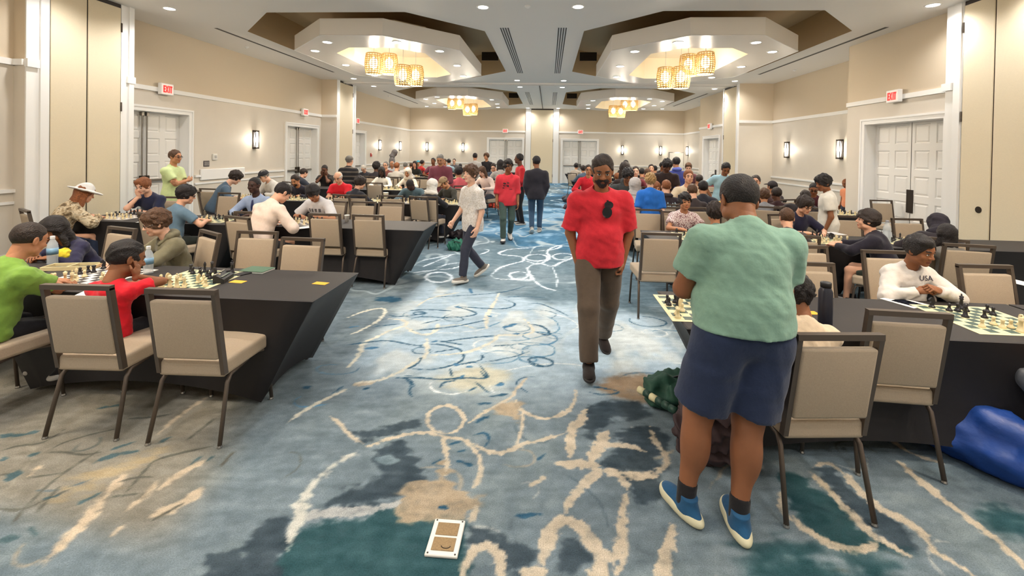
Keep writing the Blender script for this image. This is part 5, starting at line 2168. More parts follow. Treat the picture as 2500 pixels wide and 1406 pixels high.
def piece_meshes():
    P = {}
    base = [(.0185, 0), (.019, .004), (.017, .008), (.0165, .011), (.012, .015)]
    P['pawn'] = MB().lathe(base + [(.0085, .024), (.007, .032), (.011, .035), (.008, .038), (.0105, .043), (.0105, .047), (.006, .054), (.001, .055)], 12)
    P['rook'] = MB().lathe(base + [(.0105, .026), (.0095, .042), (.0135, .046), (.0135, .058), (.009, .058), (.009, .052), (.001, .052)], 12)
    P['bishop'] = MB().lathe(base + [(.0085, .03), (.0065, .048), (.0115, .052), (.008, .055), (.0105, .063), (.009, .070), (.004, .078), (.0035, .082), (.001, .084)], 12)
    P['queen'] = MB().lathe([(r * 1.1, z) for r, z in base] + [(.0095, .036), (.007, .060), (.013, .064), (.009, .068), (.0135, .083), (.010, .084), (.006, .090), (.001, .092)], 12)
    k = MB().lathe([(r * 1.1, z) for r, z in base] + [(.0105, .036), (.0085, .062), (.014, .066), (.0095, .070), (.013, .086), (.007, .089), (.003, .090)], 12)
    k.box(-.0025, .0025, -.0025, .0025, .088, .104).box(-.0075, .0075, -.0025, .0025, .094, .099)
    P['king'] = k
    n = MB().lathe(base + [(.011, .02), (.010, .024)], 12)
    prof = [(-.011, .022), (.012, .022), (.012, .032), (.004, .042), (.012, .045), (.020, .046), (.021, .053), (.012, .064), (.004, .070), (-.003, .068), (-.010, .058), (-.013, .045)]
    vs = [(y, -.0065, z) for y, z in prof] + [(y, .0065, z) for y, z in prof]
    m_ = len(prof)
    n.add(vs, [tuple(range(m_ - 1, -1, -1)), tuple(range(m_, 2 * m_))] + [(i, (i + 1) % m_, m_ + (i + 1) % m_, m_ + i) for i in range(m_)])
    P['knight'] = n
    out = {}
    for nm, mb in P.items():
        for col, m in (('white', m_wp), ('black', m_bp)):
            me_ = mb.mesh(nm)
            me_.materials.append(m)
            if nm != 'knight':
                me_.polygons.foreach_set('use_smooth', [True] * len(me_.polygons))
            out[nm, col] = me_
    return out


PM = piece_meshes()


def board_mat(name, dark, light):
    m = mat(name, light, 0.5)
    nt = m.node_tree
    tc_ = nt.nodes.new('ShaderNodeTexCoord')
    ck = nt.nodes.new('ShaderNodeTexChecker')
    ck.inputs['Scale'].default_value = 1 / .0572
    ck.inputs['Color1'].default_value = (*lin(dark), 1)
    ck.inputs['Color2'].default_value = (*lin(light), 1)
    mp = nt.nodes.new('ShaderNodeMapping')
    mp.inputs['Location'].default_value = (.0572 * 4, .0572 * 4, .013)
    nt.links.new(tc_.outputs['Object'], mp.inputs[0])
    nt.links.new(mp.outputs[0], ck.inputs[0])
    nt.links.new(ck.outputs[0], nt.nodes['Principled BSDF'].inputs['Base Color'])
    return m


m_bgreen = board_mat('green_and_cream_squares', (62, 84, 76), (224, 214, 168))
m_bblack = board_mat('black_and_white_squares', (48, 44, 46), (222, 214, 204))
m_bborder = mat('cream_vinyl', (224, 214, 170), 0.5)
m_bborderw = mat('white_vinyl', (222, 214, 204), 0.5)
SQ = .0572
N_PIECES = [0]
STUFF = []            # far pieces


def chess_board(x, y, kind, where, seed, density=.75, rot=0.0, gone=0.0, individual=True):
    green = kind == 'green'
    b = empty('chess_board', (x, y, TZ), math.radians(rot), '%s roll-up chess board %s' % ('green and cream' if green else 'black and white', where), 'chess board', 'chess boards')
    MB().bev(-.255, .255, -.255, .255, 0, .003, .001).build('mat_border', m_bborder if green else m_bborderw, b)
    MB().box(-SQ * 4, SQ * 4, -SQ * 4, SQ * 4, .003, .0036).build('squares', m_bgreen if green else m_bblack, b)
    rr = random.Random(seed)
    army = ['rook', 'knight', 'bishop', 'queen', 'king', 'bishop', 'knight', 'rook'] + ['pawn'] * 8
    used = set()
    ca, sa = math.cos(math.radians(rot)), math.sin(math.radians(rot))
    for col, sgn in (('white', -1), ('black', 1)):
        for i, nm in enumerate(army):
            if nm != 'king' and rr.random() > density:
                continue
            for tr in range(20):
                fx = i % 8
                ry = (0 if i < 8 else 1) + (rr.choice([0, 0, 1, 2]) if i >= 8 else rr.choice([0, 0, 0, 2, 3]))
                if nm == 'king':
                    ry = 0
                if rr.random() < .3:
                    fx = rr.randrange(8)
                if (fx, ry if sgn < 0 else 7 - ry) not in used:
                    break
            cell = (fx, ry if sgn < 0 else 7 - ry)
            if cell in used:
                continue
            used.add(cell)
            px_, py_ = (cell[0] - 3.5) * SQ + rr.uniform(-.006, .006), (cell[1] - 3.5) * SQ + rr.uniform(-.006, .006)
            gx, gy = x + px_ * ca - py_ * sa, y + px_ * sa + py_ * ca
            put_piece(nm, col, gx, gy, TZ + .0036, rr.uniform(0, 6.28), where, individual, '%s file, %s rank, ' % (ORD[cell[0]], ORD[cell[1]]))
    return b


ORD = ['first', 'second', 'third', 'fourth', 'fifth', 'sixth', 'seventh', 'eighth']


def put_piece(nm, col, gx, gy, z, rz, where, individual=True, cell=''):
    if individual and N_PIECES[0] < 298:
        N_PIECES[0] += 1
        o = link('chess_' + nm, PM[nm, col], None, None, (gx, gy, z), (0, 0, rz))
        tag(o, '%s %s, %s%s' % ('ivory' if col == 'white' else 'black', nm, cell or 'chess piece ', where), 'chess piece', '%s %s pieces %s' % (col, nm, where))
    else:
        STUFF.append((nm, col, gx, gy, z, rz))


# ================================================================== SMALL THINGS
m_paper = mat('white_paper', (232, 230, 226), 0.7)
m_orange = mat('orange_card', (240, 176, 52), 0.7)
m_cup = mat('white_paper_cup', (232, 226, 218), 0.6)
m_clear = mat('clear_plastic', (225, 232, 236), 0.12, alpha=0.45, spec=0.6)
m_water = mat('bottle_label_blue', (120, 160, 190), 0.4)
m_blackp = mat('black_matte_plastic', (34, 33, 35), 0.5)
m_ink = mat('blue_ink', (60, 66, 90), 0.7)


def sheet(x, y, rot, label, z=TZ, w=.14, h=.21):
    t = empty('score_sheet', (x, y, z), math.radians(rot), label, 'paper', 'score sheets')
    MB().box(-w / 2, w / 2, -h / 2, h / 2, .0, .0016).build('sheet', m_paper, t)
    mb = MB()
    for i in range(9):
        mb.box(-w / 2 + .012, w / 2 - .012 - .02 * (i % 3), h / 2 - .03 - i * .018, h / 2 - .0285 - i * .018, .0016, .0019)
    mb.build('ruled_lines', m_ink, t)


def card(x, y, rot, label):
    o = MB().bev(-.055, .055, -.03, .03, 0, .0025, .0008).build('table_number_card', m_orange, None, (x, y, TZ), (0, 0, math.radians(rot)))
    tag(o, label, 'card', 'orange table cards')


def cup(x, y, label, z=TZ, big=1.0):
    t = empty('paper_cup', (x, y, z), 0, label, 'cup', 'paper cups')
    MB().lathe([(.026 * big, 0), (.038 * big, .1 * big), (.040 * big, .102 * big), (.036 * big, .1 * big), (.026 * big, .01)], 16).build('cup_wall', m_cup, t, smooth=True)
    MB().lathe([(.0405 * big, .098 * big), (.0405 * big, .104 * big), (.037 * big, .104 * big)], 16).build('rim', m_cup, t)


def bottle(x, y, label, z=TZ, h=.21, cap=(235, 235, 235), lab=True):
    t = empty('water_bottle', (x, y, z), 0, label, 'bottle', 'water bottles')
    s = h / .21
    MB().lathe([(.028 * s, 0), (.032 * s, .006 * s), (.030 * s, .03 * s), (.032 * s, .06 * s), (.032 * s, .13 * s), (.028 * s, .155 * s), (.013 * s, .185 * s), (.013 * s, .192 * s)], 16).build('bottle_wall', m_clear, t, smooth=True)
    MB().lathe([(.0145 * s, .19 * s), (.0145 * s, .208 * s), (.012 * s, .21 * s)], 14).build('screw_cap', mat('cap_%d' % cap[0], cap, .4), t)
    if lab:
        MB().lathe([(.0326 * s, .075 * s), (.0326 * s, .122 * s)], 16).build('paper_label', m_water, t, smooth=True)


def flask(x, y, col, label, h=.25, r=.036):
    t = empty('drink_flask', (x, y, TZ), 0, label, 'bottle')
    MB().lathe([(r, 0), (r + .001, .004), (r + .001, h * .78), (r * .75, h * .86), (r * .72, h * .88)], 18).build('flask_body', mat('flask_%d_%d' % (col[0], col[2]), col, .35, metal=.1), t, smooth=True)
    MB().lathe([(r * .78, h * .88), (r * .8, h * .98), (r * .7, h)], 16).build('lid', m_blackp if col[0] < 120 else m_plastic, t, smooth=True)


def clock(x, y, rot, label):
    t = empty('chess_clock', (x, y, TZ), math.radians(rot), label, 'chess clock', 'chess clocks')
    M_ = Matrix(((1, 0, 0, 0), (0, 1, 0, 0), (0, 0, 1, 0), (0, 0, 0, 1)))
    mb = MB()
    pr = [(-.03, 0), (.045, 0), (.045, .03), (-.01, .06), (-.03, .06)]
    vs = [(-.085, a, b) for a, b in pr] + [(.085, a, b) for a, b in pr]
    mb.add(vs, [(0, 1, 2, 3, 4), (9, 8, 7, 6, 5)] + [(i, 5 + i, 5 + (i + 1) % 5, (i + 1) % 5) for i in range(5)])
    mb.build('case', m_blackp, t)
    for s in (-1, 1):
        MB().bev(s * .045 - .03, s * .045 + .03, -.028, -.012, .06, .068, .002).build('button', m_metal, t)
    MB().box(-.07, .07, .004, .03, .0455, .047).build('display', mat('clock_display', (120, 128, 118), .2), t)


def blob_bag(name, x, y, sx, sy, sz, col, label, rot=0, seed=0, rough=.7, strap=True, z0=0.0):
    """soft bag lying on the floor"""
    f = Field((-sx - .06, -sy - .06, -.02), (sx + .06, sy + .06, sz + .1), max(sx, sy) / 22)
    f.ell((0, 0, sz * .45), (sx, sy, sz * .62), k=0)
    f.ell((sx * .35, 0, sz * .4), (sx * .62, sy * .95, sz * .5), k=.05)
    f.ell((-sx * .35, sy * .1, sz * .42), (sx * .6, sy * .9, sz * .55), k=.05)
    f.wrinkle(.02, 30 / max(sx, .2) * .4, seed)
    f.wrinkle(.008, 45, seed + 1)
    f.plane((0, 0, .004), (0, 0, 1))
    v, q = f.mesh()
    t = empty(name, (x, y, z0), math.radians(rot), label, 'bag', 'bags on the carpet')
    link('bag_body', np_mesh('bag_body', v, q, [mat('bag_%d_%d_%d' % tuple(col), col, rough, noise=.12, nscale=14, bump=.3, bscale=30)]), None, t)
    if strap:
        MB().tube([(-sx * .5, -sy * .5, sz * .7), (-sx * .3, -sy * .9, sz * 1.02), (sx * .2, -sy * .9, sz * .9), (sx * .5, -sy * .6, sz * .5)], .012, 6).build('strap', mat('bag_strap_%d' % col[0], tuple(int(c * .7) for c in col), .7), t)
    MB().tube([(-sx * .6, 0, sz * .98), (0, sy * .05, sz * 1.05), (sx * .6, 0, sz * .9)], .006, 6).build('zip', m_blackp, t)
    return t
# ================================================================== TABLE ROWS
NEARNESS = ['front', 'second', 'third', 'fourth', 'fifth', 'sixth', 'seventh', 'farthest']
for i, y in enumerate(LROW):
    xa = -1.55 - .015 * min(i, 3)
    table(xa - 2.44, xa, y, 'black covered table by the aisle, %s row on the left' % NEARNESS[i])
    table(xa - 4.90, xa - 2.46, y, 'black covered table towards the wall, %s row on the left' % NEARNESS[i])
for i, y in enumerate(RROW):
    xa = [.83, 1.25, 1.1, .95, .88, .84, .82, .82][i]
    table(xa, xa + 2.44, y, 'black covered table by the aisle, %s row on the right' % NEARNESS[i])
    table(xa + 2.46, xa + 4.6 + (.3 if i == 1 else 0), y, 'black covered table towards the wall, %s row on the right' % NEARNESS[i])


# ================================================================== PEOPLE
def near(row, d=.20):
    return row - d


def farside(row, d=.30):
    return row + TD + d


P_ = []


def P(px, py, Y, face, pose, label, who, **k):
    k.update(px=px, py=py, Y=Y, face=face, pose=pose, label=label, who=who)
    k.setdefault('hair', ('short', 'dark'))
    return person(k)


L1, L2, L3, L4, L5, L6, L7, L8 = LROW
R1, R2, R3, R4, R5, R6, R7, R8 = RROW

# ---- the two large figures
ro = dict(skin='brown', hair=[('short', 'dark'), ('beard', 'black')], shirt=(206, 44, 56), legs=(92, 78, 66), arms='pocket', nod=20, turn=-6, wide=1.12, belly=.025, loose=.022, hem=-.10, sleevelen=.86,
          headw=1.05, jaw=1.1, shoecol=((40, 32, 30), (40, 34, 32)), shoe='boot', wr=.005, legloose=.028, footpitch={1: 0.0, -1: -.35}, toe={1: (.12, 1, 0), -1: (-.12, 1, 0)})
ro['foot', 1] = (.115, .27, .085)
ro['foot', -1] = (-.10, -.27, .13)
RED = person(dict(ro, px=1471, py=380, Y=3.74, face=184, pose='stand', label='bearded man in a red shirt and brown trousers walking up the aisle', who='the man in red'))
go = dict(skin='brown', hair=[('fade', 'black')], shirt=(132, 166, 148), legs=(40, 50, 76), shorts=True, shortlen=.86, arms='phone', nod=30, side=2, wide=1.21, belly=.05, hipw=1.09, waist=1.16, thick=1.16, legth=1.32, loose=.022, hem=.02,
          sleevelen=.62, headw=1.06, jaw=1.15, shoecol=((38, 84, 122), (214, 208, 176)), wr=.003, neckl=.035, legloose=.016, spread=.02, lean=2, hunch=6, toe={1: (.15, 1, 0), -1: (-.35, 1, 0)})
go['foot', 1] = (-.035, -.06, .085)
go['foot', -1] = (-.25, .03, .085)
GREEN = person(dict(go, px=1808, py=430, Y=2.18, face=5, tilt=6, pose='stand', label='large man seen from behind in a sage green T-shirt and navy shorts', who='the man in sage green'))

# ---- left, front row
P(66, 546, near(L1, .26), -8, 'sit', 'boy in a lime green T-shirt bent over the board, back turned, far left', 'the boy in lime green', skin='olive', hair=('buzz', 'dark'), shirt=(120, 156, 66), legs=(30, 30, 34), lean=13, side=5, arms='fold', nod=20, wr=.006, loose=.022, reach=.42, wide=1.1)
P(304, 614, near(L1, .12), -2, 'sit', 'small boy in a red T-shirt leaning his cheek on his hand, back turned', 'the small boy in red', skin='brown', hair=('short', 'black'), shirt=(212, 30, 44), legs=(40, 40, 46), lean=5, hunch=6, arms=('fold', 'cheek'), nod=18, turn=-24, tilt=-6, wr=.005, reach=.38, head=1.2, hem=-.12, wide=1.3, cpos=(-2.75, 2.69, 3))
P(135, 531, farside(L1, .34), 165, 'sit', 'girl with long dark hair bent low over the front left table', 'the dark-haired girl', skin='brown', hair=('long', 'black'), shirt=(42, 40, 66), sleeve='long', lean=26, nod=24, lod=0)
HOOD = P(386, 515, farside(L1, .30), 150, 'sit', 'boy with glasses and brown hair in an olive hooded sweatshirt', 'the boy in the olive sweatshirt', skin='fair', hair=[('mop', 'brown'), ('hooddown', (112, 106, 84))], shirt=(112, 106, 84), sleeve='long', lean=12, nod=16, turn=-10, glasses=True, loose=.022, wr=.006, reach=.42, lod=0)
# ---- left, second row
P(204, 452, near(L2, .24), -28, 'sit', 'man in a white sun hat and sand camouflage jacket, back turned', 'the man in the sun hat', skin='light', hair=[('long', 'auburn'), ('bucket', (226, 224, 222))], shirt='camo', sleeve='long', legs=(46, 54, 76), lean=24, nod=22, wide=1.2, loose=.03, arms='table', reach=.42)
P(352, 435, farside(L2), 182, 'sit', 'young man in a navy T-shirt resting his chin on his fist', 'the young man in navy', skin='fair', hair=('side', 'auburn'), shirt=(40, 44, 70), lean=16, nod=22, arms=('fold', 'chin'), wide=1.05)
P(452, 455, near(L2, .24), -22, 'sit', 'boy with glasses and black hair in a slate blue T-shirt, back turned', 'the boy in slate blue', skin='light', hair=('mop', 'black'), shirt=(98, 122, 140), legs=(44, 48, 44), lean=10, nod=14, turn=-34, glasses=True)
P(427, 367, 7.6, -82, 'stand', 'man in a pale lime polo standing with arms crossed before the doors', 'the man in the lime polo', collar=True, skin='tan', hair=('short', 'brown'), shirt=(208, 224, 164), legs=(58, 70, 96), arms='cross', nod=4, turn=-10, wide=1.1, belly=.03, glasses=True, loose=.02, hem=-.15, lod=1)
TIE = P(622, 434, farside(L2), 178, 'sit', 'man in a light blue dress shirt and dark blue tie', 'the man in the tie', collar=True, skin='dark', hair=('buzz', 'black'), shirt=(154, 170, 200), sleeve='long', lean=6, nod=4, wide=1.08)
P(688, 447, near(L2, .30), -18, 'sit', 'man in a pale pink dress shirt bent over the board, back turned', 'the man in pale pink', collar=True, skin='light', hair=('short', 'black'), shirt=(230, 208, 192), sleeve='long', legs=(60, 58, 62), lean=22, nod=38, loose=.022, wr=.006, turn=-15, hem=-.09)
KAN = P(765, 450, farside(L2), 168, 'sit', 'young man in a white T-shirt with dark lettering looking down', 'the young man in the lettered T-shirt', skin='olive', hair=('mop', 'black'), shirt=(214, 211, 212), lean=20, nod=42, turn=20, loose=.022, sleevelen=.85, wide=1.05)
# ---- left, third row
P(573, 418, near(L3, .25), -48, 'sit', 'youth with a dark bowl cut in a slate sweater, back turned', 'the youth in the slate sweater', skin='fair', hair=('mop', 'dark'), shirt=(76, 94, 112), sleeve='long', lean=22, nod=34)
P(646, 416, farside(L3), 150, 'sit', 'man in a black cap and cream jacket leaning over his board', 'the man in the black cap', skin='fair', hair=[('short', 'grey'), ('cap', (40, 38, 42))], shirt=(204, 198, 188), sleeve='long', lean=18, nod=34, loose=.03)
P(722, 427, farside(L3), 178, 'sit', 'bearded man in a dark jacket leaning forward', 'the bearded man in the dark jacket', skin='tan', hair=[('short', 'dark'), ('beard', 'dark')], shirt=(46, 44, 54), sleeve='long', lean=26, nod=26)
P(741, 412, near(L4, .25), -30, 'sit', 'boy in a dark padded jacket, back turned, before the left doors', 'the boy in the padded jacket', skin='light', hair=('short', 'dark'), shirt=(46, 50, 60), sleeve='long', lean=10, nod=18, loose=.035)
P(826, 419, farside(L3), 182, 'sit', 'balding older man in a bright red polo shirt', 'the older man in red', collar=True, skin='light', hair=('bald', 'white'), shirt=(214, 36, 48), lean=12, nod=30, arms='fold', wide=1.1)
P(878, 432, near(L3, .25), -22, 'sit', 'person with dark hair in a black jacket, back turned, beside an empty chair', 'the person in the black jacket', skin='light', hair=('mop', 'dark'), shirt=(46, 46, 52), sleeve='long', lean=12, nod=16, turn=-15)
P(1002, 437, farside(L3, .26), 180, 'sit', 'man in a grey-teal shirt with head bowed low over the board', 'the man with the bowed head', skin='dark', hair=('buzz', 'black'), shirt=(86, 106, 114), sleeve='long', lean=24, nod=58, wide=1.15)
P(1056, 440, near(L3, .25), -22, 'sit', 'person with a white hood up and black jacket, back turned', 'the person in the white hood', skin='light', hair=('hood', (222, 216, 206)), shirt=(40, 40, 44), sleeve='long', lean=12, nod=10)
P(1084, 432, farside(L3, .3), 145, 'sit', 'man in a tan cap and dark olive jacket looking down', 'the man in the tan cap', skin='tan', hair=[('short', 'brown'), ('cap', (152, 126, 94))], shirt=(64, 62, 54), sleeve='long', lean=16, nod=40)
# ---- left, fourth row and behind
P(793, 403, farside(L4), 182, 'sit', 'man in a dark brown T-shirt holding a cup to his mouth', 'the man in dark brown', skin='deep', hair=('buzz', 'black'), shirt=(44, 38, 36), lean=8, nod=22, arms=('chin', 'chin'), wide=1.15)
P(932, 408, farside(L4), 180, 'sit', 'girl with long dark braids in a white blouse', 'the girl in the white blouse', skin='dark', hair=('long', 'black'), shirt=(228, 222, 210), sleeve='long', lean=6, nod=16)
P(996, 412, farside(L4), 176, 'sit', 'person in a cream hooded sweatshirt with the hood up', 'the person in the cream hood', skin='tan', hair=('hood', (224, 212, 194)), shirt=(224, 212, 194), sleeve='long', lean=8, nod=16)
P(1120, 408, near(L4, .25), 24, 'sit', 'person with curly black hair in a rose pink sweatshirt, back turned', 'the person in rose pink', skin='olive', hair=('curly', 'black'), shirt=(198, 92, 98), sleeve='long', lean=12)
P(1075, 376, 10.1, 182, 'stand', 'older man in a plum button shirt standing and looking down', 'the man in plum', collar=True, skin='tan', hair=('buzz', 'grey'), shirt=(120, 64, 74), sleeve='half', legs=(52, 44, 50), arms='front', nod=30, wide=1.18, belly=.03)
P(853, 381, 10.35, -8, 'stand', 'man in a grey cap and dark striped jacket standing, back turned', 'the man in the striped jacket', skin='light', hair=[('short', 'grey'), ('capback', (100, 96, 90))], shirt='stripe_jacket', sleeve='long', legs=(34, 34, 40), wide=1.15, loose=.03)
P(1152, 412, near(L5, .25), -60, 'sit', 'person in a denim jacket half hidden behind the walking boy', 'the person in denim', skin='fair', hair=('curly', 'brown'), shirt=(62, 78, 104), sleeve='long', lean=10)
P(1178, 407, farside(L4), 150, 'sit', 'woman with brown hair in a pale pink top at the aisle end', 'the woman in pale pink', skin='fair', hair=('long', 'brown'), shirt=(218, 196, 186), sleeve='long', lean=14, nod=30)
P(888, 403, farside(L5), 182, 'sit', 'white-haired man with glasses in a dark jacket looking down', 'the white-haired man', skin='fair', hair=('short', 'white'), shirt=(60, 60, 66), sleeve='long', lean=12, nod=36, glasses=True)
P(919, 396, near(L5, .2), 4, 'sit', 'person with big black curly hair, back turned', 'the person with big curly hair', skin='deep', hair=('curly', 'black'), shirt=(46, 42, 46), sleeve='long', head=1.2)
P(942, 395, farside(L5), 176, 'sit', 'man with grey hair and glasses in a russet shirt', 'the man in russet', skin='light', hair=('short', 'grey'), shirt=(120, 72, 66), glasses=True)
P(969, 397, near(L5, .25), -4, 'sit', 'man in a pale grey sport coat with auburn hair, back turned', 'the man in the grey sport coat', skin='light', hair=('short', 'auburn'), shirt=(178, 172, 162), sleeve='long', wide=1.15)
P(957, 393, farside(L6, .3), 180, 'sit', 'ruddy man in a white shirt behind the grey sport coat', 'the ruddy man', skin='tan', hair=('bald', 'white'), shirt=(206, 206, 210))
P(990, 397, near(L6, .25), 0, 'sit', 'grey-haired man in a white shirt, back turned', 'the grey-haired man in white', skin='light', hair=('short', 'grey'), shirt=(228, 224, 218), sleeve='long')
P(963, 367, 18.0, -70, 'stand', 'person standing in a grey hooded sweatshirt with the hood up by the left wall', 'the standing person in the grey hood', skin='deep', hair=('hood', (122, 116, 114)), shirt=(122, 116, 114), sleeve='long', nod=30)
P(1004, 398, near(L7, .25), 8, 'sit', 'person with dark brown hair in an olive jacket, back turned', 'the person in the olive jacket', skin='light', hair=('short', 'brown'), shirt=(110, 100, 84), sleeve='long')
P(1013, 394, farside(L6), 180, 'sit', 'person with long dark hair in a black jacket near the far left tables', 'the person with long dark hair', skin='light', hair=('long', 'black'), shirt=(50, 50, 44), sleeve='long')
P(1021, 392, farside(L7), 180, 'sit', 'child in a turquoise cap at the far left tables', 'the child in the turquoise cap', skin='tan', hair=[('short', 'dark'), ('cap', (76, 158, 172))], shirt=(70, 62, 54))
P(1031, 391, near(L7, .25), -40, 'sit', 'child in a red and black top at the far left tables', 'the child in red and black', skin='tan', hair=('short', 'dark'), shirt=(204, 54, 52), sleeve='long')
P(1058, 386, farside(L6), 180, 'sit', 'man in a mauve shirt left of the standing man in plum', 'the man in mauve', skin='brown', hair=('short', 'black'), shirt=(132, 74, 92))
P(1086, 388, farside(L7), 170, 'sit', 'person in maroon just right of the standing man in plum', 'the person in maroon', skin='tan', hair=('short', 'dark'), shirt=(120, 46, 56))
P(1096, 388, near(L7, .25), 0, 'sit', 'child in a pale aqua shirt, back turned, at the far tables', 'the child in pale aqua', skin='light', hair=('short', 'black'), shirt=(160, 190, 200))
P(1109, 388, farside(L8), 184, 'sit', 'person with glasses in a grey jacket at the far tables', 'the person in the grey jacket', skin='fair', hair=('short', 'dark'), shirt=(96, 92, 96), sleeve='long', glasses=True)
P(1124, 400, near(L7, .25), 10, 'sit', 'person with black hair in a black top, back turned, far left block', 'the far person in black', skin='tan', hair=('short', 'black'), shirt=(38, 36, 40))
P(1160, 374, 15.4, 8, 'stand', 'boy in a grey T-shirt standing with his back turned near the far wall', 'the standing boy in grey', skin='tan', hair=('short', 'black'), shirt=(172, 168, 164), legs=(60, 60, 66), sleevelen=.9)
P(1188, 374, 15.9, 160, 'stand', 'boy in a black graphic T-shirt standing beside the far doors', 'the standing boy in black', skin='tan', hair=('mop', 'brown'), shirt=(42, 38, 40), legs=(44, 50, 70))
P(1205, 399, farside(L5), 178, 'sit', 'man with glasses in a dark blue shirt holding his head', 'the man holding his head', skin='fair', hair=('short', 'dark'), shirt=(58, 68, 84), arms=('cheek', 'fold'), nod=24, glasses=True)
P(1222, 391, near(L5, .2), 18, 'sit', 'woman with long black hair in a black and white striped top', 'the woman in stripes', skin='tan', hair=('long', 'black'), shirt='stripe_bw', sleeve='long')
# ---- the aisle
ao = dict(skin='fair', hair=('mop', 'brown'), shirt='speck', legs=(58, 60, 74), arms=('down', 'swingf'), legs_pose='walk', stride=.34, lead=-1, turn=14, nod=-2, loose=.022, wr=.006, hem=-.16, sleevelen=.85, shoecol=((120, 112, 104), (226, 220, 210)))
person(dict(ao, px=1150, py=405, Y=5.95, face=132, pose='stand', label='boy in a pale speckled T-shirt and dark jeans walking along the aisle', who='the walking boy', lod=0))
REDB = person(dict(skin='brown', hair=('mop', 'black'), shirt=(206, 54, 64), legs=(66, 82, 76), arms=('down', 'down'), legs_pose='walk', stride=.30, lead=1, turn=18, loose=.024, wr=.006, hem=-.14, glasses=True, shoecol=((214, 208, 200), (60, 58, 60)), sleeve='half', px=1241, py=391, Y=8.6, face=188, pose='stand', label='boy with glasses in a loose red T-shirt and green trousers walking', who='the walking boy in red'))
person(dict(skin='deep', hair=('short', 'black'), shirt=(192, 42, 48), legs=(36, 34, 36), arms='front', turn=-20, px=1268, py=376, Y=10.7, face=110, pose='stand', sleeve='half', label='man in a red shirt and black trousers standing behind the walking boy', who='the standing man in red'))
person(dict(skin='brown', hair=[('short', 'black'), ('cap', (42, 40, 42))], shirt=(46, 44, 50), sleeve='long', legs=(58, 82, 106), legs_pose='walk', stride=.2, lead=1, arms=('pocket', 'pocket'), wide=1.14, loose=.022, hem=-.16, turn=16, wr=.006, shoecol=((150, 146, 140), (206, 200, 190)), px=1310, py=382, Y=9.6, face=2, pose='stand', label='man in a dark cap, black jacket and jeans walking away', who='the man in the dark cap'))

# ---- right, front row
P(1946, 674, near(R1, .24), 2, 'sit', 'small boy in a cream T-shirt behind the man in sage green, back turned', 'the small boy in cream', skin='brown', hair=('mop', 'black'), shirt=(216, 194, 166), lean=10, nod=20, arms='fold', legs=(60, 60, 66), wide=1.35, hem=-.12, side=8, cpos=(1.34, 2.44, 6))
USA = P(2243, 576, farside(R1, .24), 176, 'sit', 'boy in a white USA sweatshirt with hands clasped', 'the boy in the white sweatshirt', skin='brown', hair=('side', 'black'), shirt=(216, 208, 200), sleeve='long', lean=8, nod=14, turn=20, wide=.88, head=.98, arms=(((-.055, .27, .815), 'fist', (-1, -.1, -.5), (0, -.6, -1)), ((.055, .25, .80), 'fist', (1, -.1, -.5), (0, -.6, -1))), loose=.022, wr=.005, lod=0, cpos=(3.02, 3.86, 180))
P(2745, 560, 2.46, 80, 'sit', 'person at the right edge, only a grey-trousered knee in view', 'the person at the right edge', skin='tan', hair=('short', 'black'), shirt=(70, 70, 76), legs=(112, 114, 120), s=.95, arms='lap', shin=-.22)
# ---- right, second row
P(1672, 473, farside(R2, .30), 182, 'sit', 'boy in a white shirt with a maroon swirl print facing the camera', 'the boy in the swirl shirt', collar=True, skin='olive', hair=('mop', 'black'), shirt='swirl', lean=6, nod=2, loose=.022)
P(1746, 497, near(R2, .25), 0, 'sit', 'child with curly dark hair just left of the man in sage green', 'the curly-haired child', skin='olive', hair=('curly', 'dark'), shirt=(96, 122, 112), lean=14)
P(1922, 510, near(R2, .25), -14, 'sit', 'boy with short brown hair just right of the man in sage green', 'the brown-haired boy', skin='light', hair=('short', 'brown'), shirt=(74, 64, 62), lean=16, nod=16)
P(1964, 480, farside(R2, .30), 192, 'sit', 'boy with a dark fringe and glasses in a dark navy T-shirt', 'the boy in dark navy', skin='light', hair=('mop', 'dark'), shirt=(36, 34, 56), lean=10, nod=22, glasses=True, sleevelen=.85)
P(2122, 515, near(R2, .36), 48, 'sit', 'boy in a black T-shirt and shorts turned sideways on his chair', 'the boy in black', skin='light', hair=('mop', 'dark'), shirt=(36, 32, 42), sleeve='long', legs=(46, 52, 46), shorts=True, lean=18, nod=-4, turn=14, arms='table', reach=.45, loose=.024)
P(2292, 527, near(R2, .20), -28, 'sit', 'person in a black hooded top slumped over the table', 'the person in the black hood', skin='light', hair=('hood', (38, 32, 42)), shirt=(46, 40, 44), sleeve='long', lean=30, nod=46, side=14, wide=1.1)
P(2312, 574, near(R2, .50), -10, 'sit', 'child with long black hair in a grey top behind the boy in white', 'the child with long black hair', skin='brown', hair=('long', 'black'), shirt=(112, 108, 102), lean=4)
P(2012, 428, farside(R2, .62), 62, 'stand', 'boy in a white T-shirt standing and watching a game, head turned', 'the standing boy in white', skin='brown', hair=('mop', 'black'), shirt=(228, 222, 210), legs=(170, 164, 156), arms='down', nod=16, turn=34, loose=.024)
P(1588, 425, 7.05, -6, 'stand', 'blond boy in a bright blue T-shirt standing, back turned', 'the blond boy in blue', skin='fair', hair=('curly', 'blond'), shirt=(38, 104, 190), legs=(138, 132, 126), arms='down', loose=.022, hem=-.16, sleevelen=.9, head=.92)
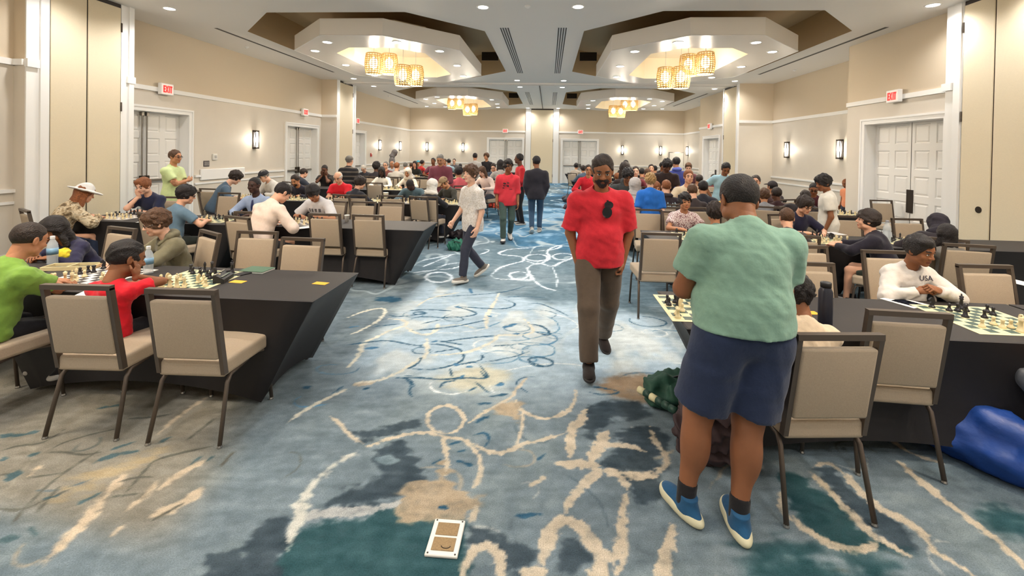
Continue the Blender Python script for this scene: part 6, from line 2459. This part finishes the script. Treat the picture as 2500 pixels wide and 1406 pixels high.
# ---- right, third row and behind
P(1627, 440, near(R3, .25), 0, 'sit', 'boy with cropped auburn hair in a black hoodie with pale lettering on its back', 'the boy in the lettered hoodie', skin='fair', hair=[('buzz', 'auburn'), ('hooddown', (46, 38, 44))], shirt=(46, 38, 44), sleeve='long', lean=6)
LETT = PEOPLE[-1]
P(1601, 444, farside(R3, .25), 186, 'sit', 'girl with auburn hair in a cream top behind the blond boy', 'the auburn-haired girl', skin='light', hair=('long', 'auburn'), shirt=(222, 208, 190), nod=20)
P(1551, 437, near(R3, .25), -20, 'sit', 'person with a pale grey hood up, back turned, beside the red shirt', 'the person in the pale grey hood', skin='light', hair=('hood', (178, 170, 166)), shirt=(178, 170, 166), sleeve='long')
P(1533, 408, farside(R3, .30), 182, 'sit', 'person with curly black hair and glasses in a charcoal hoodie', 'the person in the charcoal hoodie', skin='brown', hair=[('curly', 'black'), ('hooddown', (60, 62, 62))], shirt=(60, 62, 62), sleeve='long', lean=12, nod=26, glasses=True, wide=1.15)
P(1526, 392, near(R4, .25), 4, 'sit', 'person with a mass of dark hair, back turned, right of the man in red', 'the person with a mass of dark hair', skin='tan', hair=('long', 'dark'), shirt=(52, 40, 38), sleeve='long', head=1.2)
P(1552, 407, farside(R4), 172, 'sit', 'young man with short dark hair in a wine red top', 'the young man in wine red', skin='fair', hair=('short', 'dark'), shirt=(104, 44, 52))
P(1567, 411, near(R5, .25), 0, 'sit', 'person with black hair in a taupe jacket, back turned', 'the person in the taupe jacket', skin='tan', hair=('short', 'black'), shirt=(98, 72, 66))
P(1581, 412, farside(R4, .3), -10, 'sit', 'person with brown hair in a pale shirt above the blond boy', 'the person in the pale shirt', skin='light', hair=('short', 'brown'), shirt=(206, 196, 186))
P(1629, 389, farside(R3, .42), 168, 'stand', 'boy in a dark brown T-shirt standing with head bowed', 'the standing boy in dark brown', skin='deep', hair=('mop', 'black'), shirt=(50, 38, 36), legs=(40, 38, 44), nod=34, turn=12, arms='front', wide=1.1)
P(1651, 384, 10.25, 8, 'stand', 'person in a royal blue hoodie standing, back turned', 'the person in the blue hoodie', skin='tan', hair=[('short', 'black'), ('hooddown', (96, 108, 190))], shirt=(64, 72, 140), sleeve='long', legs=(40, 42, 60), wide=1.05)
P(1681, 398, farside(R4, .4), 165, 'stand', 'boy with a brown fringe standing behind the girl in cream', 'the boy with the brown fringe', skin='fair', hair=('side', 'brown'), shirt=(96, 58, 66), nod=24)
P(1681, 416, farside(R3, .28), 178, 'sit', 'girl with tied auburn hair in a cream T-shirt facing the camera', 'the girl in cream', skin='light', hair=('pony', 'auburn'), shirt=(224, 206, 178))
P(1691, 451, near(R3, .62), 4, 'sit', 'child with short brown hair directly behind the boy in the swirl shirt', 'the child behind the swirl shirt', skin='light', hair=('short', 'brown'), shirt=(56, 48, 48), nod=20)
P(1717, 442, near(R3, .25), -14, 'sit', 'person with black hair in a black quilted jacket, back turned', 'the person in the black quilted jacket', skin='tan', hair=('short', 'black'), shirt=(42, 42, 50), sleeve='long', loose=.035)
P(1707, 427, near(R4, .25), 0, 'sit', 'child with dark hair in a tan jacket beside the boy in light blue', 'the child in the tan jacket', skin='tan', hair=('short', 'dark'), shirt=(168, 150, 130))
P(1772, 397, farside(R3, .38), 172, 'stand', 'boy in a light blue T-shirt standing with a hand on his hip', 'the standing boy in light blue', skin='brown', hair=('short', 'black'), shirt=(154, 190, 204), legs=(80, 76, 78), nod=36, arms=('down', 'hip'), side=-6)
P(1742, 426, near(R5, .25), -24, 'sit', 'person in a plum sweater behind the boy in light blue', 'the person in the plum sweater', skin='brown', hair=('short', 'dark'), shirt=(112, 56, 62), sleeve='long')
P(1779, 452, near(R3, .25), -8, 'sit', 'child in a golden yellow T-shirt beside the head of the man in sage green', 'the child in yellow', skin='tan', hair=('short', 'dark'), shirt=(228, 184, 90), wide=1.5)
P(1845, 429, farside(R3, .3), 150, 'sit', 'person with dark hair looking left, right of the big dark head', 'the person looking left', skin='light', hair=('short', 'dark'), shirt=(64, 44, 44))
P(1866, 462, near(R3, .25), -18, 'sit', 'person in a grey sweatshirt by the ear of the man in sage green', 'the person in the grey sweatshirt', skin='tan', hair=('mop', 'brown'), shirt=(140, 140, 144), sleeve='long')
P(1886, 443, farside(R3, .4), 20, 'sit', 'person in a black flat cap leaning by the right wall', 'the person in the black flat cap', skin='tan', hair=[('short', 'black'), ('cap', (44, 36, 38))], shirt=(54, 44, 46), sleeve='long')
P(1896, 458, near(R3, .15), 0, 'sit', 'person with dark hair in a wine jacket, back turned, under the right chair rail', 'the person in the wine jacket', skin='deep', hair=('short', 'dark'), shirt=(62, 38, 40), sleeve='long')
P(1966, 465, near(R3, .25), 0, 'sit', 'person with dark hair just behind the boy in dark navy', 'the person behind the boy in navy', skin='tan', hair=('short', 'dark'), shirt=(46, 40, 44))
P(1987, 447, farside(R3, .3), 150, 'sit', 'man with glasses and short hair in a wine shirt beside the standing boy in white', 'the man in the wine shirt', skin='brown', hair=('buzz', 'black'), shirt=(76, 36, 42), glasses=True, nod=24)
P(2066, 437, 11.15, 110, 'stand', 'child in an orange top half hidden by the right door bay', 'the child in orange', skin='brown', hair=('buzz', 'auburn'), shirt=(228, 146, 106), nod=20)
# ---- right, far block along the aisle
P(1437, 403, farside(R4, .3), 180, 'sit', 'man with glasses in a bright red jacket left of the man in the red shirt', 'the man in the red jacket', collar=True, skin='tan', hair=('short', 'dark'), shirt=(212, 42, 56), sleeve='long', glasses=True)
P(1424, 405, near(R6, .2), 12, 'sit', 'person with dark hair in a denim jacket, back turned, at the far right tables', 'the far person in denim', skin='tan', hair=('mop', 'dark'), shirt=(84, 98, 116), sleeve='long')
P(1407, 399, near(R7, .2), -30, 'sit', 'person with black hair in a beige top at the far right aisle end', 'the far person in beige', skin='tan', hair=('mop', 'black'), shirt=(186, 172, 156), sleeve='long')
P(1456, 430, near(R4, .2), 10, 'sit', 'person in a dark green top partly hidden by the man in the red shirt', 'the person in dark green', skin='tan', hair=('cap', (64, 74, 52)), shirt=(58, 70, 50), sleeve='long')
P(1507, 424, near(R5, .2), -5, 'sit', 'child with auburn hair right behind the red shoulder', 'the auburn-haired child', skin='light', hair=('curly', 'auburn'), shirt=(150, 150, 140))
P(1528, 391, farside(R6), 180, 'sit', 'person in a dark beanie at the far right tables', 'the person in the dark beanie', skin='tan', hair=('beanie', (50, 46, 46)), shirt=(60, 52, 50), sleeve='long')
P(1590, 402, farside(R5), 172, 'sit', 'person with dark hair in a brick red shirt, far right block', 'the person in brick red', skin='light', hair=('short', 'dark'), shirt=(140, 66, 56))
P(1599, 405, near(R6, .25), 0, 'sit', 'person in a black leather jacket, back turned, far right block', 'the person in black leather', skin='tan', hair=('short', 'black'), shirt=(44, 44, 50), sleeve='long')
P(1617, 397, farside(R6, .3), 190, 'sit', 'person with black hair behind the standing boy in dark brown', 'the person behind the boy in brown', skin='brown', hair=('mop', 'black'), shirt=(70, 60, 64))

# ---- a chair under every seated person
for o in PEOPLE:
    if o['pose'] == 'sit':
        a = math.radians(o['face'])
        off = Vector((-math.sin(a), math.cos(a))) * .05
        cp = o.get('cpos', (o['_loc'][0] + off.x, o['_loc'][1] + off.y, o['face']))
        o['_chair'] = chair(*cp, 'taupe banquet chair under ' + o['who'], 'occupied taupe banquet chairs', far=o['Y'] > 9.6)

# ---- empty chairs
def spot(px, ytop, z=.93):
    return at_z(px, ytop, z)


def ec(px, ytop, face, label, y=None):
    p = spot(px, ytop)
    a = math.radians(face)
    back = .295
    yy = p.y + (back if abs(face) < 90 else -back) if y is None else y
    x = at_y(px, ytop, yy - (back if abs(face) < 90 else -back)).x
    chair(x, yy, face, label, 'empty taupe banquet chairs', far=yy > 9.6)


chair(-2.10, 2.69, 2, 'empty taupe chair nearest the aisle on the near side of the front left table', 'empty taupe banquet chairs')
ec(630, 575, 180, 'empty taupe chair behind the green notebook, front left table', y=3.86)
ec(738, 592, 178, 'empty taupe chair behind the orange card by the aisle, front left table', y=3.62)
ec(608, 533, 2, 'empty taupe chair between the boys in slate and the man in pale pink', y=5.70)
ec(792, 533, 0, 'empty taupe chair right of the man in pale pink, second left row', y=5.70)
ec(900, 530, -2, 'empty taupe chair at the aisle end of the second left row, near side', y=5.70)
ec(888, 499, 180, 'empty taupe chair facing the camera behind the paper cup, second left row', y=6.5)
ec(956, 499, 180, 'empty taupe chair facing the camera by the aisle end, second left row', y=6.5)
ec(512, 469, -4, 'empty dark-backed taupe chair left of the youth in the slate sweater', y=8.55)
ec(560, 479, 180, 'pale empty chair facing the camera left of the man in the tie', y=7.3)
ec(868, 477, 0, 'empty taupe chair back directly above the paper cup, third left row', y=8.05)
ec(957, 481, 0, 'empty taupe chair before the bowed man, third left row', y=8.1)
ec(1039, 484, 2, 'large empty taupe chair back at the aisle end of the third left row', y=8.05)
ec(914, 453, 0, 'empty taupe chair with a tall cup showing above it, fourth left row', y=11.0)
ec(1030, 438, 0, 'empty taupe chair left of the man in plum, fifth left row', y=13.6)
ec(902, 433, 0, 'empty taupe chair left of the girl in the white blouse, fifth left row', y=13.6)
ec(962, 434, 2, 'empty taupe chair right of the girl in the white blouse, fifth left row', y=13.5)
ec(1102, 437, 0, 'empty taupe chair right of the man in plum, fifth left row', y=13.6)
ec(1118, 455, -4, 'empty taupe chair behind the man in the tan cap', y=11.0)
ec(1615, 566, 0, 'empty taupe chair directly right of the man in the red shirt', y=5.02)
ec(1578, 516, 176, 'pale empty chair beside the blond boy in blue', y=6.45)
ec(1636, 507, 182, 'empty taupe chair between the blond boy and the boy in the swirl shirt', y=6.8)
ec(1733, 474, 0, 'empty taupe chair left of the child in yellow', y=8.2)
ec(1970, 592, 184, 'empty taupe chair behind the right elbow of the man in sage green', y=3.98)
ec(1968, 640, 180, 'low pale empty chair above the orange card, front right table', y=3.3)
ec(2062, 531, 178, 'pale empty chair in front of the standing boy in white', y=6.3)
ec(2215, 538, 182, 'pale empty chair left of the person in the black hood', y=6.15)
ec(2405, 640, 182, 'empty taupe chair at the far right of the front right table, far side', y=3.42)
ec(2228, 755, -3, 'empty taupe chair on the near side below the boy in the white sweatshirt', y=2.80)
ec(2150, 518, 180, 'dark-framed empty chair before the large right doors', y=8.9)
# ================================================================== BOARDS, PIECES AND THINGS ON THE TABLES
def bx(px, py, y):
    return at_y(px, py, y).x


def brow(row):
    return row + TD / 2


p = at_z(235, 688, TZ)
chess_board(bx(240, 685, brow(L1) - .02), brow(L1) - .02, 'black', 'between the boys in lime green and red', 3, .85, rot=-4)
chess_board(bx(478, 682, brow(L1)), brow(L1), 'green', 'in front of the boy in the olive sweatshirt', 5, .72)
chess_board(bx(2402, 768, brow(R1)), brow(R1), 'green', 'in front of the boy in the white sweatshirt', 11, .42)
chess_board(bx(1712, 707, brow(R1)), brow(R1), 'green', 'half hidden by the man in sage green', 7, .8)
chess_board(bx(300, 532, brow(L2)), brow(L2), 'black', 'before the man in the sun hat', 13, .8)
chess_board(bx(528, 535, brow(L2)), brow(L2), 'green', 'in front of the man in the tie', 17, .8)
chess_board(bx(738, 540, brow(L2)), brow(L2), 'black', 'between the man in pale pink and the lettered T-shirt', 19, .7)
chess_board(bx(1702, 562, brow(R2)), brow(R2), 'green', 'in front of the boy in the swirl shirt', 23, .8)
chess_board(bx(2012, 577, brow(R2)), brow(R2), 'green', 'between the boys in dark navy and black', 29, .8)
chess_board(bx(2212, 578, brow(R2)), brow(R2), 'green', 'before the person in the black hood', 31, .7)
chess_board(bx(612, 490, brow(L3)), brow(L3), 'green', 'of the youth in the slate sweater', 37, .6)
chess_board(bx(722, 488, brow(L3)), brow(L3), 'green', 'of the bearded man in the dark jacket', 41, .6)
chess_board(bx(838, 487, brow(L3)), brow(L3), 'black', 'of the older man in red', 43, .6)
chess_board(bx(915, 487, brow(L3)), brow(L3), 'green', 'beside the person in the black jacket', 47, .5)
chess_board(bx(1000, 487, brow(L3)), brow(L3), 'black', 'of the man with the bowed head', 53, .6)
chess_board(bx(1092, 489, brow(L3)), brow(L3), 'green', 'of the man in the tan cap', 59, .6)
chess_board(bx(1712, 506, brow(R3)), brow(R3), 'green', 'behind the boy in the swirl shirt', 61, .6)
chess_board(bx(2052, 523, brow(R3)), brow(R3), 'green', 'right of the standing boy in white', 67, .7)
far_boards = [(L4, (-5.2, -4.0, -2.9, -2.0)), (L5, (-5.4, -4.2, -3.0, -2.0)), (L6, (-5.0, -3.4, -2.1)), (L7, (-5.0, -3.4, -2.1)), (R3, (1.6, 4.2)), (R4, (1.5, 2.6, 3.8, 5.0)), (R5, (1.5, 2.6, 3.8, 5.0)), (R6, (1.4, 2.8, 4.4)), (R7, (1.4, 2.8, 4.4))]
_n = 0
_rows = {id(r): i for i, r in enumerate(LROW)}
for row, xs in far_boards:
    side_ = 'left' if xs[0] < 0 else 'right'
    ri = (LROW if side_ == 'left' else RROW).index(row)
    for j, x in enumerate(xs):
        _n += 1
        pos = ['aisle', 'second', 'third', 'wall-side'][(len(xs) - 1 - j) if side_ == 'left' else j]
        chess_board(x, brow(row), 'green' if _n % 3 else 'black', 'at the %s place of the %s %s row' % (pos, NEARNESS[ri], side_), 100 + _n, .6, individual=False)
if STUFF:
    vs, fs, mi = [], [], []
    n0 = 0
    for (nm, col_, gx, gy, z, rz) in STUFF:
        me_ = PM[nm, col_]
        c, s_ = math.cos(rz), math.sin(rz)
        for v in me_.vertices:
            x, y, zz = v.co
            vs.append((gx + x * c - y * s_, gy + x * s_ + y * c, z + zz))
        for f_ in me_.polygons:
            fs.append([n0 + k for k in f_.vertices])
            mi.append(0 if col_ == 'white' else 1)
        n0 += len(me_.vertices)
    me_ = bpy.data.meshes.new('far_chess_pieces')
    me_.from_pydata(vs, [], fs)
    me_.polygons.foreach_set('material_index', mi)
    me_.materials.append(m_wp)
    me_.materials.append(m_bp)
    tag(link('far_chess_pieces', me_), 'ivory and black chess pieces scattered over the far tables', 'chess pieces', None, 'stuff')

# captured pieces beside the boards near the camera
for i, (px_, py_, nm, c_) in enumerate([(1655, 693, 'bishop', 'white'), (1668, 697, 'rook', 'white'), (1664, 703, 'pawn', 'white'), (1676, 706, 'knight', 'white'), (1634, 700, 'pawn', 'black'), (1645, 702, 'pawn', 'black'), (1627, 702, 'rook', 'black')]):
    q = at_z(px_, py_ + 12, TZ)
    put_piece(nm, c_, q.x, q.y, TZ, i, 'captured at the aisle end of the front right table')
for i, (px_, py_, nm, c_) in enumerate([(2372, 742, 'rook', 'black'), (2388, 744, 'knight', 'black'), (2402, 745, 'pawn', 'black'), (2300, 738, 'pawn', 'black'), (2462, 752, 'king', 'white')]):
    q = at_z(px_, py_, TZ)
    put_piece(nm, c_, q.x, q.y, TZ + .004, i, 'captured at the far edge of the front right board')

card(*at_z(581, 688, TZ)[:2], -6, 'orange card beside the chess clock, front left table')
card(*at_z(783, 692, TZ)[:2], -8, 'orange card near the aisle corner of the front left table')
card(*at_z(1975, 764, TZ)[:2], 4, 'orange card beside the navy flask, front right table')
card(*at_z(2238, 768, TZ)[:2], 4, 'orange card seen through the near chair back, front right table')
card(*at_z(1642, 574, TZ)[:2], 2, 'orange card left of the boy in the swirl shirt')
card(*at_z(672, 537, TZ)[:2], 0, 'orange card before the man in the tie')
p = at_z(543, 685, TZ)
clock(p.x, p.y, -75, 'black chess clock at the right edge of the front left board')
p = at_z(598, 668, TZ)
ph = MB().bev(-.037, .037, -.075, .075, 0, .009, .003).build('mobile_phone', m_blackp, None, (p.x, p.y, TZ), (0, 0, math.radians(-25)))
tag(ph, 'dark mobile phone beside the green notebook', 'phone')
p = at_z(628, 661, TZ)
t_ = empty('notebook', (p.x, p.y, TZ), math.radians(-4), 'green-covered score notebook lying half open on the front left table', 'notebook')
MB().box(-.105, .105, -.075, .075, 0, .012).build('pages', m_paper, t_)
MB().box(-.108, .108, -.078, .078, .012, .015).build('cover', mat('green_notebook_cover', (78, 106, 84), .6), t_)
t2 = MB().box(-.108, .108, -.078, .0, -.001, .001).build('back_cover', mat('green_notebook_cover', (78, 106, 84), .6), t_)
# wooden folding box with captured pieces, far left
p = at_z(178, 655, TZ)
m_wood = mat('pale_wood', (222, 204, 158), .5, noise=.1, nscale=30, stretch=(1, 8, 8))
t_ = empty('wooden_piece_box', (p.x, p.y, TZ), math.radians(14), 'open pale wooden box with a dark inside beyond the black and white board', 'box')
for b_ in [(-.18, .18, -.07, -.06, 0, .03), (-.18, .18, .06, .07, 0, .03), (-.18, -.17, -.06, .06, 0, .03), (.17, .18, -.06, .06, 0, .03), (-.005, .005, -.06, .06, 0, .03)]:
    MB().box(*b_).build('rail', m_wood, t_)
MB().box(-.17, .17, -.06, .06, 0, .006).build('base_panel', mat('dark_felt', (58, 62, 60), .9), t_)
for i, (dx, dy, nm) in enumerate([(.28, -.02, 'pawn'), (.33, .03, 'queen'), (.25, .05, 'bishop'), (.38, -.03, 'pawn'), (.42, .02, 'rook')]):
    put_piece(nm, 'white', p.x + dx, p.y + dy - .02, TZ, i, 'captured beside the pale wooden box')
p = at_z(128, 645, TZ)
bottle(p.x, p.y, 'clear water bottle beside the boy in lime green', h=.24)
p = at_z(362, 668, TZ)
bottle(p.x, p.y, 'water bottle with a blue label behind the small boy in red', h=.22)
p = at_z(2165, 592, TZ)
bottle(p.x, p.y, 'clear bottle with a grey cap beside the boy in black', h=.27, cap=(160, 160, 165), lab=False)
p = at_z(1907, 520, TZ)
bottle(p.x, p.y, 'small water bottle above the brown-haired boy', h=.2)
p = at_z(2014, 792, TZ)
flask(p.x, p.y, (38, 40, 52), 'dark navy drink flask on the front right table', h=.26, r=.038)
p = at_z(153, 635, TZ)
f_ = Field((-.09, -.09, -.01), (.09, .09, .14), .007)
f_.ell((0, 0, .05), (.07, .055, .055), k=0)
f_.wrinkle(.006, 110, 3)
f_.plane((0, 0, .002), (0, 0, 1))
v_, q_ = f_.mesh()
o_ = link('yellow_pouch', np_mesh('yellow_pouch', v_, q_, [cloth_m((226, 200, 56))]), None, None, (p.x, p.y, TZ))
tag(o_, 'crumpled yellow cloth pouch before the dark-haired girl', 'pouch')
for (px_, py_, lab, big) in [(847, 541, 'small white paper cup alone near the aisle end of the second left row', .9), (645, 528, 'large white cup before the man in the tie', 1.3), (942, 484, 'tall white cup between empty chairs, third left row', 1.4), (968, 462, 'cream cup left of the person in the cream hood', 1.0), (1416, 449, 'white cup before the man in the red jacket', 1.2), (1722, 462, 'pale cup left of the boy in light blue', 1.2)]:
    q = at_z(px_, py_, TZ)
    rows_ = [r + TD / 2 for r in (LROW if px_ < 1330 else RROW)]
    yy_ = min(rows_, key=lambda r: abs(r - q.y))
    yy_ = min(max(q.y, yy_ - .28), yy_ + .28)
    q = at_y(px_, py_, yy_)
    cup(q.x, q.y, lab, big=big)
for (px_, py_, rot, lab) in [(225, 715, 20, 'score sheet under the arm of the boy in lime green'), (2205, 738, 24, 'score sheet beside the hands of the boy in the white sweatshirt'), (2232, 742, 30, 'second score sheet overlapping the first, front right table'), (580, 553, -30, 'score sheet before the chair at the green board, second left row'), (745, 555, -40, 'score sheet right of the man in pale pink'), (810, 543, 25, 'score sheet before the lettered T-shirt'),
                             (360, 540, 10, 'score sheet under the young man in navy'), (1650, 557, 20, 'score sheet left of the boy in the swirl shirt'), (2040, 570, 10, 'score sheet before the boy in dark navy'), (2490, 690, 12, 'white sheet at the right edge of the front right table')]:
    q = at_z(px_, py_, TZ)
    sheet(q.x, q.y, rot, lab, w=.15, h=.21)

# ================================================================== BAGS AND THINGS ON THE FLOOR
p = at_z(1640, 985, 0)
blob_bag('green_bag', p.x + .06, p.y + .05, .26, .16, .16, (34, 74, 58), 'dark green bag on the carpet beside the front right table', 20, 2)
a_, b_ = at_z(1560, 950, .10), at_z(1652, 1005, .10)
tb = empty('rolled_board', (a_.x, a_.y, 0), 0, 'rolled green and white board sticking out of the green bag', 'rolled board')
dv = b_ - a_
for k in range(6):
    s0, s1 = k / 6, (k + 1) / 6
    MB().tube([(dv.x * s0, dv.y * s0, .10), (dv.x * s1, dv.y * s1, .10)], .024, 12).build('roll_band', mat('roll_green', (38, 70, 58), .5) if k % 2 or k > 2 else m_bborder, tb, smooth=True)
blob_bag('backpack', at_z(1745, 1150, 0).x, at_z(1745, 1150, 0).y + .12, .16, .14, .36, (58, 40, 42), 'dark brown backpack on the floor between the bare calves', 0, 4)
p = at_z(2440, 1160, 0)
blob_bag('blue_sports_bag', p.x + .08, p.y + .02, .56, .17, .30, (28, 70, 150), 'bright blue sports bag under the front right table', -44, 5, rough=.45, strap=False)
p = at_z(2420, 1040, 0)
blob_bag('red_pouch', p.x, p.y + .1, .12, .08, .16, (130, 40, 48), 'small red pouch behind the blue sports bag', -30, 6, strap=False)
p = at_z(1118, 610, 0)
blob_bag('teal_bag', p.x, p.y, .17, .13, .17, (34, 104, 84), 'crumpled teal green bag on the carpet behind the walking boy', 10, 7)
p = at_z(1122, 588, 0)
blob_bag('dark_bag', p.x, p.y + .25, .26, .16, .13, (50, 40, 44), 'flat dark bag beyond the teal bag', 0, 8, strap=False)
p = at_z(1212, 507, 0)
blob_bag('orange_red_bag', p.x, p.y, .26, .16, .14, (212, 72, 46), 'orange-red bag on the floor by the third left rows', 0, 9, strap=False)
p = at_z(1206, 497, 0)
blob_bag('pale_bag', p.x, p.y + .3, .2, .12, .34, (196, 206, 216), 'pale carrier bag standing beyond the orange-red bag', 0, 10, strap=False)
p = at_z(1392, 510, 0)
blob_bag('maroon_bag', p.x, p.y, .20, .16, .14, (70, 44, 52), 'small maroon bag in the aisle beside the red sleeve', 0, 11, strap=False)
p = at_z(1388, 493, 0)
blob_bag('grey_bag', p.x + .1, p.y, .32, .22, .24, (74, 70, 76), 'grey and black backpack heap by the far right table ends', 0, 12)
p = at_z(1058, 590, 0)
blob_bag('wine_backpack', p.x - .1, p.y + .3, .2, .16, .34, (84, 40, 50), 'wine red backpack under the chair at the third left row', 0, 13)
p = at_z(120, 935, 0)
blob_bag('black_rucksack', p.x + .1, p.y + .3, .2, .18, .28, (40, 38, 44), 'black rucksack under the chair of the boy in lime green', 0, 14)
p = at_z(1935, 480, .62)
f_ = Field((-.3, -.2, -.4), (.3, .2, .2), .02)
f_.ell((0, 0, 0), (.24, .09, .11), k=0)
f_.ell((0, -.05, -.18), (.22, .07, .18), k=.06)
f_.wrinkle(.015, 30, 2)
v_, q_ = f_.mesh()
jy = near(R3, .30) - .1
jp = at_y(1932, 484, jy)
o_ = link('draped_jacket', np_mesh('draped_jacket', v_, q_, [cloth_m((38, 32, 34))]), None, None, (jp.x, jp.y, .86))
tag(o_, 'black jacket hung over a chair back below the right chair rail', 'jacket')
chair(jp.x, jp.y + .26, 0, 'chair under the hung black jacket', 'empty taupe banquet chairs')


# ================================================================== PRINTS AND SMALL THINGS WORN
def decal(o, polys, m, name, front=True, off=.004):
    """project flat polygons given in body x,z onto the shirt"""
    sh = o['_shirt']
    me_ = sh.data
    bv = BVHTree.FromPolygons([v.co.copy() for v in me_.vertices], [list(f.vertices) for f in me_.polygons])
    vs_, fs_ = [], []
    for poly in polys:
        idx = []
        for (x, z) in poly:
            h_ = bv.ray_cast(Vector((x, 1.2 if front else -1.2, z)), Vector((0, -1 if front else 1, 0)))
            if h_[0] is None:
                idx = None
                break
            idx.append(len(vs_))
            vs_.append(tuple(h_[0] + Vector((0, off if front else -off, 0))))
        if idx:
            fs_.append(idx)
    if not fs_:
        return
    m2 = bpy.data.meshes.new(name)
    m2.from_pydata(vs_, [], fs_)
    m2.materials.append(m)
    link(name, m2, None, sh)


def text_polys(txt, cx, cz, size, flip=False):
    cu = bpy.data.curves.new('txt', 'FONT')
    cu.body = txt
    cu.size = size
    cu.align_x = 'CENTER'
    ob = bpy.data.objects.new('txt', cu)
    COL.objects.link(ob)
    me_ = bpy.data.meshes.new_from_object(ob.evaluated_get(bpy.context.evaluated_depsgraph_get()))
    bpy.data.objects.remove(ob)
    s = -1 if flip else 1
    out = [[(cx + s * me_.vertices[i].co.x, cz + me_.vertices[i].co.y) for i in f.vertices] for f in me_.polygons]
    bpy.data.curves.remove(cu)
    return out


def chest(o, x, dz):
    """body coordinates of a spot on the upper body, dz above the pelvis (unit body)"""
    q = o['_J']['up'](x, 0, dz)
    return float(q[0]), float(q[2])


m_inkd = mat('print_dark_navy', (52, 48, 66), .8)
m_inkb = mat('print_black', (40, 34, 38), .8)
m_inkl = mat('print_pale_blue', (170, 196, 208), .8)
m_tie = mat('dark_blue_tie', (42, 52, 96), .5)
cx_, cz_ = chest(USA, -.075, .415)
decal(USA, text_polys('USA', cx_, cz_, .052 * USA['_s'] / .75, flip=True), m_inkd, 'chest_lettering')
cx_, cz_ = chest(TIE, 0, .50)
s_ = TIE['_s']
decal(TIE, [[(-.016 * s_, cz_), (.016 * s_, cz_), (.012 * s_, cz_ - .04), (-.012 * s_, cz_ - .04)]] + [[(-w0, cz_ - .04 - .035 * k), (w0, cz_ - .04 - .035 * k), (w1, cz_ - .075 - .035 * k), (-w1, cz_ - .075 - .035 * k)] for k, (w0, w1) in enumerate([(.012, .017), (.017, .021), (.021, .025), (.025, .028), (.028, .031), (.031, .033), (.033, .035), (.035, .036), (.036, .02)])], m_tie, 'necktie', off=.012)
cx_, cz_ = chest(KAN, 0, .31)
rr = random.Random(4)
pl = []
for k in range(4):
    x0 = -.10 + k * .055
    for q in range(4):
        z0 = cz_ + .012 * q
        pl.append([(x0, z0), (x0 + .03 + .008 * rr.random(), z0), (x0 + .03, z0 + .006), (x0, z0 + .006)])
    for q in range(2):
        xx = x0 + .006 + .018 * q
        pl.append([(xx, cz_ - .006), (xx + .006, cz_ - .006), (xx + .006, cz_ + .045), (xx, cz_ + .045)])
decal(KAN, pl, m_inkb, 'chest_lettering')
cx_, cz_ = chest(LETT, 0, .34)
pl = []
rr = random.Random(9)
for k in range(7):
    x0 = -.15 + k * .043
    hh = .05 + .03 * rr.random()
    pl.append([(x0, cz_), (x0 + .016, cz_), (x0 + .016, cz_ + hh), (x0, cz_ + hh)])
    pl.append([(x0 + .016, cz_ + hh * .4), (x0 + .036, cz_ + hh * .4), (x0 + .036, cz_ + hh * .65), (x0 + .016, cz_ + hh * .65)])
    if k % 2:
        pl.append([(x0 + .024, cz_), (x0 + .036, cz_), (x0 + .036, cz_ + hh * .5), (x0 + .024, cz_ + hh * .5)])
decal(LETT, pl, m_inkl, 'back_lettering', front=False)
cx_, cz_ = chest(REDB, 0, .27)
pl = []
rr = random.Random(2)
for k in range(16):
    x0, z0 = cx_ + rr.uniform(-.09, .07), cz_ + rr.uniform(-.06, .08)
    w0, h0 = rr.uniform(.015, .05), rr.uniform(.008, .02)
    pl.append([(x0, z0), (x0 + w0, z0 + .004), (x0 + w0 * .9, z0 + h0), (x0 + .003, z0 + h0)])
decal(REDB, pl, m_inkb, 'chest_print')
# sunglasses hung on the collar of the man in red
s_ = RED['_s']
cx_, cz_ = chest(RED, -.035, .40)
pl = []
for (ox, oz, rx, rz_) in [(-.006, .012, .038, .030), (.008, -.046, .040, .046)]:
    pl.append([(cx_ + ox + rx * math.cos(2 * math.pi * k / 16), cz_ + oz + rz_ * math.sin(2 * math.pi * k / 16)) for k in range(16)])
pl.append([(cx_ - .008, cz_ + .02), (cx_ + .010, cz_ + .02), (cx_ + .012, cz_ + .05), (cx_ - .004, cz_ + .05)])
decal(RED, pl, m_lens_g, 'hung_sunglasses', off=.016)
